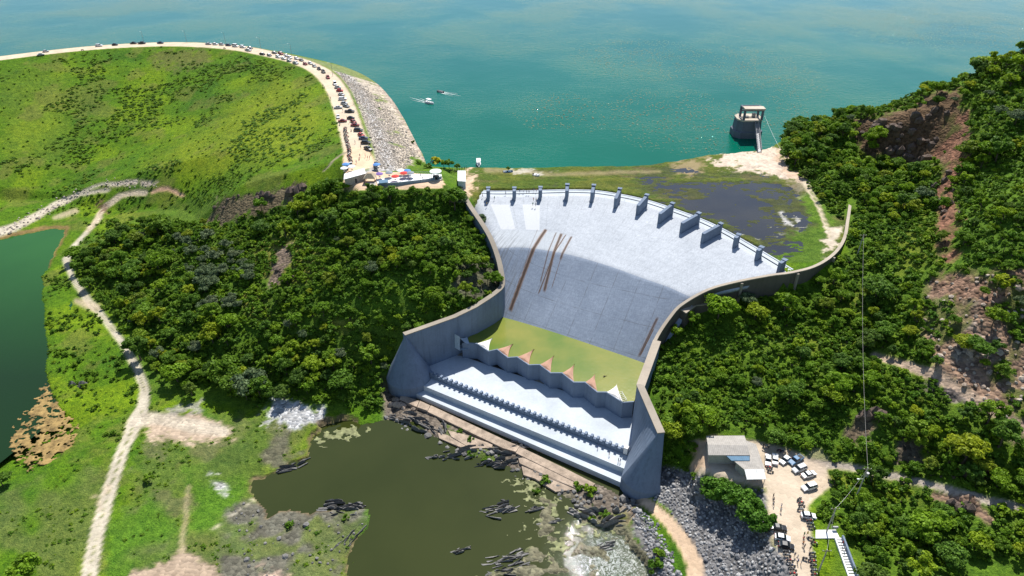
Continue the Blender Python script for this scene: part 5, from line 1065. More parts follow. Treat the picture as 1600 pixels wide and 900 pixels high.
M_alg = simple('ochre_algae', (.27, .18, .065), .9, .5, .5, bump=.3); M_alg2 = simple('pale_green_algae', (.20, .21, .10), .9, .5, .8, bump=.3)
torn('algae_mat', [(60,606),(78,600),(96,618),(112,640),(122,668),(118,702),(88,728),(52,742),(20,716),(10,688),(22,668),(30,650),(50,640)], ZL, M_alg, 'torn ochre algae mat against the lagoon bank', 'algae', .3, 5, .10, 1.8)
torn('river_scum', [(770,745),(835,735),(860,770),(1000,800),(1010,850),(960,840),(900,850),(870,895),(840,880),(800,830),(760,870),(830,800)], ZR, M_alg2, 'pale green algae scattered over the shallows of the river', 'algae', .28, 8, .30, 1.6, .03)
torn('shore_scum', [(490,668),(560,660),(580,672),(540,690),(500,700),(480,690)], ZR, M_alg2, 'algae fringe on the river below the left hill', 'algae', .4, 9, .12, 3, .03)
# ---------------------------------------------------------------- intake tower
def paintm(name, c, rough=.35, metal=0.0, spec=.5): return simple(name, c, rough, .06, .7, metal, 0, spec)
M_beige = concrete('beige_concrete', (.52, .45, .36)); M_towershade = concrete('dark_tower_concrete', (.13, .15, .18)); M_steel = simple('grey_steel', (.30, .30, .31), .5, .2, 2, .3); M_whitep = simple('white_plaster', (.76, .76, .75), .7, .08, 1)  # shade is put into the dark colour of tower shaft, columns and beams
b0 = W(1169, 216, 0); tc = Vector((b0.x, b0.y + 5.5, 0)); tw = empty('intake_tower', (tc.x, tc.y, -8)); tag(tw, 'shaded concrete intake tower with open gantry on top, standing in the reservoir', 'tower'); bpy.context.view_layer.update()
def octo(hx, hy, ch): return [(-hx + ch, -hy), (hx - ch, -hy), (hx, -hy + ch), (hx, hy - ch), (hx - ch, hy), (-hx + ch, hy), (-hx, hy - ch), (-hx, -hy + ch)]
m = MB(); m.loft([[(tc.x + x, tc.y + y, z) for x, y in octo(hx, hy, ch)] for hx, hy, ch, z in ((7.4, 6.2, 2.6, -9), (7.4, 6.2, 2.6, 3.2), (6.6, 5.5, 2.4, 3.6), (6.3, 5.2, 2.4, 8.8))], closed=True); m.f.append(tuple(range(24, 32))); m.m.append(0)
childof(m.build('shaft', M_towershade), tw)
m = MB(); m.loft([[(tc.x + x, tc.y + y, z) for x, y in octo(hx, hy, ch)] for hx, hy, ch, z in ((6.6, 5.5, 2.5, 8.8), (6.6, 5.5, 2.5, 9.5))], closed=True); m.f += [tuple(range(8, 16)), tuple(range(7, -1, -1))]; m.m += [0, 0]; childof(m.build('platform', M_beige), tw)
for sx, sy in ((-1, -1), (1, -1), (-1, 1), (1, 1)): childof(MB().box((tc.x + .8 + sx * 4.6, tc.y - 1.0 + sy * 3.4, 12.2), (1.0, 1.0, 5.6)).build('column', M_towershade), tw)
childof(MB().box((tc.x + .8, tc.y - 3.4, 15.3), (10.6, 4.4, .8)).build('roof_slab', M_beige), tw)
mm = MB(); mm.box((tc.x + .8, tc.y - 4.4, 14.5), (8.2, .9, .8)); mm.box((tc.x + .8, tc.y + 2.4, 14.6), (8.2, .9, .8)); mm.box((tc.x + .8, tc.y + 2.4, 12.2), (8.2, .5, .6))
for s in (-1, 1): mm.box((tc.x + .8 + s * 4.6, tc.y - .2, 14.55), (.9, 4.2, .8))
childof(mm.build('beam', M_towershade), tw)
childof(MB().box((tc.x + 2.6, tc.y + .2, 10.5), (1.6, 1.6, 2.0)).box((tc.x - 1.5, tc.y - 1, 9.95), (2.4, 1.2, .9)).build('hoist', M_steel), tw)
rl = MB()
for (x0, y0), (x1, y1) in zip(octo(6.3, 5.2, 2.4), octo(6.3, 5.2, 2.4)[1:] + octo(6.3, 5.2, 2.4)[:1]):
    if y0 < -4 and y1 < -4: continue
    rl.tube((tc.x + x0, tc.y + y0, 10.5), (tc.x + x1, tc.y + y1, 10.5), .05, n=5); rl.tube((tc.x + x0, tc.y + y0, 9.4), (tc.x + x0, tc.y + y0, 10.5), .05, n=5)
childof(rl.build('railing', M_steel), tw)
def truss(a, b, w_, h, nb, name, label, mat):
    a = Vector(a); b = Vector(b); d = (b - a); L = d.length; d.normalize(); s = Vector((d.y, -d.x, 0)).normalized(); u = Vector((0, 0, 1)); m = MB(); c = [[a + d * (L * i / nb) + s * (k * w_ / 2) + u * (h if t else 0) for k, t in ((-1, 0), (1, 0), (1, 1), (-1, 1))] for i in range(nb + 1)]
    for k in range(4): m.tube(c[0][k], c[-1][k], .12, n=5)
    for i in range(nb + 1):
        for k in range(4): m.tube(c[i][k], c[i][(k + 1) % 4], .06, n=4)
        if i < nb:
            for k in range(4): m.tube(c[i][k], c[i + 1][(k + 1) % 4], .06, n=4)
    r = empty(name, tuple(b)); tag(r, label, 'bridge'); bpy.context.view_layer.update(); childof(m.build('truss', mat), r)
    dk = MB(); dk.loft([[tuple(a + s * (w_ * .42) + u * .1), tuple(a - s * (w_ * .42) + u * .1)], [tuple(b + s * (w_ * .42) + u * .1), tuple(b - s * (w_ * .42) + u * .1)]]); o = dk.build('deck', M_steel); md = o.modifiers.new('t', 'SOLIDIFY'); md.thickness = .08; childof(o, r); return r
pe = W(1187, 236, 1.1); truss((tc.x + 2.7, tc.y - 5.9, 7.8), (pe.x, pe.y, zt(pe.x, pe.y) + .1), 1.7, 1.7, 15, 'truss_footbridge', 'grey lattice steel footbridge sloping from the intake tower down to the sandy shore', M_steel)
def cable(pts, r, name, label, mat, cat='cable'):
    m = MB(); P = [Vector(p) for p in pts]; [m.tube(P[i], P[i + 1], r, n=4, caps=False) for i in range(len(P) - 1)]; o = m.build(name, mat); tag(o, label, cat); return o
def sag(a, b, s, n=14): a = Vector(a); b = Vector(b); return [a.lerp(b, i / n) - Vector((0, 0, s * 4 * (i / n) * (1 - i / n))) for i in range(n + 1)]
hp_ = hit(1222, 250); cable(sag((tc.x + 5.5, tc.y - 1, 15), (hp_.x, hp_.y, hp_.z + 3), 1.2), .05, 'cable', 'thin pale cable from the tower gantry down to the right hill', M_whitep)
# ---------------------------------------------------------------- vehicles
PAINT = {k: paintm(k.replace(' ', '_') + '_paint', c, .3) for k, c in {'white': (.80, .80, .80), 'silver': (.48, .49, .50), 'grey': (.20, .21, .22), 'black': (.018, .018, .02), 'dark red': (.22, .02, .02), 'red': (.45, .03, .02), 'blue': (.05, .16, .30), 'dark blue': (.03, .05, .10)}.items()}
M_glass = NT('car_glass').set((.015, .02, .025), .08); M_tyre = simple('tyre', (.02, .02, .02), .9, .1); M_rim = simple('rim', (.45, .45, .46), .4, .1, 2, .6); M_lamp = NT('lamp_lens').set((.75, .75, .72), .15); M_tail = NT('tail_lens').set((.45, .02, .02), .2); M_black = simple('black_plastic', (.02, .02, .02), .6, .1)
def body_mesh(prof, w_, mats, name, parent, slot=0):
    """prof: side outline (x, z, half-width factor), extruded across with rounded shoulders"""
    m = MB(); n = len(prof); rows = []
    for k, sc_ in ((-1, .90), (-.94, .985), (-.8, 1.0), (.8, 1.0), (.94, .985), (1, .90)):
        rows.append([(x * (1 if abs(k) < .9 else .985), k * w_ / 2 * f, z if abs(k) < .9 else .25 + (z - .25) * sc_) for x, z, f in prof])
    m.loft(rows, closed=True); m.f += [tuple(range(n - 1, -1, -1)), tuple(len(m.v) - n + i for i in range(n))]; m.m += [0, 0]
    return m.build(name, mats, parent)
CARS = {}
def make_car(kind):
    L_, w_, h, hood, trunk = {'hatchback': (3.9, 1.68, 1.48, 1.0, .25), 'saloon': (4.45, 1.72, 1.45, 1.15, .85), 'estate': (4.6, 1.8, 1.68, 1.1, .15), 'pickup': (5.2, 1.85, 1.72, 1.25, 1.75), 'van': (4.8, 1.85, 1.95, .75, .1)}[kind]
    r = empty(kind, (0, 0, 0)); l = L_ / 2; bz = .92 if h < 1.6 else 1.05
    prof = [(-l, .38, 1), (-l + .05, .28, 1), (l - .05, .28, 1), (l, .38, 1), (l - .02, .62, .97), (l - .12, .74, .95), (l - hood, bz, .96), (0, bz + .03, .97), (-l + trunk, bz + .02, .96), (-l + .06, bz - .06 if kind != 'pickup' else bz, .95), (-l, .6, .98)]
    o = body_mesh(prof, w_, [PAINT['white']], 'body', r)
    x0, x1 = l - hood - .05, -l + trunk + (.05 if kind != 'pickup' else 0); fr, rr = (.75, .5) if kind in ('hatchback', 'saloon') else (.62, .3); hw = w_ / 2
    g = MB(); g.loft([[(x1, -hw * .94, bz), (x0, -hw * .94, bz), (x0, hw * .94, bz), (x1, hw * .94, bz)], [(x1 + rr, -hw * .78, h - .05), (x0 - fr, -hw * .78, h - .05), (x0 - fr, hw * .78, h - .05), (x1 + rr, hw * .78, h - .05)]], closed=True); g.f.append((4, 5, 6, 7)); g.m.append(0); g.build('window', M_glass, r)
    rf = MB(); e = .04; rf.loft([[(x1 + rr - e, -hw * .8, h - .06), (x0 - fr + e, -hw * .8, h - .06), (x0 - fr + e, hw * .8, h - .06), (x1 + rr - e, hw * .8, h - .06)], [(x1 + rr + .06, -hw * .72, h + .01), (x0 - fr - .08, -hw * .72, h + .01), (x0 - fr - .08, hw * .72, h + .01), (x1 + rr + .06, hw * .72, h + .01)]], closed=True); rf.f += [(4, 5, 6, 7), (3, 2, 1, 0)]; rf.m += [0, 0]
    for sx in (-1, 1):                # door pillars
        for sy in (-1, 1): pass
    for sy in (-1, 1): rf.add([((x0 + x1) / 2 - .06, sy * (hw * .945), bz), ((x0 + x1) / 2 + .06, sy * (hw * .945), bz), ((x0 + x1) / 2 + .06, sy * (hw * .79), h - .05), ((x0 + x1) / 2 - .06, sy * (hw * .79), h - .05)], [(0, 1, 2, 3)])
    rf.build('roof', [PAINT['white']], r)
    if kind == 'pickup': MB().box((-l + .95, 0, bz + .012), (1.5, w_ * .78, .03)).build('load_bed', M_black, r)
    for x in (l - .75, -l + .75):
        for s in (-1, 1): wh = MB().tube((x, s * (hw - .2), .32), (x, s * (hw + .015), .32), .33, n=14).build('wheel', M_tyre, r); MB().tube((x, s * (hw + .012), .32), (x, s * (hw + .03), .32), .19, n=10).build('rim', M_rim, wh)
    for s in (-1, 1): MB().box((l - .06, s * hw * .72, .63), (.14, .34, .15)).build('headlight', M_lamp, r); MB().box((-l + .03, s * hw * .78, .72), (.12, .24, .22)).build('tail_light', M_tail, r); MB().box((x0 - .15, s * (hw + .07), bz + .03), (.12, .16, .12)).build('mirror', M_black, r)
    return r
def recolour(root, part_names, mat):
    for c in root.children:
        if c.name.split('.')[0] in part_names: c.material_slots[0].link = 'OBJECT'; c.material_slots[0].material = mat
def face(px, py, dpx, dpy, z):        # heading of a thing at a pixel pointing towards a second pixel
    a = W(px, py, z); b = W(px + dpx, py + dpy, z); return math.atan2((b - a).y, (b - a).x)
def put_vehicle(kind, colour, px, py, head, z, label, group):
    if kind not in CARS: r = CARS[kind] = make_car(kind)
    else: r = copy_tree(CARS[kind])
    p = W(px, py, z); r.location = (p.x, p.y, zt(p.x, p.y) + .02) if z != 9 else (p.x, p.y, 9.06)
    r.rotation_euler = (0, 0, head); recolour(r, ('body', 'roof'), PAINT[colour]); tag(r, label, 'car' if kind not in ('pickup', 'van') else kind, group); return r
def crest_dir(x, y):
    i = min(range(1, len(cxy) - 1), key=lambda k: (cxy[k][0] - x) ** 2 + (cxy[k][1] - y) ** 2); return math.atan2(cxy[i + 1][1] - cxy[i - 1][1], cxy[i + 1][0] - cxy[i - 1][0])
crest_cars = [(64,86.5,'saloon','silver'),(72,81.5,'hatchback','silver'),(155,72.5,'estate','white'),(180,71,'hatchback','black'),(209,68.5,'saloon','black'),(222,68.5,'pickup','black'),(251,68,'saloon','dark blue'),(326,69.5,'saloon','silver'),(336.5,70,'hatchback','white'),(346.5,70.5,'hatchback','silver'),(357,71.5,'saloon','dark blue'),(368,73,'van','white'),(379.5,74.5,'estate','white'),(391,76,'saloon','grey'),(388,79.5,'pickup','silver'),
 (410,85.5,'saloon','black'),(421,87.5,'hatchback','grey'),(429,83.5,'saloon','grey'),(439,85,'estate','dark red'),(447.5,88,'saloon','white'),(435,90,'estate','white'),(443.5,92.5,'saloon','white'),(453,91,'estate','white'),(452,96,'hatchback','silver'),(462,99.5,'pickup','silver'),(463.5,92.5,'hatchback','white'),(471,95,'saloon','grey'),(477,101,'hatchback','dark red'),(485,99.8,'saloon','white'),(491.5,104.5,'hatchback','silver'),(498.5,108.5,'saloon','black'),(505.5,113.5,'estate','black'),
 (512.5,122,'pickup','dark red'),(523.5,132,'van','white'),(528,138,'hatchback','silver'),(531,143,'hatchback','red'),(533.5,149,'saloon','silver'),(535.5,156,'estate','white'),(538,162.5,'hatchback','silver'),(541,167,'saloon','grey'),(528.5,169.5,'saloon','silver'),(546.5,175.5,'pickup','black'),(528.5,184,'hatchback','white'),(535.5,190.5,'saloon','dark red'),(548.5,186,'hatchback','black'),(552.5,191.5,'hatchback','dark red'),(555,197,'saloon','dark red'),(560,205,'estate','black'),(564.5,212.5,'hatchback','red'),(568,217.5,'saloon','dark blue'),(572,224.5,'estate','black'),(575.5,234,'pickup','black'),(588,260.5,'estate','black'),(541,263,'hatchback','blue'),(548,259,'saloon','silver')]
KN = {'saloon': 'saloon', 'hatchback': 'hatchback', 'estate': 'tall estate car', 'pickup': 'pickup', 'van': 'van'}
def between(lst, i, what='on the crest road'):
    a = f'{lst[i-1][3]} {lst[i-1][2]}' if i else None; b = f'{lst[i+1][3]} {lst[i+1][2]}' if i + 1 < len(lst) else None
    if a and b: return f'between {a} and {b}'
    return f'beside {a or b}'
def zone(px, py):
    return 'far left dam road' if px < 130 else 'far dam road' if px < 300 else 'far row' if px < 400 else 'cluster at the curve' if px < 510 else 'upper stone facing' if py < 170 else 'lower stone facing' if py < 240 else 'terrace end'
for i, (px, py, kd, cl) in enumerate(crest_cars):
    p = W(px, py, 9); a = crest_dir(p.x, p.y) + rng.normal() * .06
    if 120 < py < 250 and px > 520 and kd != 'van' and not (px < 537 and 168 < py < 192): a += R(70) if i % 3 else R(35)
    if (px, py) in ((528.5, 169.5), (535.5, 190.5)): a += R(80)
    put_vehicle(kd, cl, px, py, a, 9, f'{cl} {KN[kd]} {between(crest_cars, i)}, {zone(px, py)}', 'cars parked along the dam crest road')
lot = [(1199.5,721,'saloon','white',0,10,'leftmost white saloon at the top of the car park by the grey roof'),(1210.5,719.5,'saloon','white',0,-10,'white saloon second from the left at the top of the car park'),(1226,721,'hatchback','white',-10,8,'white hatchback parked aslant left of the blue pickup'),(1243,721,'pickup','blue',-10,6,'blue pickup at the top right of the car park'),(1248.5,734.5,'estate','silver',-10,4,'silver estate car just below the blue pickup'),(1263,743.5,'saloon','white',10,-3,'white saloon at the right edge of the car park, second above the last'),(1264,763,'estate','white',-10,3,'white tall car parked alone at the right edge, lowest of the upper group'),
 (1262,808.5,'hatchback','white',10,1,'white hatchback beside the motorcycles above the white stair landing'),(1215,826.5,'saloon','black',10,1,'black saloon at the left edge of the car park by the boulders'),(1222,842.5,'hatchback','white',10,2,'white hatchback between two black cars at the boulder side'),(1228,855,'hatchback','black',10,2,'black hatchback lowest of the three cars at the boulder side')]
for px, py, kd, cl, dx, dy, lb in lot: put_vehicle(kd, cl, px, py, face(px, py, dx, dy, ZPK), ZPK, lb, 'cars in the gravel car park')
# motorcycles
def make_moto():
    r = empty('motorcycle'); 
    for x in (.66, -.62): wh = MB().tube((x, -.06, .3), (x, .06, .3), .31, n=14).build('wheel', M_tyre, r); MB().tube((x, -.065, .3), (x, .065, .3), .17, n=8).build('rim', M_rim, wh)
    m = MB(); m.loft([[(.32, -.1, .62), (.32, .1, .62), (.25, .13, .86), (.25, -.13, .86)], [(.05, -.17, .6), (.05, .17, .6), (.02, .18, .95), (.02, -.18, .95)], [(-.2, -.11, .6), (-.2, .11, .6), (-.22, .1, .85), (-.22, -.1, .85)]], closed=True); m.f += [(3, 2, 1, 0), (8, 9, 10, 11)]; m.m += [0, 0]; m.build('fuel_tank', [PAINT['black']], r)
    MB().box((-.5, 0, .82), (.62, .24, .12)).build('seat', M_black, r)
    MB().box((.0, 0, .42), (.5, .26, .34)).build('engine', M_steel, r); MB().tube((.66, 0, .3), (.42, 0, .98), .035, n=6).tube((.38, -.36, 1.02), (.38, .36, 1.02), .025, n=6).tube((-.2, 0, .5), (-.62, 0, .3), .04, n=6).build('handlebar', M_steel, r)
    MB().box((.52, 0, .88), (.12, .16, .15)).build('headlight', M_lamp, r); MB().tube((-.1, -.17, .3), (-.72, -.19, .4), .05, n=6).build('exhaust', M_rim, r); MB().box((-.86, 0, .62), (.3, .14, .06)).build('mudguard', [PAINT['black']], r); return r
MOTO = None
def put_moto(px, py, head, z, colour, label, group, zz=None):
    global MOTO
    if MOTO is None: r = MOTO = make_moto()
    else: r = copy_tree(MOTO)
    p = W(px, py, z); r.location = (p.x, p.y, 9.06 if z == 9 else zt(p.x, p.y) + .03); r.rotation_euler = (0, 0, head); recolour(r, ('fuel_tank', 'mudguard'), PAINT[colour]); tag(r, label, 'motorcycle', group)
mc = ['black', 'red', 'black', 'dark blue', 'dark red', 'grey']
NM = 30
for i in range(NM):
    t = i / (NM - 1); px = np.interp(t, [0, .45, 1], [538.5, 543.2, 547]); py = np.interp(t, [0, .45, 1], [201, 226, 253]); c_ = mc[i % 6]
    put_moto(px + rng.uniform(-1.6, 1.8), py + rng.uniform(-.4, .4), R(10) + rng.normal() * .5, 9, c_, f'{c_} motorcycle in the long packed row on the grassy side of the dam road', f'{c_} motorcycles in the dam road row')
for px, py, c_, lb in [(129,79,'red','red motorcycle alone on the far left dam road'),(351,76.5,'black','black motorcycle beside the far row of cars on the dam road'),(505,134,'red','red motorcycle by the grass edge where the dam road bends'),(507,137.5,'black','black motorcycle by the grass edge where the dam road bends'),(549,205,'grey','grey motorcycle in the middle of the dam road by the black cars'),(561.5,249.5,'black','black motorcycle among the standing people at the terrace end'),(531,196,'black','black motorcycle below the dark red saloon lying across the road')]:
    p = W(px, py, 9); put_moto(px, py, crest_dir(p.x, p.y), 9, c_, lb, None)
for k, (px, py, dx, dy, where) in enumerate([(1202,732,10,1,'first below the leftmost white saloon'),(1203.5,738,10,2,'second below the leftmost white saloon'),(1196,699,10,2,'at the corner of the grey roof'),(1218,706,10,0,'at the top edge of the car park under the trees'),(1223,708,10,1,'beside another one at the top edge of the car park'),(1248.5,781,8,-4,'top one of the group by the right edge'),(1251.5,787,9,-2,'middle one of the group by the right edge'),(1252.5,792,10,0,'third one of the group by the right edge'),(1250.5,798,10,1,'lowest one of the group by the right edge'),(1265,816,10,0,'just below the white hatchback on the right'),(1266,821,10,1,'second below the white hatchback on the right'),(1268,826,10,2,'beside the left edge of the white stair landing'),
  (1211,810,8,-6,'lone one near the bright bush, above the black saloon'),(1229,864,10,2,'first below the black hatchback'),(1230,869,10,2,'second below the black hatchback'),(1234,877,10,1,'third below the black hatchback'),(1237,885,10,1,'fourth below the black hatchback'),(1239,892,10,1,'fifth below the black hatchback'),(1240,898,10,1,'cut by the bottom edge at the boulder side'),(1259,875,9,3,'lone one standing in the middle of the lower car park'),(1267,843,10,3,'first of two below the stair landing'),(1272,850,9,4,'second of two below the stair landing'),
  (1269,866,10,0,'first of the lower right row'),(1270,872,10,0,'second of the lower right row'),(1271,878,10,0,'third of the lower right row'),(1271,884,10,0,'fourth of the lower right row'),(1272,891,10,0,'fifth of the lower right row'),(1273,897,10,0,'cut by the bottom edge in the right row')]):
    c_ = mc[(k * 5 + 1) % 6]; put_moto(px, py, face(px, py, dx, dy, ZPK), ZPK, c_, f'{c_} motorcycle, car park, {where}', None)
# ---------------------------------------------------------------- people
SHIRT = {k: simple(k.replace(' ', '_') + '_cloth', c, .9, .1, 4) for k, c in {'white': (.7, .7, .7), 'red': (.45, .04, .04), 'blue': (.05, .12, .40), 'black': (.025, .025, .03), 'grey': (.25, .25, .26), 'yellow': (.6, .42, .05), 'dark blue': (.03, .05, .13), 'orange': (.6, .2, .05), 'green': (.06, .22, .08)}.items()}
M_skin = simple('skin', (.33, .19, .12), .6, .1, 3); M_hair = simple('hair', (.02, .015, .01), .8, .1)
PV = {}
def person_mesh(pose):
    J = {'stand': dict(hipL=(.09, 0, .92), kneeL=(.11, .01, .5), anL=(.12, -.02, .09), toeL=(.13, .14, .04), hipR=(-.09, 0, .92), kneeR=(-.11, .01, .5), anR=(-.12, -.02, .09), toeR=(-.13, .14, .04), elL=(.27, -.02, 1.12), haL=(.26, .08, .88), fiL=(.25, .11, .78), elR=(-.27, -.02, 1.12), haR=(-.26, .06, .88), fiR=(-.25, .09, .78)),
         'walk': dict(hipL=(.09, 0, .92), kneeL=(.10, .2, .52), anL=(.10, .26, .1), toeL=(.10, .42, .07), hipR=(-.09, 0, .92), kneeR=(-.10, -.05, .5), anR=(-.10, -.34, .14), toeR=(-.10, -.22, .05), elL=(.26, -.16, 1.15), haL=(.25, -.1, .9), fiL=(.25, -.06, .81), elR=(-.26, .1, 1.13), haR=(-.24, .28, .98), fiR=(-.22, .36, .93)),
         'point': dict(hipL=(.09, 0, .92), kneeL=(.12, .02, .5), anL=(.15, -.02, .09), toeL=(.17, .14, .04), hipR=(-.09, 0, .92), kneeR=(-.12, .01, .5), anR=(-.13, -.02, .09), toeR=(-.15, .14, .04), elL=(.27, .12, 1.28), haL=(.24, .36, 1.36), fiL=(.22, .46, 1.38), elR=(-.30, .0, 1.14), haR=(-.18, .12, 1.0), fiR=(-.12, .13, .98))}[pose]
    V = [(0, 0, .95), (0, 0, 1.12), (0, .0, 1.33), (0, 0, 1.46), (0, .01, 1.56), (0, .03, 1.66), (0, .02, 1.74), (.18, 0, 1.41), (-.18, 0, 1.41)]; E = [(0, 1), (1, 2), (2, 3), (3, 4), (4, 5), (5, 6), (2, 7), (2, 8)]; Rr = [.135, .12, .145, .07, .062, .098, .06, .065, .065]
    def chain(start, names, rad):
        prev = start
        for nm, r in zip(names, rad): V.append(J[nm]); Rr.append(r); E.append((prev, len(V) - 1)); prev = len(V) - 1
    chain(0, ['hipL', 'kneeL', 'anL', 'toeL'], [.09, .06, .042, .035]); chain(0, ['hipR', 'kneeR', 'anR', 'toeR'], [.09, .06, .042, .035]); chain(7, ['elL', 'haL', 'fiL'], [.045, .032, .025]); chain(8, ['elR', 'haR', 'fiR'], [.045, .032, .025])
    me = bpy.data.meshes.new('p'); me.from_pydata(V, E, []); o = bpy.data.objects.new('p', me); COL.objects.link(o); o.modifiers.new('s', 'SKIN')
    for i, r in enumerate(Rr): me.skin_vertices[0].data[i].radius = (r, r * .85)
    me.skin_vertices[0].data[0].use_root = True; o.modifiers.new('ss', 'SUBSURF').levels = 1
    dg = bpy.context.evaluated_depsgraph_get(); out = bpy.data.meshes.new_from_object(o.evaluated_get(dg)); bpy.data.objects.remove(o)
    for mt in (SHIRT['blue'], SHIRT['dark blue'], M_skin): out.materials.append(mt)
    for p in out.polygons:
        c = p.center; p.use_smooth = True; p.material_index = 2 if (c.z > 1.47 or (abs(c.x) > .2 and c.z < 1.2) or c.z < .45) else (0 if c.z > .93 else 1)
    bm = bmesh.new(); bmesh.ops.create_uvsphere(bm, u_segments=10, v_segments=7, radius=.118)
    for v in bm.verts: v.co.y = v.co.y * 1.05; v.co.z = max(v.co.z, -.02 if v.co.y > .03 else -.09)
    hm = bpy.data.meshes.new('hair'); bm.to_mesh(hm); bm.free(); hm.materials.append(M_hair); return out, hm
def put_person(px, py, z, pose, shirt, trou, head, where, zz=None):
    if pose not in PV: PV[pose] = person_mesh(pose)
    bm_, hm = PV[pose]; o = link(bpy.data.objects.new('person', bm_)); p = W(px, py, z); o.location = (p.x, p.y, (9.06 if z == 9 else zt(p.x, p.y) + .02) if zz is None else zz); o.rotation_euler = (0, 0, head)
    for k, mt in ((0, SHIRT[shirt]), (1, SHIRT[trou])): o.material_slots[k].link = 'OBJECT'; o.material_slots[k].material = mt
    h = bpy.data.objects.new('hair', hm); COL.objects.link(h); h.parent = o; h.location = (0, 0, 1.70)
    lb = f'person, {shirt} shirt, {trou} trousers, {where}'
    if len(lb.split()) > 15: lb = f'person in {shirt} shirt, {where}'
    tag(o, lb, 'person', None); return o
PE = [('stand', 'white', 'dark blue'), ('walk', 'red', 'black'), ('stand', 'black', 'grey'), ('point', 'blue', 'black'), ('walk', 'yellow', 'dark blue'), ('stand', 'grey', 'black'), ('walk', 'white', 'black'), ('stand', 'green', 'grey'), ('point', 'orange', 'dark blue'), ('stand', 'dark blue', 'grey')]
ppl = [(512,151,9,'walking by the grass edge of the dam road bend'),(517,156,9,'near the grass edge just past the road bend'),(520,171,9,'left of the silver car turned across the dam road'),(536,175,9,'right of the silver car turned across the dam road'),(542.5,187,9,'behind the black hatchback by the stone facing'),(546,193,9,'in the road beside the dark red cars'),(555,225,9,'in the road left of the black tall car'),(564,233,9,'in front of the last black pickup by the facing'),(564,227,9,'just behind the person by the last black pickup'),
 (562.5,246,9,'beside the lone black motorcycle on the plaza'),(571,246,9,'first of three standing in a row on the plaza'),(574.5,249,9,'second of three standing in a row on the plaza'),(577.5,249,9,'third of three standing in a row on the plaza'),(557,256,9,'alone on the plaza in front of the white roof'),(580,242,9,'at the right edge of the plaza'),(531.5,195,9,'at the grass edge above the motorcycle row')]
for k, (px, py, z, wh) in enumerate(ppl): ps, sh_, tr = PE[k % 10]; put_person(px, py, z, ps, sh_, tr, rng.uniform(0, 6.28), wh)
ppl = [(754,309,'at the far left end of the spillway crest'),(760.5,320,'on the chute just below the first fin'),(772.5,312,'on the crest between the first and second fins'),(790,305.5,'on the crest just left of the second fin'),(812,301,'first of four close together on the crest'),(818,301,'second of four close together on the crest'),(823,303,'third of four close together on the crest'),(826.5,303,'fourth of four close together on the crest'),(834,299.5,'behind the third fin on the lake side'),(838,300,'beside the third fin on the lake side'),(833.5,314,'left of the third fin on the chute, upper left of four'),(837.5,315,'left of the third fin on the chute, upper right of four'),(832.5,320.5,'left of the third fin on the chute, lower left of four'),(837,321,'left of the third fin on the chute, lower right of four')]
for k, (px, py, wh) in enumerate(ppl):
    ps, sh_, tr = PE[(k * 3 + 1) % 10]; up_ = py < 304; put_person(px, py, .62 if up_ else 0, ps, sh_, tr, rng.uniform(0, 6.28), wh, .64 if up_ else (.36 if py < 307 else .16 - .045 * max(0, py - 308)))
for px, py, ps, sh_, tr, wh, z in [(934,701,'stand','blue','blue','on the lower apron below the baffle wall',Z1),(952,712,'walk','white','black','crouching line of the lower apron near the cone, left of the pair',Z1),(966,722,'stand','black','dark blue','left one of the pair on the lower apron',Z1),(969,723,'walk','blue','black','right one of the pair on the lower apron',Z1)]:
    put_person(px, py, z, ps, sh_, tr, 1.0, wh.replace('crouching line of', 'walking on'), z + .01)
for k, (px, py, wh) in enumerate([(1207.5,778,'first of three by the dense tree'),(1208,784,'second of three by the dense tree'),(1208,790,'third of three by the dense tree'),(1220,794,'left one of the two at its middle'),(1219.5,800,'lower one of the two at its middle'),(1255.5,838,'left of the stair landing, upper one'),(1260.5,837,'nearest the stair landing'),(1254.5,845,'left of the two motorcycles below the landing'),(1254,852,'lower left of the two motorcycles below the landing'),(1256,857,'lowest of the people below the landing'),(1265,860,'beside the top of the lower motorcycle row'),(1241,870,'upper one of four near its lower end'),(1245,874,'second of four near its lower end'),(1246,880,'third of four near its lower end'),(1251,882,'fourth of four near its lower end'),(1200,828,'at the boulder edge left of the black saloon'),(1233,708,'between the white hatchback and the trees')]):
    ps, sh_, tr = PE[(k * 7 + 2) % 10]; put_person(px, py, ZPK, ps, sh_, tr, rng.uniform(0, 6.28), 'car park, ' + wh)
# ---------------------------------------------------------------- buildings
def roofmat(name, c, ang, period=.55):
    q = NT(name); P = q.geo(); r = q.n('VectorRotate', rotation_type='Z_AXIS'); q.l(P, r.inputs['Vector']); r.inputs['Angle'].default_value = -ang; sp = q.n('SeparateXYZ'); q.l(r.outputs[0], sp.inputs[0])
    s = q.math('SINE', q.math('MULTIPLY', sp.outputs[0], 2 * math.pi / period)); c_ = q.mix(q.ramp(q.noise(.9, 5, P, .7), .3, .7), tuple(x * .72 for x in c), c)
    q.set(c_, .8); q.bump(s, .6, .08); return q.m
def P5(x, y, z): return W(x / 3.4625 + 980, y / 3.4615 + 640, z)
M_cor = roofmat('corrugated_roof', (.42, .39, .35), 0); M_tin = roofmat('pale_sheet_roof', (.74, .74, .72), 0); M_blue = roofmat('blue_sheet_roof', (.12, .22, .32), 0); M_wallp = simple('painted_wall', (.42, .38, .33), .85, .15, 1.5); M_dkopen = simple('dark_opening', (.03, .03, .035), .8, .1)
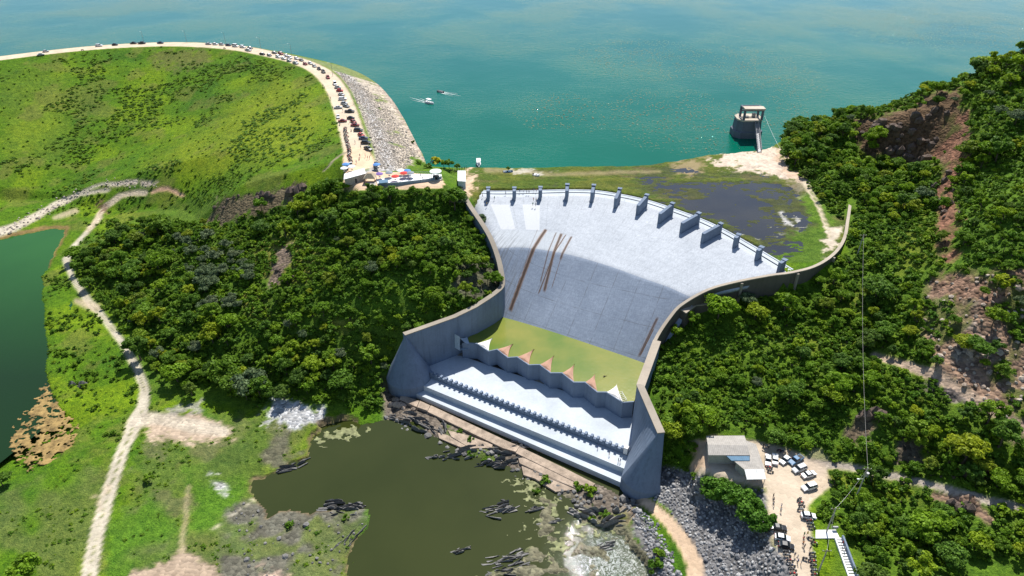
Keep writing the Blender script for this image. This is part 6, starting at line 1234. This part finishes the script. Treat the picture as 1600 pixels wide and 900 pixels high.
def gable(root, A, B, Cc, D, name='roof', mat=None, ridge=.9, th=.12, rt=(.5, .5)):
    """A,B back edge, D,C front edge (eaves); ridge runs from the A-D side to the B-C side"""
    m = MB(); r0 = A.lerp(D, rt[0]) + Vector((0, 0, ridge)); r1 = B.lerp(Cc, rt[1]) + Vector((0, 0, ridge)); V = [A, B, r1, r0, D, Cc]
    m.add([tuple(v) for v in V] + [tuple(v - Vector((0, 0, th))) for v in V], [(0, 1, 2, 3), (3, 2, 5, 4), (6, 9, 8, 7), (9, 10, 11, 8), (0, 6, 7, 1), (4, 5, 11, 10), (0, 3, 9, 6), (3, 4, 10, 9), (1, 7, 8, 2), (2, 8, 11, 5)]); o = m.build(name, mat); childof(o, root); return o
g = empty('canteen_building', tuple(P5(560, 300, ZPK))); tag(g, 'long low building with weathered grey corrugated roofs beside the car park', 'building'); bpy.context.view_layer.update()
z1 = -17.2; A, B, Cc, D = P5(428, 142, z1), P5(634, 140, z1), P5(662, 247, z1), P5(438, 246, z1); gable(g, A, B, Cc, D, 'main_roof', M_cor, .7, rt=(.55, .6))
m = MB(); k = .93; ctr = (A + B + Cc + D) / 4; poly = [(ctr.lerp(p, k).x, ctr.lerp(p, k).y) for p in (D, Cc, B, A)]; m.prism(poly, ZPK - .5, z1 - .16); childof(m.build('wall', M_wallp), g)
z2 = -17.7; E_ = [P5(637, 163, z2), P5(697, 185, z2), P5(750, 335, z2), P5(640, 330, z2), P5(580, 283, z2), P5(664, 282, z2), P5(664, 250, z2)]; m = MB(); m.prism([(p.x, p.y) for p in E_[::-1]], [z2 - .12] * 7, [z2 + .25 * math.sin(i) for i in range(7)][::1]); childof(m.build('annex_roof', M_cor), g)
ce = sum(E_, Vector()) / 7; m = MB(); m.prism([(ce.lerp(p, .86).x, ce.lerp(p, .86).y) for p in E_[::-1]], ZPK - .5, z2 - .3); childof(m.build('annex_wall', M_wallp), g)
Q = [P5(532, 248.5, z2 + .1), P5(661, 248.5, z2 + .1), P5(661, 281, z2 - .1), P5(563, 281, z2 - .1)]; m = MB(); m.prism([(p.x, p.y) for p in Q[::-1]], z2 + .0, z2 + .32); childof(m.build('blue_roof', M_blue), g)
Q = [P5(634, 323, -17.4), P5(738, 321, -17.4), P5(752, 376, -18.0), P5(648, 378, -18.0)]; m = MB(); m.add([tuple(p) for p in Q] + [tuple(p - Vector((0, 0, .1))) for p in Q], [(0, 1, 2, 3), (7, 6, 5, 4), (0, 4, 5, 1), (1, 5, 6, 2), (2, 6, 7, 3), (3, 7, 4, 0)]); childof(m.build('canopy', M_tin), g)
for p in (Q[2], Q[3]): c = Q[0].lerp(p, .95); childof(MB().tube((c.x, c.y, ZPK), (c.x, c.y, -18.1), .09).build('post', M_steel), g)
for t in (.25, .6): a = D.lerp(Cc, t); a = a.lerp(A, .05); childof(MB().box((a.x, a.y - .02, ZPK + 1.0), (1.0, .12, 2.0)).build('door', M_dkopen), g)
# dense trees beside it
V_, F_, T_2, lob = crown_arrays(0, 777, nl=26, per=120, R_=3.6, H=3.0, leaf=.30, zc=3.9, flat_=.95); TREEV.append((mesh_with_tint('dense_crown', V_, F_, T_2, [M_dark]), TREEV[0][1], None))
for (x, y), sc_, lb in zip([(505, 345), (590, 395), (670, 470), (738, 545)], [1.32, 1.3, 1.35, 1.1], ['first dense dark tree in the row between the roofs and the boulders', 'second dense tree of the row, in front of the canopy', 'third dense tree of the row, at the car park corner', 'last and smallest dense tree of the row, brighter green']):
    p = P5(x, y, -16.5); t = place_tree(p.x, p.y, zt(p.x, p.y) - .2, sc_, len(TREEV) - 1, x, lb, 'row of dense trees beside the car park')
# terrace at the end of the dam
def P6(x, y, z): return W(x / 6.154 + 520, y / 6.15 + 240, z)
tr_ = empty('viewing_terrace', tuple(P6(700, 260, 6))); tag(tr_, 'long white viewing terrace with grey-blue front wall above the wooded hill', 'terrace'); bpy.context.view_layer.update()
dk = [P6(412, 246, 9.3), P6(436, 305, 9.3), P6(640, 292, 9.3), P6(900, 262, 9.3), P6(1045, 236, 9.3), P6(1045, 196, 9.3), P6(780, 196, 9.3), P6(600, 216, 9.3)]
m = MB(); m.prism([(p.x, p.y) for p in dk], 3.2, 9.3); childof(m.build('deck', [M_whitep]), tr_)
m = MB()
for a, b in zip(dk[1:5], dk[2:5]):
    d = (b - a); d.normalize(); nn = Vector((d.y, -d.x, 0)); m.prism([((a - d * .1).x, (a - d * .1).y), ((a - d * .1 + nn * .25).x, (a - d * .1 + nn * .25).y), ((b + nn * .25).x, (b + nn * .25).y), (b.x, b.y)], 3.0, 10.2)
childof(m.build('parapet', simple('blue_grey_render', (.30, .37, .42), .8, .12, 1)), tr_)
m = MB()
for i in range(5, 7):
    a, b = dk[i], dk[i + 1]; n_ = 12
    for k in range(n_): p = a.lerp(b, k / n_); m.tube((p.x, p.y, 9.3), (p.x, p.y, 10.3), .05, n=5)
    m.tube((a.x, a.y, 10.3), (b.x, b.y, 10.3), .05, n=5)
childof(m.build('railing', M_steel), tr_)
aw = empty('awning', tuple(P6(485, 262, 9.3))); tag(aw, 'flat slate-blue awning on posts at the left end of the terrace', 'awning'); bpy.context.view_layer.update(); Q = [P6(440, 250, 11.3), P6(528, 243, 11.3), P6(530, 278, 11.0), P6(442, 287, 11.0)]
m = MB(); m.prism([(p.x, p.y) for p in Q[::-1]], 10.95, 11.08); childof(m.build('awning_roof', M_blue), aw)
for p in Q: childof(MB().tube((p.x, p.y, 9.3), (p.x, p.y, 10.96), .06).build('post', M_steel), aw)
def shed(name, Q, z0, z1, label, mroof, mwall, cat='building'):
    r = empty(name, (Q[0].x, Q[0].y, z0)); tag(r, label, cat); bpy.context.view_layer.update(); c = sum(Q, Vector()) / len(Q); m = MB(); m.prism([(c.lerp(p, .93).x, c.lerp(p, .93).y) for p in Q[::-1]], z0, z1); childof(m.build('wall', mwall), r)
    m = MB(); m.prism([(p.x, p.y) for p in Q[::-1]], z1 + .003, z1 + .22); childof(m.build('roof', mroof), r); d = Q[3].lerp(Q[2], .5); d = c.lerp(d, .94); childof(MB().box((d.x, d.y, z0 + 1.1), (1.0, .12, 2.1)).build('door', M_dkopen), r); return r
shed('snack_bar', [P6(110, 195, 12), P6(300, 140, 12), P6(318, 190, 12), P6(105, 248, 12)], 8.6, 11.8, 'low white roofed snack bar at the left end of the terrace', M_whitep, M_wallp)
shed('kitchen_block', [P6(330, 232, 11.5), P6(412, 238, 11.5), P6(412, 300, 10.5), P6(330, 292, 10.5)], 4.5, 9.6, 'small dark fronted block under the straw hut roof', M_wallp, M_concshade)
hut = empty('straw_hut', tuple(P6(355, 215, 9))); tag(hut, 'square hut with a tan straw roof between snack bar and terrace', 'hut'); bpy.context.view_layer.update(); c = P6(355, 195, 12.6); m = MB(); hw_ = 2.5
base = [(c.x - hw_, c.y - hw_, 11.4), (c.x + hw_, c.y - hw_, 11.4), (c.x + hw_, c.y + hw_, 11.4), (c.x - hw_, c.y + hw_, 11.4)]; m.loft([base, [(c.x + (x - c.x) * .35, c.y + (y - c.y) * .35, 13.2) for x, y, z in base]], closed=True); m.f += [(4, 5, 6, 7), (3, 2, 1, 0)]; m.m += [0, 0]; childof(m.build('straw_roof', simple('straw', (.42, .34, .24), .95, .2, 3)), hut)
for x, y, z in base: childof(MB().tube((c.x + (x - c.x) * .85, c.y + (y - c.y) * .85, 8.8), (c.x + (x - c.x) * .85, c.y + (y - c.y) * .85, 11.5), .09).build('post', M_bark), hut)
kio = empty('round_kiosk', tuple(P6(988, 235, 9.3))); tag(kio, 'round open kiosk with a pale disc roof at the right end of the terrace', 'kiosk'); bpy.context.view_layer.update(); c = P6(988, 168, 12.6); n_ = 28
m = MB(); m.loft([[(c.x + r * math.cos(2 * math.pi * i / n_), c.y + r * math.sin(2 * math.pi * i / n_), z) for i in range(n_)] for r, z in ((.2, 13.0), (2.5, 12.6), (2.5, 12.35), (.2, 12.3))], closed=True); m.f += [tuple(range(n_)), tuple(3 * n_ + i for i in range(n_))]; m.m += [0, 0]; childof(m.build('disc_roof', simple('pale_roof', (.66, .72, .70), .7, .08, 1)), kio)
for i in range(6): a = i * math.pi / 3; childof(MB().tube((c.x + 1.9 * math.cos(a), c.y + 1.9 * math.sin(a), 9.3), (c.x + 1.9 * math.cos(a), c.y + 1.9 * math.sin(a), 12.4), .1).build('column', M_concshade), kio)
childof(MB().tube((c.x, c.y, 9.0), (c.x, c.y, 10.3), 1.4, n=16).build('counter', M_black), kio); childof(MB().tube((c.x, c.y, 8.0), (c.x, c.y, 9.29), 2.7, n=24).build('floor_slab', M_wallp), kio)
def parasol(px6, py6, col, label, r=1.5, z=9.3):
    c = P6(px6, py6, z + 2.3); u = empty('parasol', (c.x, c.y, z)); tag(u, label, 'parasol', None); bpy.context.view_layer.update(); m = MB(); n_ = 8
    m.loft([[(c.x + rr * math.cos(2 * math.pi * i / n_), c.y + rr * math.sin(2 * math.pi * i / n_), zz) for i in range(n_)] for rr, zz in ((.03, z + 2.75), (r * .55, z + 2.5), (r, z + 2.15), (r, z + 2.0))], closed=True); childof(m.build('canopy', col), u); childof(MB().tube((c.x, c.y, z), (c.x, c.y, z + 2.75), .035, n=6).build('pole', M_steel), u)
    childof(MB().tube((c.x, c.y, z + .7), (c.x, c.y, z + .75), .5, n=12).build('table', M_whitep), u)
cw = lambda n, c: simple(n, c, .8, .08, 2)
M_pb, M_pw, M_pp, M_pr, M_pg = cw('blue_canvas', (.10, .25, .55)), cw('white_canvas', (.75, .75, .75)), cw('violet_canvas', (.20, .12, .35)), cw('red_canvas', (.60, .05, .04)), cw('grey_canvas', (.25, .27, .30))
for x, y, mt, lb in [(446, 190, M_pp, 'violet parasol left of the grey one behind the terrace'), (540, 178, M_pg, 'dark grey parasol behind the left part of the terrace'), (598, 214, M_pr, 'red parasol over the left half of the white terrace deck'), (682, 182, M_pr, 'bright red parasol at the back edge of the terrace'), (712, 160, M_pb, 'blue parasol behind the middle of the terrace'), (655, 158, M_pw, 'white parasol left of the blue one behind the terrace'), (745, 180, M_pg, 'grey parasol right of the blue one behind the terrace'),
                     (125, 98, M_pb, 'pale blue parasol at the left edge of the plaza'), (180, 120, M_pw, 'white parasol behind the snack bar roof'), (108, 135, M_pw, 'white parasol at the left corner of the snack bar'), (420, 100, M_pb, 'blue parasol over the black car at the plaza edge')]: parasol(x, y, mt, lb, 1.7, 9.06 if y < 170 else 9.3)
for k, (x, y, wh) in enumerate([(655, 262, 'on the terrace near the red parasols'), (735, 252, 'in the middle of the terrace, left of a pair'), (745, 254, 'in the middle of the terrace, right of a pair'), (846, 232, 'at the right part of the terrace by the railing'), (880, 238, 'on the terrace left of the round kiosk'), (866, 256, 'at the terrace front wall left of the kiosk')]):
    p = P6(x, y, 9.3); ps, sh_, tr2 = PE[(k * 3) % 10]; o = put_person(x / 6.154 + 520, y / 6.15 + 240, 9.3, ps, sh_, tr2, rng.uniform(0, 6.28), wh, 9.31)
gh = shed('gatehouse', [P6(1200, 152, 8), P6(1276, 152, 8), P6(1278, 268, 7.4), P6(1200, 262, 7.4)], 1.5, 7.2, 'tall white gatehouse at the left end of the spillway crest', M_whitep, simple('white_wall', (.62, .66, .70), .8, .08, 1))
for k, (px, py) in enumerate([(704,268),(707,267.5),(710,268),(713,267),(718,266.5),(722,266),(726,266),(729,265)]):
    p = hit(px, py); ps, sh_, tr2 = PE[(k * 3 + 4) % 10]; put_person(px, py, p.z, ps, sh_, tr2, rng.uniform(0, 6.28), f'on the stony shore behind the gatehouse, {["first", "second", "third", "fourth", "fifth", "sixth", "seventh", "rightmost"][k]}', zt(W(px, py, p.z).x, W(px, py, p.z).y) + .02)
# shore shrubs
M_yel = leaf_mat('yellow_leaves', [(.36, .36, .02), (.42, .40, .02)])
def shrub(px, py, sc_, label, vi=0, mat=None, zs=.8):
    p = hit(px, py); t = empty('shrub', (p.x, p.y, p.z - .1), px); t.scale = (sc_, sc_, sc_ * zs); tag(t, label, 'shrub'); cm, tm, _ = SHRUBV[vi]; c = link(bpy.data.objects.new('foliage', cm), t); link(bpy.data.objects.new('stem', tm), t)
    if mat: c.material_slots[0].link = 'OBJECT'; c.material_slots[0].material = mat
shrub(686, 256, 2.2, 'round yellow shrub on the reservoir shore behind the kiosk', 1, M_yel); shrub(668, 262, 1.6, 'low green shrub left of the yellow one on the shore', 0); shrub(655, 256, 1.2, 'small green shrub at the foot of the stone facing', 2); shrub(645, 224, 1.0, 'lone olive shrub standing in the water at the foot of the stone facing', 2, M_leaf)
for k, (px, py, s_, lb) in enumerate([(905,762,1.3,'green bush on the grassy islet below the bottom step, left'),(925,768,1.5,'biggest bush on the grassy islet below the bottom step'),(945,806,1.3,'bush on the big rock shelf right of the river'),(925,812,1.0,'small bush at the foot of the rock shelf'),(855,755,1.2,'bush beside the lower pale ledge'),(838,770,1.0,'bush growing between slab and river'),(735,713,1.0,'bright bush on the slate ridges'),(760,722,.9,'low bush on the right part of the slate ridges'),(735,690,1.0,'bush between the ledge slabs'),(718,675,.8,'small bush in a crack of the ledge slabs'),(700,735,.5,'tiny bush on a reef left of the slate ridge'),(1028,870,1.7,'bush at the bottom between river and boulders'),(1022,890,1.6,'lowest bush at the water by the boulders'),(450,822,1.0,'bush on the rocky spit'),(540,812,.9,'small bush on the tip of the rocky spit'),(1085,745,1.0,'bush at the top of the boulder slope'),(1045,715,1.5,'leafy bush beside the foot of the warped wing'),(1070,735,1.0,'small bush left of the dense row'),(25,700,.8,'bush in the lagoon corner'),(228,750,.5,'tiny bush beside the lone meadow tree')]): shrub(px, py, s_, lb, k % 3)
# ---------------------------------------------------------------- boats
M_foam = simple('foam', (.72, .78, .76), .9, .1, 2)
def boat(px, py, head, label, cov=True, L_=6.5, z=0.0, wake=True, hull=None):
    p = W(px, py, z); r = empty('boat', (p.x, p.y, z), 0); tag(r, label, 'boat'); m = MB(); rows = []
    for t in np.linspace(0, 1, 9):
        x = -L_ / 2 + L_ * t; hw_ = 1.05 * min(1, (1.03 - t) * 3) ** .55 * (1 if t > .05 else .92); rows.append([(x, -hw_, .7 + .3 * t * t), (x, -hw_ * .7, -.2), (x, 0, -.35), (x, hw_ * .7, -.2), (x, hw_, .7 + .3 * t * t), (x, hw_ * .86, .68 + .3 * t * t), (x, 0, .3), (x, -hw_ * .86, .68 + .3 * t * t)])
    m.loft(rows, closed=True); m.f += [tuple(range(7, -1, -1)), tuple(len(m.v) - 8 + i for i in range(8))]; m.m += [0, 0]; m.build('hull', hull or PAINT['white'], r)
    if cov:
        MB().box((-.4, 0, 2.35), (3.4, 2.0, .1)).build('canopy', M_whitep, r)
        for sx in (-1, 1):
            for sy in (-1, 1): MB().tube((-.4 + sx * 1.6, sy * .9, .6), (-.4 + sx * 1.6, sy * .9, 2.35), .04, n=6).build('post', M_steel, r)
    for x in (-1.6, -.2, 1.2): MB().box((x, 0, .55), (.35, 1.6, .08)).build('bench', M_bark, r)
    MB().box((-L_ / 2 - .15, 0, .6), (.35, .4, 1.0)).build('outboard_motor', M_black, r); r.rotation_euler = (0, 0, head)
    if wake:
        m = MB(); rg = random.Random(px)
        for s in (-1, 1):
            rows = []
            for i in range(16):
                t = i / 15; x = -L_ / 2 - 10 * t + L_ * .6 * (1 - t); y = s * (.9 + 2.0 * t); w_ = .35 * (1 - t) * rg.uniform(.5, 1.3) + .03; rows.append([(x, y - w_, .03), (x, y, .10), (x, y + w_, .03)])
            m.loft(rows)
        m.loft([[(-L_ / 2 - 14 * i / 12, -.35 * (1 - i / 13) * rg.uniform(.6, 1.2), .04), (-L_ / 2 - 14 * i / 12, .35 * (1 - i / 13) * rg.uniform(.6, 1.2), .04)] for i in range(13)])
        o = m.build('wake', M_foam); o.location = (p.x, p.y, z + .03); o.rotation_euler = (0, 0, head); tag(o, None, None, None, 'stuff'); o['label'] = 'white foam wake behind ' + ('the covered boat' if cov else 'the small open boat'); o['category'] = 'wake'
boat(671, 161, R(-40), 'white covered motorboat under way on the open reservoir', True, 7.0); boat(688, 144, R(150), 'small dark open motorboat with a bright wake', False, 5.0, hull=PAINT['grey'])
boat(748, 257, R(-85), 'white covered boat nosed into the bank behind the spillway', True, 7.0, wake=False); boat(794, 270, R(5), 'small blue and white boat in the shallows under the tiny tree', False, 4.5, .2, False, PAINT['blue']); boat(838, 275, R(-30), 'small white dinghy in the shallows behind the third fin', False, 3.2, .2, False)
# ---------------------------------------------------------------- poles, lamps, wires, stairway
M_polec = simple('pole_concrete', (.38, .36, .33), .85, .15, 1)
def lamp_post(px, py, z, h, head, label):
    p = W(px, py, z); z = zt(p.x, p.y); r = empty('street_lamp', (p.x, p.y, z)); tag(r, label, 'street lamp', None); MB().tube((0, 0, -.3), (0, 0, h), .13, .08).build('pole', M_steel, r); a = Vector((math.cos(head), math.sin(head), 0)); MB().tube((0, 0, h), tuple(a * 1.6 + Vector((0, 0, h + .4))), .05).build('arm', M_steel, r); MB().box(tuple(a * 1.9 + Vector((0, 0, h + .42))), (.8, .3, .14), head).build('lamp_head', M_lamp, r)
for px, py, lb in [(225, 66, 'street lamp on the far dam road by the black pickup'), (292, 66.5, 'street lamp on the empty middle of the far dam road'), (353, 68.8, 'street lamp behind the far row of parked cars'), (408, 77, 'street lamp just before the cluster of white cars'), (456, 87.5, 'street lamp behind the cluster of white cars'), (520, 119, 'street lamp at the top of the stone facing'), (557, 160, 'street lamp beside the stone facing half way down')]:
    p = W(px, py, 9); lamp_post(px, py, 9, 8, crest_dir(p.x, p.y) - math.pi / 2, lb)
def utility(px, py, h, label, trafo=False):
    p = hit(px, py); r = empty('utility_pole', tuple(p)); tag(r, label, 'utility pole'); MB().tube((0, 0, -.8), (0, 0, h), .22, .13).build('pole', M_polec, r); MB().box((0, 0, h - .5), (2.2, .14, .16)).build('crossarm', M_bark, r)
    for x in (-.95, 0, .95): MB().tube((x, 0, h - .42), (x, 0, h - .15), .06, n=8).build('insulator', M_lamp, r)
    if trafo: MB().tube((.45, -.1, h - 3), (.45, -.1, h - 1.8), .4, n=14).build('transformer', M_steel, r); MB().tube((0, 0, h - 4.2), (-1.6, -.5, h - 3.6), .04).box((-1.8, -.55, h - 3.6), (.6, .3, .16)).build('lamp_arm', M_lamp, r)
    return p + Vector((0, 0, h - .15))
t1 = utility(1333, 788, 14, 'tall concrete utility pole with a transformer beside the gravel track', True); t2 = utility(1339, 400, 9, 'distant utility pole on the right hillside above the bend of the wall'); t3 = utility(1279, 893, 8.5, 'concrete pole at the lower right edge of the car park'); t4 = utility(1291, 832, 9.5, 'pole behind the white stair landing')
cable(sag(t1, t2, 3), .03, 'power_line', 'long thin wire crossing the right hillside to the distant pole', M_polec); cable(sag(t1, t4, 1.2), .025, 'power_line', 'wire from the transformer pole to the landing pole', M_steel); cable(sag(t4, t3, .8), .025, 'power_line', 'wire between the landing pole and the lower pole', M_steel)
st_ = empty('stairway', tuple(W(1292, 834, ZPK))); tag(st_, 'white concrete landing and stair with a grey handrail below the car park', 'stairway'); bpy.context.view_layer.update()
ld = [W(1274.5, 828, ZPK + .3), W(1274.5, 841, ZPK + .3), W(1312, 840.5, ZPK + .3), W(1306, 827.5, ZPK + .3)]; childof(MB().prism([(p.x, p.y) for p in ld], ZPK - 1.5, ZPK + .3).build('landing', M_whitep), st_)
s0l, s0r, s1l, s1r = W(1305, 842, ZPK), W(1313.5, 842, ZPK), W(1328, 908, ZPK - .6), W(1338, 908, ZPK - .6)
NS = 15
for i in range(NS):
    a = s0l.lerp(s1l, i / NS); b = s0r.lerp(s1r, i / NS); c = s0r.lerp(s1r, (i + .62) / NS); d = s0l.lerp(s1l, (i + .62) / NS); zz = ZPK + .45 - .6 * i / NS; childof(MB().prism([(a.x, a.y), (d.x, d.y), (c.x, c.y), (b.x, b.y)], zz - .22, zz).build('step', M_whitep), st_)
for nm, l0, l1, wd, hh, mt in (('left_stringer', s0l, s1l, -.3, .15, M_whitep), ('handrail_wall', s0r, s1r, .45, 1.0, M_concshade)):
    d = (l1 - l0); d.z = 0; d.normalize(); nn = Vector((-d.y, d.x, 0)) * wd * (1 if wd > 0 else 1); P = [l0, l1, l1 + nn, l0 + nn]; childof(MB().prism([(p.x, p.y) for p in P], [ZPK - 1.2, ZPK - 2, ZPK - 2, ZPK - 1.2], [ZPK + .5 + hh, ZPK - .1 + hh, ZPK - .1 + hh, ZPK + .5 + hh]).build(nm, mt), st_)
childof(MB().tube(tuple(ld[3] + Vector((-1, 0, .9))), tuple(ld[3] + Vector((.3, 0, .9))), .35, n=12).build('water_pipe', M_steel), st_)
for x, y, wh in [(1314, 856, 'coming up the white stair, upper one'), (1317, 864, 'coming up the white stair, lower one')]:
    p = W(x, y, ZPK - .8); put_person(x, y, ZPK - .8, 'walk', 'red' if x < 1315 else 'white', 'black', 1.6, wh, ZPK + .46 - .6 * (y - 842) / 66)
# basin odds: a white rack in the right corner, a swimmer
rk = empty('metal_rack', tuple(W(971, 620, ZC))); tag(rk, 'white metal rack leaning by the last tooth in the corner of the basin', 'rack'); bpy.context.view_layer.update(); m = MB(); a, b, c, d = W(965, 613, ZC + .6), W(972, 612, ZC + .6), W(979, 624, ZC + .3), W(972, 627, ZC + .3)
for i in range(6): t = i / 5; m.tube(a.lerp(d, t), b.lerp(c, t), .07, n=5)
m.tube(a, d, .08, n=5); m.tube(b, c, .08, n=5); m.tube(a, a - Vector((0, 0, 1.2)), .08, n=5); m.tube(c, c - Vector((0, 0, 1)), .08, n=5); m.tube(b, b - Vector((0, 0, 1.2)), .08, n=5); m.tube(d, d - Vector((0, 0, 1)), .08, n=5); childof(m.build('frame', M_whitep), rk)
sw = put_person(949, 587, ZP, 'walk', 'black', 'black', 2.0, 'swimming in the green basin', ZP - .1); sw.rotation_euler = (R(-80), 0, 2.0); sw.location.z = ZP + .02
crag([(791,491),(796,493),(803,494)], .8, .8, 'pale rubble at the upper left corner of the basin', M_ledge, 12, 4)
M_tyre2 = M_black
